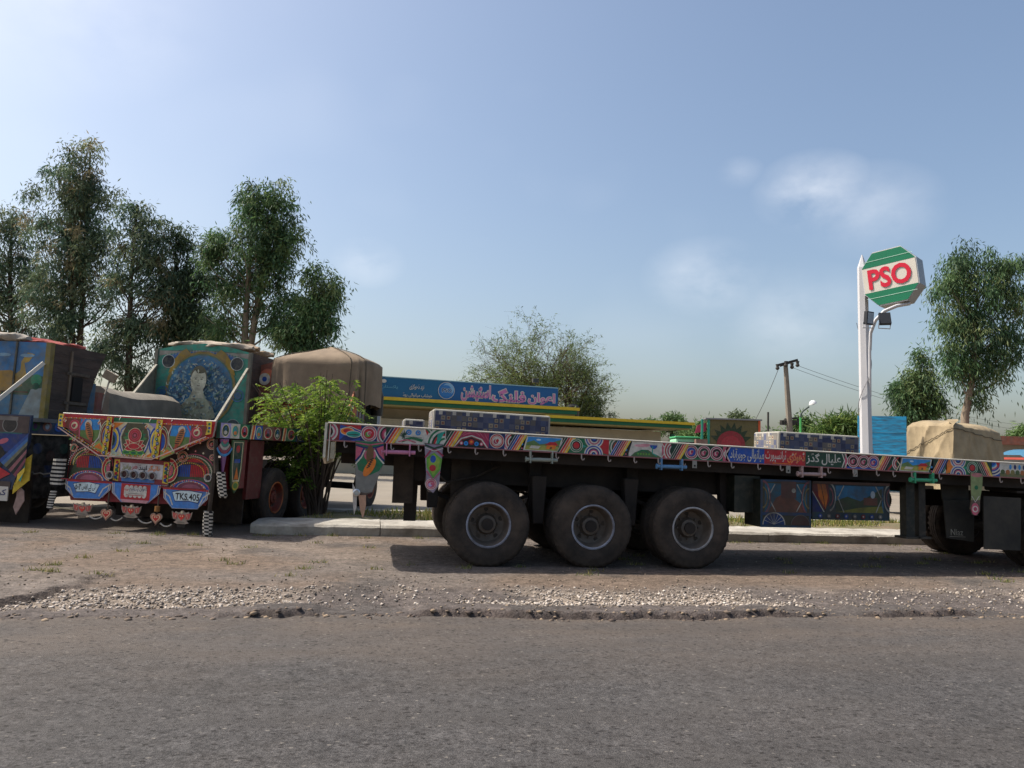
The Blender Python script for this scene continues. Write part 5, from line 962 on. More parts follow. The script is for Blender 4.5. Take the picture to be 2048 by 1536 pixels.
# ---- headboard crowns of the two trucks behind
def plank_side(root, xs, y0, y1, z0, z1, n, flare, m_, name='side_planks'):
    e = empty(name, root)
    for k in range(n):
        za, zb = z0 + (z1 - z0) * k / n, z0 + (z1 - z0) * (k + 1) / n - .003; fa, fb = flare * (k / n) ** 2, flare * ((k + 1) / n) ** 2; b = MB()
        vs = [(xs, y0, za), (xs, y1 + fa, za), (xs, y1 + fb, zb), (xs, y0, zb)]; d_ = -.03 if xs > 0 else .03
        b.add(vs + [(x + d_, y, z_) for x, y, z_ in vs], [(0, 1, 2, 3), (7, 6, 5, 4), (0, 4, 5, 1), (1, 5, 6, 2), (2, 6, 7, 3), (3, 7, 4, 0)]); b.build('plank', m_, e)
    return e
def rags(root, pts, r, cols, seed, name='cloth_bundle'):
    """rumpled cloth rolls lying along the top"""
    rr = random.Random(seed)
    for p0, p1, rad, c_ in pts:
        b = MB(); n = 14; k = 12; vs = []; p0, p1 = Vector(p0), Vector(p1); ax = (p1 - p0); sd = Vector((0, 0, 1)).cross(ax).normalized(); ph = rr.uniform(0, 6)
        for i in range(n + 1):
            t = i / n; c0 = p0 + ax * t; taper = math.sin(math.pi * min(max(t * 1.0, .04), .96)) ** .35
            for j in range(k):
                an = 2 * math.pi * j / k; q_ = rad * taper * (1 + .22 * math.sin(3 * an + 9 * t + ph) + .12 * math.sin(7 * t * 3 + 2 * an)); vs.append(c0 + sd * q_ * 1.6 * math.cos(an) + Vector((0, 0, 1)) * q_ * .75 * math.sin(an))
        b.add(vs, [(i * k + j, i * k + (j + 1) % k, (i + 1) * k + (j + 1) % k, (i + 1) * k + j) for i in range(n) for j in range(k)] + [tuple(range(k)), tuple(range((n + 1) * k - 1, n * k - 1, -1))], hx(c_)); o = b.build(name, M_cloth, root, smooth=75)

# truck with the portrait headboard
D2 = 17.5; T2 = pxd(398, D2); AX2 = R(16); ZB = 3.64
t2 = thing('decorated_truck', 'truck with faded blue portrait headboard and pale cloth bundle on top, behind the lotus tailboard', 'truck', T2, (0, R(1.0), -AX2), 'painted trucks parked in a row')
hw = 1.09; zb0 = 1.62
arch = [(-hw, zb0), (hw, zb0), (hw, ZB - .13), (hw * .6, ZB - .03), (0, ZB + .04), (-hw * .6, ZB - .03), (-hw, ZB - .13)]
b = MB(); b.prism(arch, (0, 0, 0), Ux, Vz, .06, col=hx('#3a8a76'), scol=hx('#8a8478')); hb = b.build('headboard', M_faded, t2)
a = Art((0, -.03, 0), Ux, Vz); zc = 2.62
a.poly([(-hw + .02, ZB - .16), (hw - .02, ZB - .16), (hw - .02, ZB - .28), (hw * .5, ZB - .18), (0, ZB - .12), (-hw * .5, ZB - .18), (-hw + .02, ZB - .28)], hx('#8d8a80')); a.poly([(-hw + .1, ZB - .32), (hw - .1, ZB - .32), (hw * .55, ZB - .19), (0, ZB - .14), (-hw * .55, ZB - .19)], hx('#2763a0'))
for k in range(26): t = -1 + 2 * k / 25; a.line([(t * hw * .8, ZB - .12 - .1 * t * t), (t * hw * .8, ZB - .19 - .1 * t * t)], .012, hx('#a8a59a'))
a.ell(0, zc + .02, .84, hx('#8a7436'), ry=.86); a.ell(0, zc + .02, .78, hx('#4b6f5a'), ry=.80); a.ell(0, zc, .76, hx('#3f7396'), ry=.79)
for s_ in (-1, 1):
    a.poly([(s_ * .42, zc + .93), (s_ * .55, zc + .84), (s_ * .72, zc + .62), (s_ * .80, zc + .35), (s_ * .70, zc + .4), (s_ * .52, zc + .66), (s_ * .3, zc + .82)][::s_], hx('#9a7d30')); a.ell(s_ * .82, ZB - .40, .155, hx('#b5b8b2')); a.ell(s_ * .82, ZB - .40, .14, hx('#1c2630')); a.ell(s_ * .84, zb0 + .2, .17, hx('#8f9994')); a.ell(s_ * .84, zb0 + .2, .155, hx('#1e3a44')); a.ring(s_ * .9, zc - .1, .12, .14, hx('#3f5f9a')); a.ell(s_ * .9, zc - .1, .09, hx('#2d5a7c'))
rp = random.Random(5)
for k in range(260):
    an = rp.uniform(0, 6.28); rr_ = .70 * math.sqrt(rp.random()); c_ = rp.choice(['#6f8a93', '#24466e', '#8fa2a6', '#4d7a72', '#6d93aa', '#2f5a7e', '#8a9c90', '#7fa0a8']); a.ell(rr_ * math.cos(an), zc + rr_ * math.sin(an) * .98, rp.uniform(.02, .075), hx(c_), ry=rp.uniform(.01, .03), n=7, rot=rp.uniform(0, 180))
# weathered half-length figure, features almost gone
skin = hx('#c6c4ac'); a.poly([(-.42, zc - .62), (-.36, zc - .36), (-.2, zc - .2), (-.12, zc - .02), (.12, zc - .02), (.2, zc - .2), (.38, zc - .36), (.46, zc - .62), (.2, zc - .74), (-.2, zc - .74)], hx('#959a82')); a.poly([(-.12, zc + .05), (.12, zc + .05), (.15, zc - .2), (-.15, zc - .2)], hx('#b5b39b')); a.ell(.0, zc + .29, .19, hx('#5d5a48'), ry=.25); a.ell(0, zc + .2, .185, skin, ry=.27); a.ell(.02, zc + .42, .14, hx('#55523f'), ry=.06)
for s_ in (-1, 1): a.ell(s_ * .07, zc + .23, .028, hx('#4a4f4c'), ry=.012); a.line([(s_ * .03, zc + .265), (s_ * .11, zc + .27)], .01, hx('#5a5548'))
a.line([(.005, zc + .22), (-.015, zc + .14), (.02, zc + .135)], .008, hx('#7f7a64')); a.ell(0, zc + .08, .045, hx('#7d6a5c'), ry=.010)
for k in range(60):
    x = rp.uniform(-.36, .38); zz = zc - .72 + rp.random() * .5; a.ell(x, zz, rp.uniform(.02, .06), hx(rp.choice(['#6b7160', '#a5a890', '#5f6c68', '#85876f', '#b3b3a0', '#7f7060', '#4f6a74'])), ry=rp.uniform(.008, .025), n=7, rot=rp.uniform(0, 180))
for k in range(170):
    an = rp.uniform(0, 6.28); rr_ = .72 * math.sqrt(rp.random()); inside = abs(rr_ * math.cos(an)) < .17 and rr_ * math.sin(an) > -.1; c_ = rp.choice(['#b9b79f', '#a9ab96', '#c6c4ae'] if inside else ['#7f9aa0', '#94a59f', '#5f8088', '#8a9a88', '#a3aa98', '#4d6f80']); a.ell(rr_ * math.cos(an), zc + rr_ * math.sin(an) * .98, rp.uniform(.012, .045), hx(c_), ry=rp.uniform(.006, .02), n=7, rot=rp.uniform(0, 180))
a.build('painting', M_faded, hb)
for sx in (-1, 1): b = MB(); b.box((sx * (hw + .03), -.02, (zb0 + ZB - .13) / 2), (.07, .09, ZB - .13 - zb0), col=hx('#6d6a5c')); b.build('corner_post', M_faded, t2)
for sx in (-1, 1): b = MB(); b.bar((sx * hw, -.06, ZB - .5), (sx * (hw + .02), -1.5, 1.78), .05, .04, col=hx('#a09a8a')); b.build('brace', M_faded, t2)
for sx in (-1,): b = MB(); b.prism([(0, 0), (-1.42, 0), (0, 1.35)] , (sx * (hw + .03), -.06, 1.74), (0, 1, 0), Vz, .015, col=hx('#7a7a6c')); b.build('brace_sheet', M_faded, t2)
plank_side(t2, hw + .06, .03, 1.3, zb0, ZB - .13, 9, .55, M_wood); plank_side(t2, -hw - .06, .03, 1.3, zb0, ZB - .13, 9, .55, M_wood)
b = MB(); b.box((0, .95, ZB - .16), (2 * hw, 1.8, .05), col=hx('#8b8375')); b.build('crown_roof', M_faded, t2)
rags(t2, [((-hw * .85, .1, ZB - .0), (-hw * .2, .12, ZB + .06), .08, '#a69c8c'), ((-hw * .3, .12, ZB + .04), (hw * .98, .2, ZB + .0), .12, '#b8aa98'), ((-.1, .5, ZB + .03), (hw * .9, .7, ZB + .05), .14, '#a08a72'), ((hw * .2, 1.0, ZB - .03), (hw * 1.0, 1.3, ZB - .02), .12, '#8f7d68')], .1, None, 4)
b = MB(); b.box((.0, 2.3, 2.1), (2.3, 1.4, 1.6), col=hx('#b5bcc2')); cb = b.build('cab', M_paint, t2, bevel=.1); b = MB(); b.box((1.155, 2.4, 2.42), (.02, .8, .55)); b.build('side_window', M_glass, cb)
b = MB(); b.box((0, -.9, 1.5), (2.2, 2.2, .2)); b.build('deck', M_steel, t2)
for yy in (-1.2, 2.2):
    for sx, sd in ((1, -1), (-1, 1)): wheelx(t2, (sx * .95, yy, .52), sd, '#5d5955', '#4e4844')
b = MB(); b.box((.4, .8, .9), (.1, 5.0, .3)); b.box((-.4, .8, .9), (.1, 5.0, .3)); b.build('chassis_beam', M_steel, t2)

# leftmost truck, cut by the picture edge
DA = 12.95; AXA = R(16); pA = pxd(88, DA); rA = Vector((math.cos(AXA), -math.sin(AXA), 0)); hwA = 1.2
TA = (pA[0] - rA.x * hwA, pA[1] - rA.y * hwA, 0)
TA = (TA[0] + rA.x * .0, TA[1] + rA.y * .0, 0)
ta = thing('decorated_truck', 'leftmost truck with animal painted headboard, dark plank crown and striped tail panel', 'truck', TA, (0, R(1.0), -AXA), 'painted trucks parked in a row')
ZA = 3.03; za0 = 1.745
b = MB(); b.box((0, 0, (ZA + za0) / 2), (2 * hwA, .06, ZA - za0), col=hx('#2a4a5a')); hb = b.build('headboard', M_faded, ta); a = Art((0, -.03, za0), Ux, Vz); hh = ZA - za0
a.rect(-hwA, hh * .52, hwA, hh, hx('#3b6f9c')); a.rect(-hwA, 0, hwA, hh * .35, hx('#3f6a86')); a.poly([(-hwA, hh * .52), (0, hh * .62), (hwA, hh * .55), (hwA, hh * .3), (-hwA, hh * .3)], hx('#38553f')); yc = hx('#9c7a38')
a.poly([(-.6, hh * .58), (.2, hh * .60), (.55, hh * .62), (.72, hh * .54), (.78, hh * .42), (.6, hh * .36), (.2, hh * .32), (-.6, hh * .32)], yc); a.poly([(.2, hh * .34), (.42, hh * .34), (.36, hh * .2), (.22, hh * .06), (.02, hh * .0), (.24, hh * .2)], yc); a.poly([(-.5, hh * .34), (-.35, hh * .34), (-.4, 0), (-.5, 0)], yc); a.poly([(.6, hh * .55), (.72, hh * .62), (.72, hh * .74), (.82, hh * .86), (.95, hh * .84), (.86, hh * .74), (.78, hh * .72), (.86, hh * .5)], hx('#a88a3a'))
for k in range(5): a.ell(-.9 + .43 * k, hh * .82, .13, hx('#7ba0b8'), ry=.03)
a.poly([(.75, 0), (1.15, 0), (1.15, hh * .4), (.95, hh * .38)], hx('#7d8a8c')); a.ell(1.03, hh * .5, .1, hx('#2d7a5a')); a.ell(1.03, hh * .42, .06, hx('#1d4a3a')); a.rect(-hwA, hh * .33, .9, hh * .345, hx('#5a3a2e')); a.build('painting', M_faded, hb)
b = MB(); b.box((hwA + .02, -.03, (ZA + za0) / 2 - .05), (.09, .1, ZA - za0 + .1), col=hx('#7d6f33')); b.build('corner_post', M_faded, ta); b = MB(); b.box((.62, -.04, (ZA + za0) / 2), (.03, .03, hh), col=hx('#3a3a34')); b.build('headboard_batten', M_faded, ta)
b = MB(); b.bar((hwA - .02, -.1, ZA - .35), (hwA - .5, -.75, za0 + .02), .035, .06, col=hx('#c9c5ba')); b.build('brace', M_plain, ta)
plank_side(ta, hwA + .06, .03, 1.0, za0, ZA, 8, .42, M_wood); plank_side(ta, -hwA - .06, .03, 1.0, za0, ZA, 8, .42, M_wood)
b = MB(); b.box((hwA + .075, .66, 2.30), (.02, .26, .42)); b.build('shutter_opening', mat('dark_interior', (.01, .009, .008), rough=.9, namt=0), ta)
b = MB(); b.box((hwA + .07, .45, 2.4), (.03, .05, 1.1), col=hx('#6a5a4a')); b.box((hwA + .07, .66, 2.05), (.03, .6, .05), col=hx('#4a3f36')); b.box((hwA + .07, .66, 2.56), (.03, .6, .05), col=hx('#4a3f36')); b.build('side_batten', M_faded, ta)
b = MB(); b.box((hwA + .02, 1.12, 2.1), (.06, .18, .7), col=hx('#2f5a78')); b.box((hwA + .05, 1.34, 2.0), (.05, .18, .6), col=hx('#7d4a44')); b.build('painted_post', M_faded, ta)
b = MB(); b.box((hwA + .15, 1.45, 2.62), (.26, .06, .16), Matrix.Rotation(R(25), 3, 'Y'), col=hx('#a08f78')); b.tube([(hwA + .15, 1.45, 2.56), (hwA + .08, 1.42, 2.2), (hwA + .05, 1.4, 1.85)], .016, 6, col=hx('#b0a89a')); b.build('wing_mirror', M_paint, ta)
rags(ta, [((-1.2, .0, ZA + .06), (-.1, -.02, ZA + .05), .12, '#9c938a'), ((-.6, -.06, ZA - .14), (-.1, -.06, ZA + .02), .10, '#8d8880'), ((-.1, .05, ZA + .1), (.75, .05, ZA + .07), .10, '#b0a79a'), ((-.8, .4, ZA + .1), (.3, .4, ZA + .14), .10, '#a8433f'), ((.5, .4, ZA + .05), (1.2, .9, ZA + .03), .08, '#a5524a'), ((-.2, .3, ZA + .1), (.9, .7, ZA + .06), .09, '#9a3f3c')], .1, None, 9)
b = MB(); b.box((.1, -.35, .42), (2.6, .04, .74)); b.build('mud_flap_or_shade_sheet', M_rubber, ta)  # black sheet added in front of the wheels, standing in for shade
b = MB(); b.box((1.24, 1.9, .95), (.05, 4.6, 1.05), col=hx('#2a2420')); sk_ = b.build('side_skirt', M_faded, ta); a = Art((1.266, -.35, .45), (0, 1, 0), Vz)  # painted side, added full length as a dark screen in place of shade
for k in range(14): a.ell(.2 + .32 * k, .8 - .12 * (k % 2), .11, (hx('#27406e'), hx('#4a2a26'), hx('#29483a'), hx('#5a4a30'))[k % 4], ry=.09); a.rect(.08 + .32 * k, .32, .3 + .32 * k, .52, (hx('#3a2622'), hx('#22345a'), hx('#3a3a2a'))[k % 3])
a.build('painting', M_faded, sk_)
# tail of that truck
yt = -.85
b = MB(); b.box((.0, yt + .42, za0 - .03), (2.9, .9, .06), col=hx('#77706a')); b.build('deck', M_faded, ta)
b = MB(); b.prism([(-1.4, 1.78), (1.32, 1.78), (1.32, 1.35), (1.12, .62), (-1.2, .62), (-1.4, 1.35)][::-1], (.34, yt, 0), Ux, Vz, .05, col=hx('#23324f')); o = b.build('tail_panel', M_paint, ta); a = Art((.34, yt - .025, 0), Ux, Vz)
a.rect(-1.38, 1.5, 1.3, 1.76, hx('#4a3a36')); a.ell(.98, 1.62, .13, hx('#77756f')); a.ell(.98, 1.62, .115, hx('#2a2522')); a.ell(.5, 1.62, .1, hx('#3a2a25')); a.rect(-1.3, 1.4, 1.2, 1.5, hx('#1f5a5a')); a.rect(.6, 1.2, 1.3, 1.48, hx('#1d2f6a')); a.ell(.9, 1.36, .09, hx('#b05a6a'), ry=.04, rot=20); a.ell(.7, 1.34, .09, hx('#a8505a'), ry=.04); a.ell(.8, 1.1, .16, hx('#191512'), ry=.2); a.ell(.76, 1.1, .05, 'yel', ry=.1)
for k, c_ in enumerate((hx('#23488c'), hx('#3a6aa0'), hx('#6a6a55'), 'blk', hx('#8f5a5e'), 'blk', hx('#7c3a4a'), 'blk', 'tea')): a.poly([(.86 + .045 * k, 1.06 - .035 * k), (.86 + .045 * (k + 1), 1.06 - .035 * (k + 1)), (1.31, 1.50 - .062 * (k + 1)), (1.31, 1.50 - .062 * k)], c_)
a.poly([(1.2, .72), (1.31, .9), (1.31, 1.02 - .05), (1.2, .86)], 'yel'); a.poly([(-.2, .9), (.9, .95), (1.08, .86), (.9, .76), (-.2, .8)], 'red'); a.rect(-1.2, .64, 1.1, .74, hx('#4a3f3a')); a.build('painting', M_paint, o)
b = MB(); b.prism([(0, 0), (.2, .22), (.2, .62), (0, .42)], (1.47, yt, .55), (1, .35, 0), Vz, .03, col=C['yel']); b.build('corner_flap', M_paint, ta)
b = MB(); b.box((.89, yt - .03, .55), (1.05, .02, .22), col=C['wht']); o = b.build('number_board', M_plain, ta); a = Art((.37, yt - .04, .44), Ux, Vz); a.text('کراچی', .62, .05, 1.02, .18, 'dblu', .015); a.text('لاہور', .2, .05, .55, .18, 'dblu', .015); a.build('lettering', M_paint, o)
for (x, z_, c_) in ((1.07, .22, '#a39a88'), (.5, .22, '#a39a88')):
    b = MB(); b.prism([(p[0] / 800, p[1] / 800) for p in eag][::-1], (x, yt, z_), Ux, Vz, .02, col=hx(c_)); b.build('eagle_pendant', M_paint, ta)
b = MB(); b.prism([(0, .35), (.1, .25), (.12, .1), (.02, -.12), (-.03, 0), (.0, .15)], (1.5, yt + .05, .35), (1, .2, 0), Vz, .02, col=hx('#a5877c')); b.build('pendant_blade', M_paint, ta)
b = MB(); b.box((1.28, .5, 1.62), (.06, 2.6, .26), col=hx('#34486a')); b.box((1.27, 1.2, 1.25), (.05, 1.2, .36), col=hx('#4a3a2c')); o = b.build('side_rail', M_faded, ta); a = Art((1.315, -.8, 1.5), (0, 1, 0), Vz)
for k in range(9): a.ell(.2 + .28 * k, .12, .11, (hx('#2f5fae'), hx('#2d6a4a'), hx('#9a6a64'))[k % 3], ry=.08); a.ell(.2 + .28 * k, .12, .05, (hx('#a5b5c5'), hx('#5a3a6a'))[k % 2])
a.build('painting', M_faded, o)
for sx, sd in ((1, -1), (-1, 1)): wheelx(ta, (sx * .95, .2, .52), sd, '#5d5955', '#4e4844'); wheelx(ta, (sx * .95, 3.0, .52), sd, '#5d5955', '#4e4844')
b = MB(); b.box((.4, 1.2, .9), (.1, 4.4, .3)); b.box((-.4, 1.2, .9), (.1, 4.4, .3)); b.build('chassis_beam', M_steel, ta)
b = MB(); NX_ = 20; vs = []
for i in range(NX_ + 1):
    t = i / NX_; y_ = 1.75 + 2.6 * t
    for (x_, z_) in ((1.18, 1.5), (1.2, 2.0), (1.15, 2.3), (.95, 2.42), (0, 2.5), (-1.0, 2.42), (-1.2, 2.0), (-1.2, 1.5)): vs.append((x_ + .03 * math.sin(9 * t + 3 * z_), y_, z_ + .03 * math.sin(7 * t + 2 * x_)))
fs = [(i * 8 + j, (i + 1) * 8 + j, (i + 1) * 8 + j + 1, i * 8 + j + 1) for i in range(NX_) for j in range(7)] + [tuple(range(8)), tuple(range(NX_ * 8 + 7, NX_ * 8 - 1, -1))]
b.add(vs, fs, hx('#8d8578')); b.build('canvas_load', M_cloth, ta, smooth=40)
b = MB(); pts = [(1.3 + .05 * i, yt + .25 + .02 * (i % 2), .86 + .012 * ((i * 7) % 3)) for i in range(16)]; b.tube(pts, .012, 5, col=hx('#6a665e')); b.build('chain', M_plain, ta)
# ------------------------------------------------------------------ bedding boxes lying on the trailer deck
def quilt_art(a, w, h, seed, light):
    r = random.Random(seed); s = .075; nx = int(w / s) + 1; nz = int(h / s) + 1
    dark = ['#434a63', '#50566c', '#3a4059', '#5c6070', '#48536e', '#62605f']; pale = ['#7c7a78', '#6a6d80', '#87827a', '#5a6078']
    for i in range(nx):
        for j in range(nz):
            c_ = r.choice(pale if light else dark); u0, v0 = i * s, j * s; u1, v1 = min(u0 + s, w), min(v0 + s, h)
            if u1 - u0 > .01 and v1 - v0 > .01: a.poly([(u0, v0), (u1, v0), (u1, v1), (u0, v1)], hx(c_), lay=(i + j == 0))
    a.lay()
    for i in range(nx):
        for j in range(nz):
            k = (i * 2 + j * 3) % 5
            if k in (0, 3) and (i + .5) * s < w - .04 and (j + .5) * s < h - .03:
                cx, cz = (i + .5) * s, (j + .5) * s; q_ = .026; c1 = hx('#8f8672') if not light else hx('#b9b09a'); c2 = hx('#6a6460') if k else hx('#7c4a44')
                for (d_, cc) in ((q_, c1), (q_ * .5, c2)): a.h += .0004 if cc is c2 else 0; a.poly([(cx - d_, cz - d_), (cx + d_, cz - d_), (cx + d_, cz + d_), (cx - d_, cz + d_)], cc, lay=False); a.h -= .0004 if cc is c2 else 0
    a.lay()
    for i in range(int(w / .19)): a.poly([(.05 + i * .19, h - .05), (.10 + i * .19, h - .05), (.10 + i * .19, h + .0), (.05 + i * .19, h + .0)], hx('#b5b2a8'), lay=False)
def bedding(px0, px1, py_top, Yb, dep, label, hmin):
    p0 = onY(px0, py_top, Yb); p1 = onY(px1, py_top + (px1 - px0) * .075, Yb); x0, x1 = float(p0[0]), float(p1[0]); zb = zd(x0 - TX) + .001; zt = float(p0[2]); hh = max(zt - zb, hmin); w = x1 - x0
    t = thing('wrapped_bundle', label, 'bundle', (x0, Yb, zb), (0, math.atan(DS), 0), 'wrapped bundles on the trailer deck')
    b = MB(); b.box((w / 2, dep / 2, hh / 2), (w, dep, hh), col=hx('#a9a69c')); b.build('padding', M_cloth, t, bevel=.03)
    a = Art((.03, 0, .01), (1, 0, 0), (0, 0, 1), off=.002, step=.0006); quilt_art(a, w - .06, hh - .035, int(px0), False); a.build('printed_cover', M_cloth, t)
    a = Art((0, dep - .03, .01), (0, -1, 0), (0, 0, 1), off=.002, step=.0006); quilt_art(a, dep - .06, hh - .035, int(px0) + 1, True); a.build('printed_cover', M_cloth, t)  # left end uses the paler palette: sunlight put into the cover colours
bedding(866, 1101, 817, 10.7, .8, 'long box shaped bundle in blue chequered cover, above the three wheels', .2)
bedding(1556, 1719, 862, 10.4, .75, 'blue chequered box shaped bundle on the deck left of the white sign pole', .2)
bedding(807, 850, 837, 10.9, .5, 'small low blue bundle with pale top, left of the long chequered one', .05)

# ------------------------------------------------------------------ filling station building
BA = onD(700, 800, 42); BB = onD(1372, 857, 49)
dx, dy = float(BB[0] - BA[0]), float(BB[1] - BA[1]); BL = math.hypot(dx, dy); BANG = math.atan2(dy, dx)
bld = thing('filling_station', 'low cream filling station building with yellow and green roof bands and blue signboard', 'building', (float(BA[0]), float(BA[1]), 0), (0, 0, BANG))
def bx(px, py):   # photo pixel -> coordinate along the front wall and height
    v = ray(px, py); n = np.array([-math.sin(BANG), math.cos(BANG), 0]); t = np.dot(BA - CAMP, n) / np.dot(v, n); p = CAMP + v * t; return (float((p[0] - BA[0]) * math.cos(BANG) + (p[1] - BA[1]) * math.sin(BANG)), float(p[2]))
M_wall = mat('cream_plaster', hx('#b5ab96'), rough=.9, nscale=1, namt=.1, dirt=hx('#8d8270'), dscale=1.5, damt=.25)
u_l = bx(640, 850)[0]; u_r = bx(1338, 870)[0]; zsb = bx(930, 812)[1]; u_s0, zs1 = bx(700, 753); u_s1 = bx(1107, 777)[0]; zs1 = bx(930, 767)[1]
zc_hi = bx(1000, 818)[1]; u_hi = bx(1147, 826)[0]; zc_lo = bx(1250, 849)[1]; u_lo = bx(1374, 858)[0]
b = MB(); b.box(((u_l + u_r) / 2, 5.0, (zc_lo - .3) / 2), (u_r - u_l, 8.0, zc_lo - .3)); b.build('wall', M_wall, bld)
b = MB(); b.box(((u_l + u_hi) / 2 - .8, 5.4, (zc_lo + zc_hi) / 2 - .25), (u_hi - u_l - 1.6, 7.0, zc_hi - zc_lo + .1)); b.build('upper_wall', M_wall, bld)
def fascia(u0, u1, zt, y0, hgt, nm):
    d_ = .9
    for (za, zb, pr_, c_) in ((zt, zt - hgt * .36, .0, '#d2b02c'), (zt - hgt * .36, zt - hgt * .82, .12, '#1c6244'), (zt - hgt * .82, zt - hgt * 1.0, .22, '#a3915a')):
        b = MB(); b.box(((u0 + u1) / 2, y0 + d_ / 2 + pr_ / 2 + 2.0, (za + zb) / 2), (u1 - u0 - 2 * pr_, d_ + 4 - pr_, za - zb - .003), col=hx(c_)); b.build(nm, M_plain, bld)
hF = bx(1250, 849)[1] - bx(1250, 868)[1]
fascia(bx(1080, 840)[0], u_lo, zc_lo + .3, -.9, hF * .8, 'roof_band'); fascia(u_l - 1, u_hi, zc_hi + .28, -.9, hF * .85, 'canopy_band')
b = MB(); b.box(((u_s0 + u_s1) / 2, -.55, (zs1 + zsb) / 2), (u_s1 - u_s0, .3, zs1 - zsb), col=hx('#17588f')); sg = b.build('signboard', M_sign, bld)
b = MB(); b.box(((u_s0 + u_s1) / 2, -.56, zs1 + .02), (u_s1 - u_s0, .36, .05), col=hx('#8fb6c4')); b.box(((u_s0 + u_s1) / 2, -.56, zsb - .04), (u_s1 - u_s0, .36, .09), col=hx('#b9bcc0')); b.build('sign_frame', M_plain, sg)
a = Art((0, -.705, 0), Ux, Vz, off=.006, step=.004); hs = zs1 - zsb
a.rect(u_s0 + .02, zsb + .02, bx(880, 790)[0], zs1 - .02, hx('#145f87'))
def st(t, x0, x1, y0, y1, col, bold=.02, ol=None): u0 = bx(x0, y1)[0]; u1 = bx(x1, y1)[0]; xm = (x0 + x1) / 2; a.text(t, u0, bx(xm, y1)[1], u1, bx(xm, y0)[1], col, bold, ol, ob=.05)
st('اسٹیشن', 915, 973, 772, 804, hx('#c274a2'), .025, 'wht'); st('فلنگ', 976, 1042, 780, 806, hx('#c274a2'), .025, 'wht'); st('اعوان', 1047, 1100, 788, 811, hx('#c274a2'), .025, 'wht')
st('نزد ڈھوکڑی', 813, 842, 770, 782, 'wht', .02); st('خوشاب میانوالی روڈ', 800, 858, 788, 797, 'wht', .02)
uu, vv = bx(886, 783); a.ell(uu, vv, .48, 'wht'); a.ell(uu, vv, .45, hx('#2a6fae')); a.ell(uu + .1, vv + .1, .33, hx('#7fa9c9')); a.ell(uu - .02, vv - .02, .33, hx('#2f72b0')); a.text('PSO', uu - .25, vv - .1, uu + .3, vv + .13, hx('#0f2f5a'), .02, hx('#b9ccdc'))
uu, vv = bx(763, 764); a.ell(uu, vv, .14, 'wht', ry=.1); st('پاکستان', 757, 790, 772, 780, hx('#5f9ab0'), .02); a.build('lettering', M_sign, sg)
b = MB(); p_ = bx(1067, 764); b.box((p_[0], -.3, p_[1] + .05), (.36, .2, .26)); b.tube([(p_[0], -.3, p_[1] - .35), (p_[0], -.3, p_[1])], .03, 6); b.build('floodlight', mat('lamp_housing', hx('#3a3a38'), rough=.5), bld, bevel=.02)
b = MB(); p_ = bx(1165, 830); A_ = Matrix.Translation((p_[0], 1.5, zc_lo + .3)); b.lathe([(.0, .85), (.25, .84), (.38, .74), (.42, .5), (.42, 0)], 18, A_); b.build('water_tank', mat('black_plastic', hx('#1d1d1f'), rough=.5), bld, smooth=40)
for u_ in np.linspace(u_l + 2, u_r - 1.5, 5):
    b = MB(); b.box((float(u_), .99, 1.9), (1.3, .06, 1.2), col=hx('#3a4a52')); w_ = b.build('window', M_plain, bld); b = MB(); b.box((float(u_), .95, 1.9), (1.1, .04, 1.0)); b.build('pane', M_glass, w_)
p_ = bx(1341, 872); b = MB(); b.box((p_[0], -.2, 1.5), (.22, .22, 3.0), col=hx('#1f5a3e')); b.build('corner_column', M_plain, bld)
for u_ in (u_l + 3, (u_l + u_hi) / 2, u_hi - 2.2): b = MB(); b.box((float(u_), -.35, 1.6), (.35, .35, 3.2), col=hx('#b8ae98')); b.build('canopy_column', M_plain, bld)

# ------------------------------------------------------------------ pylon sign
PD = 20.0
pb = onD(1735, 905, PD); pt_ = onD(1729, 500, PD); PX, PY = float(pb[0]), float(pb[1]); PH = 7.0
pyl = thing('pylon_sign', 'tall white pole carrying the red, white and green PSO sign', 'sign', (PX, PY, 0), (R(0), R(-1.0), 0))
M_pole = mat('white_pole_paint', hx('#bdbdc0'), rough=.6, nscale=1.5, namt=.06, dirt=hx('#8a8680'), dscale=1.5, damt=.2)
b = MB(); n = 6; rings = [(0, .15), (2.0, .15), (PH - .35, .125), (PH, .012)]
vs = [(r_ * math.cos(2 * math.pi * k / n + .3), r_ * math.sin(2 * math.pi * k / n + .3), z_) for z_, r_ in rings for k in range(n)]
b.add(vs, [(i * n + k, i * n + (k + 1) % n, (i + 1) * n + (k + 1) % n, (i + 1) * n + k) for i in range(len(rings) - 1) for k in range(n)] + [tuple(range((len(rings) - 1) * n, len(rings) * n))]); b.build('pole', M_pole, pyl)
b = MB(); b.tube([(.17 * math.cos(t * 1.1 - 1.9), .17 * math.sin(t * 1.1 - 1.9), 1.2 + t * .42) for t in np.linspace(0, 9.5, 60)], .009, 4, col=hx('#77757a')); b.build('cable', M_plain, pyl)
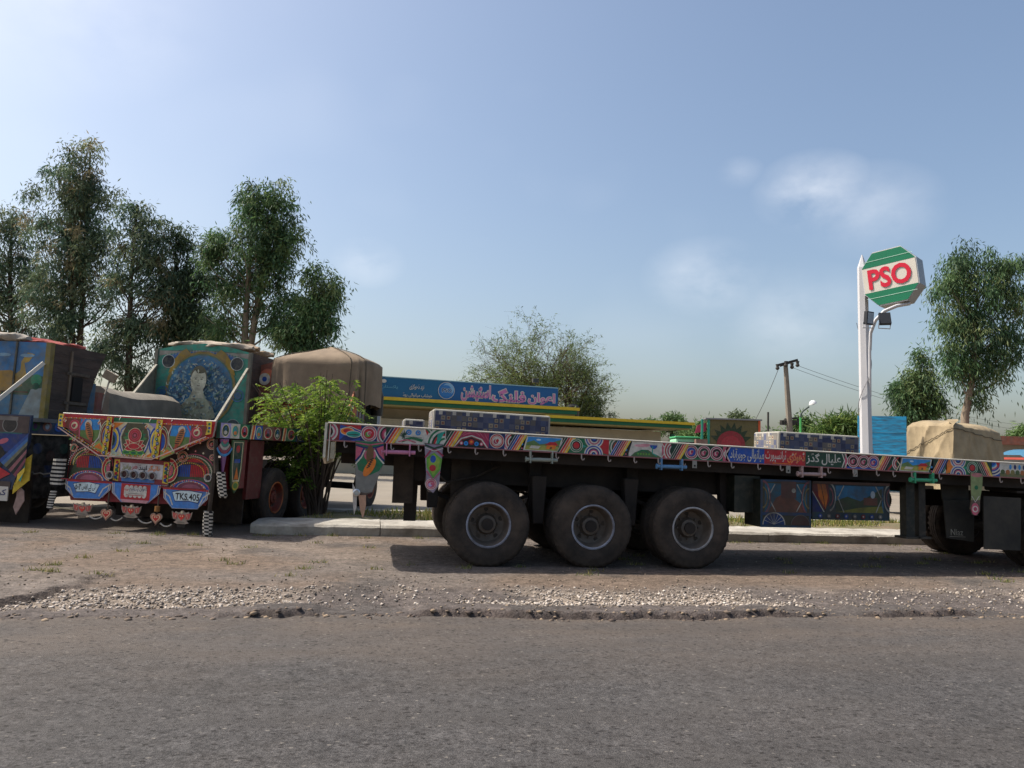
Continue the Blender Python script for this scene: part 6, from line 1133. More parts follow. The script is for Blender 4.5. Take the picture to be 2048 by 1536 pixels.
# octagonal light box; its face is turned to the left of the viewer
def camloc(px, py, d): p = onD(px, py, d); return Vector((float(p[0]) - PX, float(p[1]) - PY, float(p[2])))
SYAW = R(44); SU = Vector((math.cos(SYAW) * RT0[0] + math.sin(SYAW) * -FW0[0], math.cos(SYAW) * RT0[1] + math.sin(SYAW) * -FW0[1], .10)).normalized(); SV = Vector((-.0, .0, 1)); SV = (SV - SU * SV.dot(SU)).normalized(); SN = SU.cross(SV)
if SN.dot(Vector(FW0)) > 0: SN = -SN
so_ = camloc(1787, 553, 19.7); sw, sh = .67, .72; ck = .33; CV = 1.15; DEP = .52
oc = [(-sw + ck, -sh), (sw - ck, -sh), (sw, -sh + ck * CV), (sw, sh - ck * CV), (sw - ck, sh), (-sw + ck, sh), (-sw, sh - ck * CV), (-sw, -sh + ck * CV)]
b = MB(); b.prism(oc, so_ - SN * DEP / 2, SU, SV, DEP, col=hx('#b9bcc0'), scol=hx('#75787a')); sb = b.build('sign_box', M_sign, pyl)  # side grey darkened, shade on the end face put into the colour
a = Art(so_, SU, SV, off=.008, step=.004)
def octcut(v0, v1, sx=.965):
    e = []; 
    def wdt(v): 
        lim = sh - ck * CV; return sw * sx if abs(v) <= lim else (sw - (abs(v) - lim) / CV) * sx
    lv = sorted({v0, v1, *[t for t in (-(sh - ck * CV), sh - ck * CV) if v0 < t < v1]}); return [(wdt(v), v) for v in lv] + [(-wdt(v), v) for v in reversed(lv)]
t1 = .33
a.poly(octcut(-sh * .97, sh * .97), 'wht'); a.poly(octcut(t1, sh * .96), hx('#0f6b4a')); a.poly(octcut(-sh * .96, -t1), hx('#0f6b4a'))
for v_ in (t1 + .16, -t1 - .16): a.line([(-sw * .9, v_), (sw * .9, v_)], .012, hx('#a9c9b8'))
a.text('PSO', -.52, -.265, .52, .275, hx('#bf1030'), .03); a.build('sign_face', M_sign, sb)
ctr = so_ - SN * DEP * .5
b = MB(); pl_ = [camloc(1745, 700, 19.9), camloc(1747, 665, 19.85), camloc(1757, 640, 19.7), camloc(1775, 622, 19.55), camloc(1800, 612, 19.5), camloc(1826, 608, 19.5)]; b.tube([Vector((.1, -.06, pl_[0].z - 1.2))] + pl_, .035, 8, col=hx('#c5c5c8')); b.tube([p + Vector((.09, .1, 0)) for p in pl_], .028, 8, col=hx('#b5b5b8')); b.build('curved_bracket', M_plain, pyl, smooth=50)
for (px_, py_, yw, lt) in ((1744, 636, R(20), True), (1776, 638, R(-25), False)):
    c_ = camloc(px_, py_, 19.3); rot = (Matrix.Rotation(yw, 3, 'Z') @ Matrix.Rotation(R(-25 if not lt else 5), 3, 'X')); b = MB(); b.box(c_, (.27, .09, .33), rot, col=hx('#1c1f26')); b.tube([c_ + Vector((-.16, 0, -.1)), c_ + Vector((-.16, .03, -.24)), c_ + Vector((.16, .03, -.24)), c_ + Vector((.16, 0, -.1))], .015, 5, col=hx('#b5b5b5')); o = b.build('floodlight', M_plain, pyl, bevel=.01)
    if lt: b = MB(); b.box(c_ + rot @ Vector((0, -.05, 0)), (.21, .01, .27), rot, col=hx('#8a97a3')); b.build('lens', M_sign, o)

# ------------------------------------------------------------------ tarpaulin covered truck with worn blue side gate
TD = 22.5; c0 = onD(1905, 880, TD); tx, ty = float(c0[0]), float(c0[1])
ct = thing('covered_truck', 'small parked truck with a worn bright blue board gate behind the white sign pole', 'truck', (tx, ty, 0))
e1 = onD(1716, 868, 23.2); e2 = onD(1813, 868, 22.8)
v_ = Vector((float(e2[0] - e1[0]), float(e2[1] - e1[1]), 0)); gw = v_.length; v_ = v_.normalized(); ztop = float(onD(1765, 832, 23)[2])
gate = empty('side_gate', ct, (float(e1[0]) - tx, float(e1[1]) - ty, 0), (0, 0, math.atan2(v_.y, v_.x)))
M_blue = mat('worn_blue_boards', hx('#2b9fce'), rough=.7, nscale=6, namt=.15, dirt=hx('#3f4048'), dscale=4.5, damt=.85, dthr=.52, stretch=(.5, 1, 3.6))
nb = 9; z0_ = .7
for k in range(nb):
    hgt = (ztop - z0_) / nb; b = MB(); b.box((gw / 2, random.uniform(-.006, .006), z0_ + (k + .5) * hgt), (gw - random.uniform(0, .02), .04, hgt - .004)); b.build('board', M_blue, gate, loc=(0, 0, 0))
b = MB()
for u_ in (.03, gw - .03): b.box((u_, .04, (z0_ + ztop) / 2), (.06, .05, ztop - z0_ + .02))
b.build('gate_post', M_blue, gate)
b = MB(); b.box((.3, .9, .85), (4.2, 1.9, .14)); b.build('chassis', M_steel, ct)
for (xx, yy) in ((-1.2, .0), (1.4, .0), (-1.2, 1.7), (1.4, 1.7)): make_wheel(ct, (xx, yy, .4), r=.4, w=.22, side=-1 if yy < 1 else 1, lip='#6a6660', inn='#4e4844', deep=.08)
# its cargo under canvas: box corner towards the viewer, two faces with creases
def crumple_box(name, corner_px, label):
    dF = 22.2; A = onD(1813, 850, 23.4); Bc = onD(1906, 850, 21.8); Cc = onD(2002, 858, 22.9)
    P = [Vector((float(p[0]), float(p[1]), 0)) for p in (A, Bc, Cc)]; top = [float(onD(1813, 845, 23.4)[2]), float(onD(1906, 842, 21.8)[2]), float(onD(1985, 858, 22.9)[2])]; zb = .75
    nx, nz = 110, 50; vs = []; fs = []; r = np.random.default_rng(4)
    g = np.linspace(0, 2, nx + 1); 
    for j in range(nz + 1):
        f = j / nz
        for i, t in enumerate(g):
            k = 0 if t <= 1 else 1; s_ = t - k; p = P[k].lerp(P[k + 1], s_); zt = top[k] * (1 - s_) + top[k + 1] * s_; e = P[k + 1] - P[k]; nrm = Vector((e.y, -e.x, 0)).normalized()
            rdg = lambda x_: abs(math.sin(x_)) ** .6; bulge = .05 * math.sin(math.pi * s_) + .10 * (1 - f) * rdg(5.0 * t + 1.6 * f) - .09 * rdg(7.5 * (t - .55 * f)) * (.3 + .7 * math.sin(math.pi * s_)) + .05 * rdg(13 * t + 5 * f) * (1 - f) - .04 * rdg(23 * (t + .25 * f)) * (1 - .4 * f)
            rnd = .10 * (f > .94) * (f - .94) / .06 * 3; zz = zb + (zt - zb) * f + (.03 * math.sin(8 * t) if f > .95 else 0); q_ = p + nrm * (bulge - rnd * .6 + .10 * (1 - f)); vs.append((q_.x, q_.y, zz))
    W1 = nx + 1; fs = [(j * W1 + i, j * W1 + i + 1, (j + 1) * W1 + i + 1, (j + 1) * W1 + i) for j in range(nz) for i in range(nx)]
    back = (P[0] + P[2]) - P[1]; base = len(vs); m = 8
    for j in range(1, m + 1):
        for i, t in enumerate(g):
            tt = vs[nz * W1 + i]; s_ = j / m; cx, cy = (P[0].x + P[2].x) / 2 + (back.x - P[1].x) * .12, (P[0].y + P[2].y) / 2 + (back.y - P[1].y) * .12; vs.append((tt[0] + (cx - tt[0]) * s_, tt[1] + (cy - tt[1]) * s_, tt[2] + .10 * math.sin(math.pi / 2 * s_) + .02 * math.sin(7 * t + 5 * s_)))
    def id2(j, i): return nz * W1 + i if j == 0 else base + (j - 1) * W1 + i
    fs += [(id2(j, i), id2(j, i + 1), id2(j + 1, i + 1), id2(j + 1, i)) for j in range(m) for i in range(nx)]
    b_i = len(vs); vs += [(back.x, back.y, zb), (back.x, back.y, top[0])]; fs += [(0, nz * W1, b_i + 1, b_i), (nx, b_i, b_i + 1, nz * W1 + nx), (nz * W1 + nx, b_i + 1, id2(m, nx)), (nz * W1, id2(m, 0), b_i + 1)]
    b = MB(); b.add(vs, fs); o = b.build(name, M_tarp2, None, smooth=55)
    for (f0, f1) in ((.22, .30), (.55, .92)):
        pts = []
        for i in range(0, nx + 1, 2):
            t = g[i]; k = 0 if t <= 1 else 1; e = P[k + 1] - P[k]; nrm = Vector((e.y, -e.x, 0)).normalized(); ff = f0 + (f1 - f0) * min(t, 1) - (.1 * (t - 1) if t > 1 else 0); pts.append(Vector(vs[int(nz * ff) * W1 + i]) + nrm * .03)
        b = MB(); b.tube(pts, .011, 5, col=hx('#5d5344')); b.build('rope', M_cloth, o)
    return tag(o, label, 'tarpaulin')
crumple_box('tarpaulin', None, 'pale canvas draped over box shaped cargo right of the blue boards')

# ------------------------------------------------------------------ utility pole, street lamp, power lines
UD = 40.0; ub = onD(1580, 870, UD); ut = onD(1571, 728, UD); ux, uy = float(ub[0]), float(ub[1])
up = thing('utility_pole', 'concrete power pole with tilted double crossarm', 'pole', (ux, uy, 0))
tz = float(ut[2]); lean = (float(ut[0]) - ux, float(ut[1]) - uy)
M_cpole = mat('weathered_concrete_pole', hx('#857c70'), rough=.9, nscale=2, namt=.2)
b = MB(); b.tube([(0 - lean[0] * .6, -lean[1] * .6, 0), (0, 0, float(ub[2])), (lean[0], lean[1], tz)], [.19, .17, .115], 8); b.build('shaft', M_cpole, up, smooth=40)
M_dk = mat('dark_hardware', hx('#3a3733'), rough=.7)
def ul(px, py, d=UD): p = onD(px, py, d); return Vector((float(p[0]) - ux, float(p[1]) - uy, float(p[2])))
b = MB(); b.bar(ul(1553, 731), ul(1595, 720), .14, .12); b.bar(ul(1560, 732, UD + .4), ul(1590, 722, UD + .4), .12, .1); b.build('crossarm', M_dk, up)
for (x, y) in ((1584, 731), (1595, 727), (1555, 733), (1572, 727)): b = MB(); p = ul(x, y, UD - .2); b.tube([p - Vector((0, 0, .18)), p - Vector((0, 0, .1)), p, p + Vector((0, 0, .12))], [.05, .11, .07, .1], 8); b.build('insulator', M_dk, up, smooth=40)
b = MB(); b.bar(ul(1560, 846), ul(1600, 842), .1, .1); b.tube([ul(1562, 848), ul(1570, 838), ul(1592, 836), ul(1601, 845)], .05, 5)
for x in (1563, 1569, 1588, 1597): p = ul(x, 850); b.tube([p, p + Vector((0, 0, .25))], .09, 7)
b.build('lower_crossarm', M_dk, up)
def wire(p0, p1, sag, label, r=.010):
    b = MB(); pts = [Vector(p0).lerp(Vector(p1), t) - Vector((0, 0, sag * 4 * t * (1 - t))) for t in np.linspace(0, 1, 24)]; b.tube(pts, r, 4); o = b.build('power_line', M_dk); tag(o, label, 'cable', 'overhead lines from the power pole')
g_ = Vector((ux, uy, 0))
w1, w2 = onD(1735, 775, 46), onD(1735, 783, 46)
def ext(a_, p, k): p = Vector([float(c) for c in p]); return a_ + (p - a_) * k
s1, s2 = ul(1595, 731) + g_, ul(1584, 735) + g_
wire(s1, ext(s1, onD(2060, 852, 60), 1.0), .5, 'upper thin power line running right from the pole'); wire(s2, ext(s2, onD(2060, 862, 60), 1.0), .5, 'lower thin power line running right from the pole')
wire(ul(1558, 735) + g_, [float(c) for c in onD(1505, 850, 44)], .15, 'thin stay wire slanting down left of the pole', .013)
lb = onD(1602, 880, 34); lx_, ly_ = float(lb[0]), float(lb[1])
lamp = thing('street_lamp', 'green street lamp post with curved arm and round white head', 'street lamp', (lx_, ly_, 0))
def ll(px, py): p = onD(px, py, 34); return Vector((float(p[0]) - lx_, float(p[1]) - ly_, float(p[2])))
b = MB(); b.tube([(0, 0, 0), ll(1601, 835)], .045, 8, col=hx('#4fae5a')); b.build('post', M_plain, lamp, smooth=40)
b = MB(); b.tube([ll(1601, 835), ll(1602, 828), ll(1606, 822), ll(1618, 813)], .04, 8, col=hx('#3a4a44')); b.build('arm', M_plain, lamp, smooth=40)
b = MB(); A_ = Matrix.Translation(ll(1626, 808)) @ Matrix.Rotation(R(-20), 4, 'Y'); b.lathe([(.001, .17), (.1, .14), (.16, .06), (.17, 0)], 14, A_, col=hx('#d5d5d5')); b.lathe([(.17, 0), (.001, -.04)], 14, A_, col=hx('#3a3a3a')); b.build('lamp_head', M_plain, lamp, smooth=50)
b = MB(); p0, p1 = onD(1536, 868, 38), onD(1539, 824, 38); b.tube([(0, 0, 0), (0, 0, float(p1[2]))], .05, 6); o = b.build('post', M_dk); o.location = (float(p0[0]), float(p0[1]), 0); tag(o, 'thin dark post sticking up between the far truck and the power pole', 'post')

# ------------------------------------------------------------------ far truck with the red flower, and other far things
FD = 34.0; f0 = onD(1466, 870, FD); fx, fy = float(f0[0]), float(f0[1])
ft = thing('decorated_truck', 'far truck with a big red flower painted on its back panel under a grey roof', 'truck', (fx, fy, 0), (0, 0, R(-14)), 'painted trucks parked in a row')
zr = float(onD(1466, 840, FD)[2]); W2 = 1.05
b = MB(); b.box((.05, 0, 1.0 + (zr - 1.0) / 2), (2 * W2, .06, zr - 1.0), col=hx('#5d5430')); o = b.build('back_panel', M_paint, ft); a = Art((.0, -.03, 0), Ux, Vz, off=.006, step=.003); zc = zr - 1.05
for k in range(8): a.leaf(-.1, zc, .95, .32, 20 + k * 20, hx('#1d2f18'))
a.ell(-.1, zc - .05, .62, hx('#7d1f28')); a.ell(-.1, zc - .1, .45, hx('#8f2730')); a.line([(-.5, zc - .45), (-.1, zc - .72), (.35, zc - .42)], .03, hx('#c99a80')); a.poly([(-1, zc - 1.0), (.6, zc - 1.0), (.5, zc - .5), (-.1, zc - .75), (-.8, zc - .5)], hx('#8a2028')); a.build('painting', M_paint, o)
b = MB(); b.box((0, .9, zr + .03), (2 * W2 + .35, 2.1, .06), col=hx('#77767a')); b.build('roof', M_plain, ft)
for x_, c_ in ((-W2 - .02, '#1f7f6a'), (-W2 - .3, '#2d8a74'), (W2 + .08, '#c2542c')): b = MB(); b.box((x_, -.02, 1.0 + (zr - 1.0) / 2), (.09, .09, zr - 1.0), col=hx(c_)); b.build('corner_post', M_plain, ft)
b = MB(); b.box((-W2 - .32, .5, 1.9), (.5, 1.2, .9), col=hx('#7c5a50')); b.box((-W2 - .32, -.11, 2.05), (.44, .03, .06), col=hx('#c9b48a')); b.build('side_crate', M_faded, ft)
b = MB(); b.prism([(0, 0), (.5, .1), (.5, .5), (.1, .35)], (-W2 - .55, .4, zr - .62), (1, 0, 0), Vz, .04, col=hx('#b0405a')); b.build('crown_wing', M_plain, ft)
b = MB(); b.box((-1.9, 1.4, 1.75), (1.1, 1.9, 1.3), col=hx('#8fc4a0')); cb = b.build('cab', M_plain, ft, bevel=.12); b = MB(); b.box((-1.95, .44, 2.0), (.75, .02, .45)); b.build('rear_window', M_glass, cb); b = MB(); b.box((-1.9, 1.3, 2.43), (1.15, 1.9, .08), col=hx('#46a06a')); b.build('cab_roof', M_plain, cb, bevel=.03)
b = MB(); b.box((-.2, 1.2, .95), (3.0, 2.6, .16)); b.build('chassis', M_steel, ft)
for (xx, yy) in ((-.8, .2), (.8, .2), (-.8, 2.1), (.8, 2.1)): make_wheel(ft, (xx, yy, .42), r=.42, w=.24, side=-1, lip='#6a6660', inn='#4e4844', deep=.08)
# red roofed shed and blue vehicle at the right edge
s0 = onD(2040, 890, 34); sh_ = thing('shed', 'low shed with a brick red roof edge at the far right', 'building', (float(s0[0]) + 3.0, float(s0[1]) + 2, 0), (0, 0, R(-8)))
zt = float(onD(2030, 874, 34)[2]); b = MB(); b.box((0, 0, (zt - .35) / 2), (9, 5, zt - .35), col=hx('#8c8478')); b.build('wall', M_plain, sh_); b = MB(); b.box((0, -.2, zt - .18), (9.5, 5.6, .36), col=hx('#9a5a45')); b.build('roof', M_faded, sh_)
b = MB(); b.box((-1.5, -2.52, 1.0), (1.0, .05, 2.0), col=hx('#3d4a4c')); b.build('door', M_plain, sh_)
r0 = onD(2044, 905, 27); rk = thing('parked_vehicle', 'blue vehicle roof with a red stripe showing above the trailer at the right edge', 'vehicle', (float(r0[0]) + .4, float(r0[1]), 0))
zz = float(onD(2040, 897, 27)[2])
b = MB(); n = 12; vs = []
for i in range(n + 1):
    t = i / n; x_ = -.9 + 1.8 * t; hgt = zz - .02 - .22 * abs(2 * t - 1) ** 2.5
    for (yy, dz) in ((-.65, -.10), (-.45, 0), (.45, 0), (.65, -.10)): vs.append((x_, yy, hgt + dz))
b.add(vs, [(i * 4 + j, (i + 1) * 4 + j, (i + 1) * 4 + j + 1, i * 4 + j + 1) for i in range(n) for j in range(3)], hx('#3a6a86')); b.build('roof', M_plain, rk, smooth=50)
b = MB(); b.box((0, 0, zz - .36), (1.75, 1.28, .07), col=hx('#a8463a')); b.build('trim', M_plain, rk); b = MB(); b.box((.1, 0, .75), (1.7, 1.25, .75), col=hx('#2c4f66')); b.build('body', M_plain, rk, bevel=.1)
for (x_, y_) in ((-.8, -.6), (.8, -.6), (-.8, .6), (.8, .6)): b = MB(); b.bar((x_, y_, 1.1), (x_, y_, zz - .3), .05, .05); b.build('roof_post', M_dk, rk)
for (x_, y_) in ((-.75, 0), (.6, -.5), (.6, .5)): make_wheel(rk, (x_, y_, .25), r=.25, w=.12, side=-1, lip='#6a6660', inn='#4e4844', deep=.04)
# ------------------------------------------------------------------ vegetation
M_leafE = mat('eucalyptus_leaf', attr=True, rough=.6, namt=0, trans=.35, spec=.3)
M_leafB = mat('bush_leaf', attr=True, rough=.6, namt=0, trans=.45, spec=.3)
M_bark = mat('pale_bark', hx('#8a7d6c'), rough=.9, nscale=4, namt=.3, dirt=hx('#5a4a3c'), dscale=2.5, damt=.6, stretch=(1, 1, .3))
M_bark2 = mat('dark_bark', hx('#4a3e34'), rough=.95, nscale=4, namt=.3)
def leaf_quads(c, d, L_, w_, r):
    """c centres, d unit directions, lengths and widths -> kite shaped leaves"""
    n = len(c); up = r.normal(size=(n, 3)); s = np.cross(d, up); s /= np.linalg.norm(s, axis=1, keepdims=True) + 1e-9
    L_, w_ = L_[:, None], w_[:, None]; V = np.stack([c, c + d * L_ * .4 + s * w_ * .5, c + d * L_, c + d * L_ * .4 - s * w_ * .5], 1)
    return V.reshape(-1, 3), np.arange(4 * n).reshape(-1, 4)
def limb(b, p0, p1, r0, r1, r, bend=.12, n=6):
    p0, p1 = Vector(p0), Vector(p1); l = (p1 - p0).length; o = Vector(r.normal(size=3)) * l * bend; pts = []; rad = []
    for i in range(n + 1):
        t = i / n; pts.append(p0.lerp(p1, t) + o * math.sin(math.pi * t) * .5 + Vector((0, 0, -l * .10 * math.sin(math.pi * t)))); rad.append(r0 + (r1 - r0) * t)
    b.tube(pts, rad, 6, caps=False); return pts
def blob_tree(name, label, d, base_px, trunk, blobs, seed, nclump, nleaf, leafL, leafW, cols, droop=.75, bark=None, tr=.22, group=None, cat='tree', clump_r=.55, stems=1, fork=.35):
    """crown volume given as ellipses (photo px at distance d); trunk as px polyline"""
    r = np.random.default_rng(seed); base = onD(base_px[0], base_px[1], d); bx_, by_ = float(base[0]), float(base[1])
    t = thing(name, label, cat, (bx_, by_, 0), group=group); off = np.array([bx_, by_, 0]); m_px = d / FPX
    B = []
    for (px, py, rx, ry) in blobs: B.append((onD(px, py, d) - off, rx * m_px, ry * m_px))
    area = np.array([q[1] * q[2] for q in B]); pr_ = area / area.sum(); which = r.choice(len(B), nclump, p=pr_)
    cen = []
    for k in which:
        c, rx, ry = B[k]; v = r.normal(size=3); v /= np.linalg.norm(v); rad = r.random() ** (1 / 2.2); jit = 1 + r.normal() * .07
        cen.append(c + (RT0 * v[0] * rx + FW0 * v[1] * rx * .9 + UP0 * v[2] * ry) * rad * jit)
    cen = np.array(cen)
    # clumps of hanging leaves
    per = int(nleaf * .85) // nclump; allV = []; allF = []; allC = []; nb = 0
    palette = np.array([hx(c) for c in cols])
    for c in cen:
        n = max(6, int(per * r.uniform(.4, 1.6))); sc_ = clump_r * r.uniform(.55, 1.2); ax_ = r.normal(size=3) * np.array([1, 1, .3]); ax_ /= np.linalg.norm(ax_); tt_ = r.normal(size=(n, 1)); p = c + r.normal(size=(n, 3)) * np.array([sc_, sc_, sc_ * .9]) * .36 + ax_ * tt_ * sc_ * .55 - np.array([0, 0, 1]) * (tt_ ** 2) * sc_ * .30
        dd = r.normal(size=(n, 3)) * .55 + np.array([0, 0, -droop]) + (p - c) * .5 / max(sc_, .1); dd /= np.linalg.norm(dd, axis=1, keepdims=True)
        V, F = leaf_quads(p, dd, leafL * r.uniform(.6, 1.3, n), leafW * r.uniform(.7, 1.3, n), r); base_c = palette[r.integers(0, len(palette))] * r.uniform(.8, 1.15); cc = base_c * r.uniform(.75, 1.25, (n, 1))
        allV.append(V); allF.append(F + nb); nb += len(V); allC.append(np.repeat(cc, 4, 0))
    npmesh('crown', np.concatenate(allV), np.concatenate(allF), M_leafE, t, col=np.concatenate(allC))
    # trunk and limbs reaching the clumps
    b = MB(); tp_ = [np.array([0, 0, 0.0])] + [onD(px, py, d) - off for px, py in trunk]; nT = len(tp_); trunks = []
    for s_ in range(stems):
        dx_ = (s_ - (stems - 1) / 2) * .9; pts = [Vector(p) + Vector((dx_ * (i / nT) * 1.4, dx_ * .3 * (i / nT), 0)) for i, p in enumerate(tp_)]; b.tube(pts, [tr * (1 - .82 * i / (nT - 1)) for i in range(nT)], 8, caps=False); trunks.append(pts)
    H = tp_[-1][2]
    for c in cen[:: max(1, len(cen) // 46)]:
        pts = trunks[r.integers(0, len(trunks))]; zt = max(min(c[2] - (c[2] * .12 + r.uniform(.2, .9) * np.hypot(c[0], c[1]) * .6), H * .97), H * fork * .6); 
        k = 0
        while k < nT - 2 and pts[k + 1].z < zt: k += 1
        f = min(max((zt - pts[k].z) / max(pts[k + 1].z - pts[k].z, .01), 0), 1); p0 = pts[k].lerp(pts[k + 1], f); rr = tr * (1 - .82 * p0.z / H) * .42; limb(b, p0, c, max(rr, .02), .012, r)
    b.build('trunk', bark or M_bark2, t, smooth=50); return t
EU = ['#566c54', '#607357', '#4a604d', '#687456', '#546c58', '#647056', '#76805c', '#82795a', '#3f5644']
EU2 = ['#4f6a44', '#5a7446', '#456040', '#4e6e48', '#43593e', '#6c8050', '#788558']
G = 'eucalyptus trees behind the trucks'
blob_tree('eucalyptus_tree', 'tallest eucalyptus, narrow pointed crown above the leftmost truck', 40, (150, 880), [(152, 700), (156, 500), (160, 300)], [(163, 315, 38, 42), (150, 370, 55, 55), (175, 400, 60, 60), (150, 460, 70, 60), (185, 500, 55, 60), (130, 530, 60, 60), (170, 590, 60, 50), (100, 600, 60, 55), (60, 390, 16, 22), (75, 440, 30, 30), (215, 560, 35, 50), (120, 660, 60, 35)], 1, 357, 32550, .27, .058, EU, group=G, stems=2)
blob_tree('eucalyptus_tree', 'loose greyish eucalyptus crown cut by the left picture edge', 43, (20, 890), [(22, 700), (20, 550), (25, 440)], [(22, 450, 38, 40), (30, 520, 45, 50), (10, 580, 45, 45), (40, 640, 45, 40), (-40, 560, 50, 90), (70, 560, 30, 50)], 2, 204, 18600, .27, .058, EU, group=G)
blob_tree('eucalyptus_tree', 'eucalyptus with slim dark trunk between tallest tree and portrait headboard', 38, (258, 890), [(258, 700), (262, 560), (275, 410)], [(285, 415, 38, 30), (280, 460, 50, 45), (255, 510, 40, 40), (310, 520, 40, 50), (240, 570, 38, 30), (330, 580, 40, 45), (250, 650, 40, 40), (215, 690, 40, 45), (300, 660, 45, 40), (270, 740, 50, 40)], 3, 255, 20925, .27, .058, EU, group=G)
blob_tree('eucalyptus_tree', 'dense short eucalyptus directly above the portrait headboard', 39, (345, 890), [(347, 720), (350, 600), (352, 470)], [(352, 465, 26, 30), (370, 520, 35, 40), (350, 580, 45, 40), (375, 620, 45, 40), (340, 660, 45, 35), (400, 560, 28, 35), (400, 650, 35, 30)], 4, 187, 19375, .27, .058, ['#465840', '#4d5c40', '#40523c'], group=G)
blob_tree('eucalyptus_tree', 'bushy topped eucalyptus with pale forked trunk right of the headboard', 37, (490, 890), [(494, 700), (505, 600), (520, 480), (530, 390)], [(500, 395, 28, 32), (553, 395, 36, 34), (530, 440, 62, 42), (570, 470, 36, 45), (520, 500, 60, 45), (440, 480, 35, 30), (425, 510, 28, 30), (560, 540, 40, 45), (500, 570, 50, 50), (450, 570, 35, 40), (570, 600, 35, 35), (440, 640, 40, 40), (545, 650, 35, 30)], 5, 323, 29450, .27, .058, EU2, group=G, bark=M_bark, stems=2)
blob_tree('eucalyptus_tree', 'low eucalyptus leaning right above the brown canvas cover', 36, (600, 890), [(605, 760), (615, 680), (635, 600)], [(626, 545, 20, 26), (660, 575, 26, 30), (640, 610, 42, 32), (610, 630, 40, 35), (650, 650, 24, 25), (590, 670, 40, 30), (625, 688, 38, 14)], 6, 170, 14725, .27, .058, EU2, group=G)
blob_tree('eucalyptus_tree', 'big weeping eucalyptus with pale trunk right of the pylon sign', 36, (1925, 900), [(1930, 830), (1945, 760), (1950, 680), (1955, 560)], [(1935, 525, 42, 38), (2005, 525, 40, 36), (1900, 570, 34, 40), (1960, 590, 60, 50), (2030, 600, 45, 60), (1905, 640, 40, 40), (1960, 660, 60, 45), (2010, 690, 40, 45), (1900, 705, 30, 28), (1935, 735, 36, 35), (1985, 740, 35, 35), (1960, 790, 16, 28)], 7, 360, 27000, .27, .05, EU2, group='eucalyptus trees by the sign', bark=M_bark, droop=1.2)
blob_tree('eucalyptus_tree', 'smaller eucalyptus just left of the weeping one behind the canvas cargo', 40, (1830, 900), [(1832, 840), (1838, 780), (1840, 730)], [(1838, 725, 22, 22), (1835, 760, 36, 30), (1815, 790, 38, 30), (1850, 800, 40, 35), (1835, 830, 50, 20)], 8, 136, 13175, .27, .058, EU2, group='eucalyptus trees by the sign')
# far greenery along the horizon
def bush(name, label, d, px, py, blobs, seed, ncl, nlf, cols, lL=.35, lW=.09, group='far bushes along the yard'): return blob_tree(name, label, d, (px, 900), [(px, (py + 900) / 2), (px, py)], blobs, seed, ncl, nlf, lL, lW, cols, droop=.25, tr=.12, group=group, cat='bush' if 'bush' in name else 'tree')
FG = ['#4a6638', '#55703c', '#3f5a34', '#607542']
bush('small_tree', 'small round tree above the far end of the station roof', 62, 1345, 850, [(1345, 842, 26, 14), (1330, 850, 20, 10), (1362, 850, 16, 9)], 11, 40, 3000, FG)
bush('small_tree', 'tiny tree showing over the middle of the low station roof', 66, 1295, 850, [(1295, 846, 12, 7), (1285, 850, 14, 5)], 12, 20, 1400, FG)
bush('reed_bush', 'tall feathery bush between the station roof and the far truck', 52, 1395, 865, [(1385, 868, 26, 16), (1405, 862, 20, 20), (1370, 880, 25, 14)], 13, 60, 5000, ['#5f7a45', '#6d8650', '#4e6a3c'], .5, .06)
bush('small_tree', 'thin tree rising behind the grey roof of the far truck', 55, 1478, 840, [(1478, 834, 16, 10), (1490, 842, 14, 8), (1468, 842, 12, 8)], 14, 24, 1500, ['#5d6a4c', '#66744f'])
bush('small_tree', 'round green tree behind the street lamp post', 48, 1605, 845, [(1606, 846, 16, 14), (1595, 858, 14, 12), (1616, 856, 12, 12)], 15, 34, 3200, FG)
bush('palm_bush', 'spiky green bush left of the pylon sign pole', 44, 1680, 850, [(1690, 845, 30, 18), (1665, 856, 30, 14), (1710, 850, 18, 18), (1645, 864, 18, 10)], 16, 70, 6500, ['#5a7238', '#68803f', '#4c6834', '#7a8a4a'], .55, .07)
bush('palm_bush', 'spiky bush over the red shed roof at the far right', 46, 2046, 870, [(2040, 872, 16, 9), (2060, 862, 18, 16)], 17, 26, 2000, ['#5a7440', '#688048'], .55, .06)
bush('reed_bush', 'dark bushes under the low station roof edge, far side', 58, 1560, 868, [(1560, 872, 60, 10), (1630, 872, 50, 8), (1500, 876, 40, 8)], 18, 60, 4500, FG)

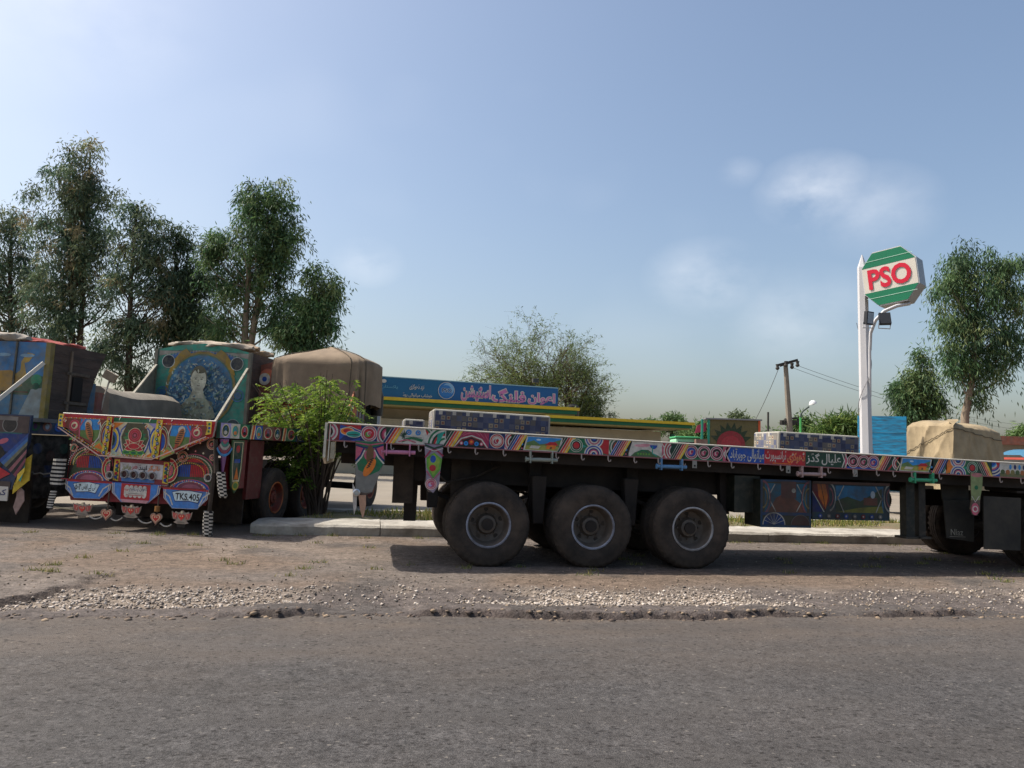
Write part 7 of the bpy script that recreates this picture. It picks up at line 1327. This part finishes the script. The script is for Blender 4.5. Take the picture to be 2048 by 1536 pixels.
# thorn tree behind the station: many bare twigs with thin grey green leaf
def thorn_tree():
    d = 54.0; r = np.random.default_rng(31); b0 = onD(1130, 890, d); t = thing('thorn_tree', 'wide feathery half-bare thorn tree spreading behind the blue signboard', 'tree', (float(b0[0]), float(b0[1]), 0)); off = np.array([float(b0[0]), float(b0[1]), 0]); mp = d / FPX
    b = MB(); tw = []; LV = []; 
    def grow(p, dr, ln, rad, lev):
        n = 3; pts = [p]; rads = [rad]; q_ = p.copy(); dd = dr.copy()
        for i in range(n):
            dd = dd + r.normal(size=3) * .14 + np.array([0, 0, .03 if lev < 3 else -.05]); dd /= np.linalg.norm(dd); q_ = q_ + dd * ln / n; pts.append(q_.copy()); rads.append(rad * (1 - .45 * (i + 1) / n))
        b.tube(pts, rads, 5 if lev < 2 else 3, caps=False)
        if lev >= 3: tw.append((pts[1], pts[-1]))
        if lev >= 5: return
        kids = (3, 3, 4, 4, 4)[lev]
        for k in range(kids):
            f = r.uniform(.45, 1.0) if lev else r.uniform(.7, 1.0); base = pts[min(int(f * n), n)]; v = r.normal(size=3); v -= dd * (v @ dd); v /= np.linalg.norm(v); sp = r.uniform(.45, .95); nd = dd * math.cos(sp) + v * math.sin(sp); nd[2] += .08; nd /= np.linalg.norm(nd); grow(base.copy(), nd, ln * r.uniform(.62, .82), rads[-1] * .78, lev + 1)
    tgt = [(915, 690), (865, 745), (890, 720), (870, 760), (940, 680), (985, 690), (1040, 680), (1120, 660), (1160, 690), (1200, 730), (1210, 780), (1070, 720), (1150, 740), (960, 735)]
    root = np.array([0, 0, 2.2]); b.tube([(0, 0, 0), (.05, 0, 1.2), tuple(root)], [.34, .28, .26], 8, caps=False)
    for px, py in tgt:
        e = onD(px + r.uniform(-10, 10), py, d + r.uniform(-3, 3)) - off; v = e - root; ln = np.linalg.norm(v); dr = v / ln; grow(root.copy(), dr, ln * .52, .17, 1)
    b.build('trunk', M_bark2, t)
    P0 = np.array([a_ for a_, c_ in tw]); P1 = np.array([c_ for a_, c_ in tw]); n = len(P0); k = 14
    f = r.random((n, k, 1)); c = (P0[:, None] * (1 - f) + P1[:, None] * f + r.normal(size=(n, k, 3)) * .10).reshape(-1, 3); patch = fbm(c[:, 0] + 50, c[:, 2] + 50, 3, 33, .45); keep = r.random(len(c)) < np.clip((patch - .30) * 3.6, .12, 1); c = c[keep]
    dd = r.normal(size=(len(c), 3)); dd /= np.linalg.norm(dd, axis=1, keepdims=True); V, F = leaf_quads(c, dd, r.uniform(.16, .34, len(c)), r.uniform(.035, .06, len(c)), r); cc = np.array([hx(x) for x in ('#5f7244', '#53663e', '#6d7c4e', '#5c6a48')])[r.integers(0, 4, len(c))]
    npmesh('crown', V, F, M_leafE, t, col=np.repeat(cc, 4, 0))
thorn_tree()

# bright feathery bush on the island
def island_bush():
    r = np.random.default_rng(41); g = onZ(632, 1030, .14); t = thing('bush', 'bright green feathery bush growing on the island between truck and trailer', 'bush', (float(g[0]), float(g[1]), .12)); off = np.array([float(g[0]), float(g[1]), .12]); d = float(np.dot(np.array([g[0], g[1], 0]), FW0))
    tgt = [(540, 790), (560, 770), (600, 765), (650, 752), (668, 748), (700, 770), (720, 800), (725, 830), (530, 830), (560, 820), (600, 800), (640, 790), (680, 800), (700, 840), (575, 850), (620, 840), (660, 850), (545, 860), (600, 880), (590, 915), (690, 790), (520, 765), (640, 760), (655, 820), (585, 790)]
    b = MB(); tips = []
    for px, py in tgt:
        for s_ in range(2):
            e = onD(px + r.normal() * 9, py + r.normal() * 9, d + r.uniform(-.75, .75)) - off; p0 = np.array([r.normal() * .08, r.normal() * .08, 0]); mid = (p0 * .5 + e * .5) * np.array([.6, .6, 1.0]); pts = [Vector((p0 * (1 - u_) ** 2 + 2 * mid * u_ * (1 - u_) + e * u_ * u_).tolist()) for u_ in np.linspace(0, 1, 8)]; b.tube(pts, [.026 * (1 - .8 * i / 7) for i in range(8)], 5, caps=False)
            for k in range(13): f = r.uniform(.64, 1.0); i = int(f * 7); i = min(i, 6); tips.append(np.array(pts[i].lerp(pts[i + 1], f * 7 - i)))
    for k in range(4): b.tube([(r.normal() * .05, r.normal() * .05, 0), (r.normal() * .1, r.normal() * .08, .5), (r.normal() * .16, r.normal() * .1, 1.1)], [.05, .045, .03], 6, caps=False)
    b.build('stem', M_bark2, t, smooth=50); V_, F_, C_ = [], [], []; nb = 0; pal_ = np.array([hx(x) for x in ('#6c862e', '#788f36', '#5a7429', '#86993f', '#4d6727')])
    for p in tips:
        ln = r.uniform(.22, .38); an = r.uniform(0, 6.28); ax = np.array([math.cos(an), math.sin(an), r.uniform(-.5, .25)]); ax /= np.linalg.norm(ax); n = 9; sd = np.cross(ax, [0, 0, 1]); sd /= np.linalg.norm(sd); u_ = np.linspace(.15, 1, n)[:, None]; c = p + ax * ln * u_ + np.array([0, 0, -1]) * (u_ ** 2) * .10
        for s_ in (-1, 1):
            dd = sd * s_ + ax * .45 + r.normal(size=(n, 3)) * .2 + np.array([0, 0, -.25]); dd /= np.linalg.norm(dd, axis=1, keepdims=True); V, F = leaf_quads(c, dd, r.uniform(.06, .105, n), r.uniform(.022, .036, n), r); V_.append(V); F_.append(F + nb); nb += len(V); C_.append(np.repeat(pal_[r.integers(0, 5)] * r.uniform(.8, 1.2, (n, 1)), 4, 0))
    npmesh('foliage', np.concatenate(V_), np.concatenate(F_), M_leafB, t, col=np.concatenate(C_))
island_bush()
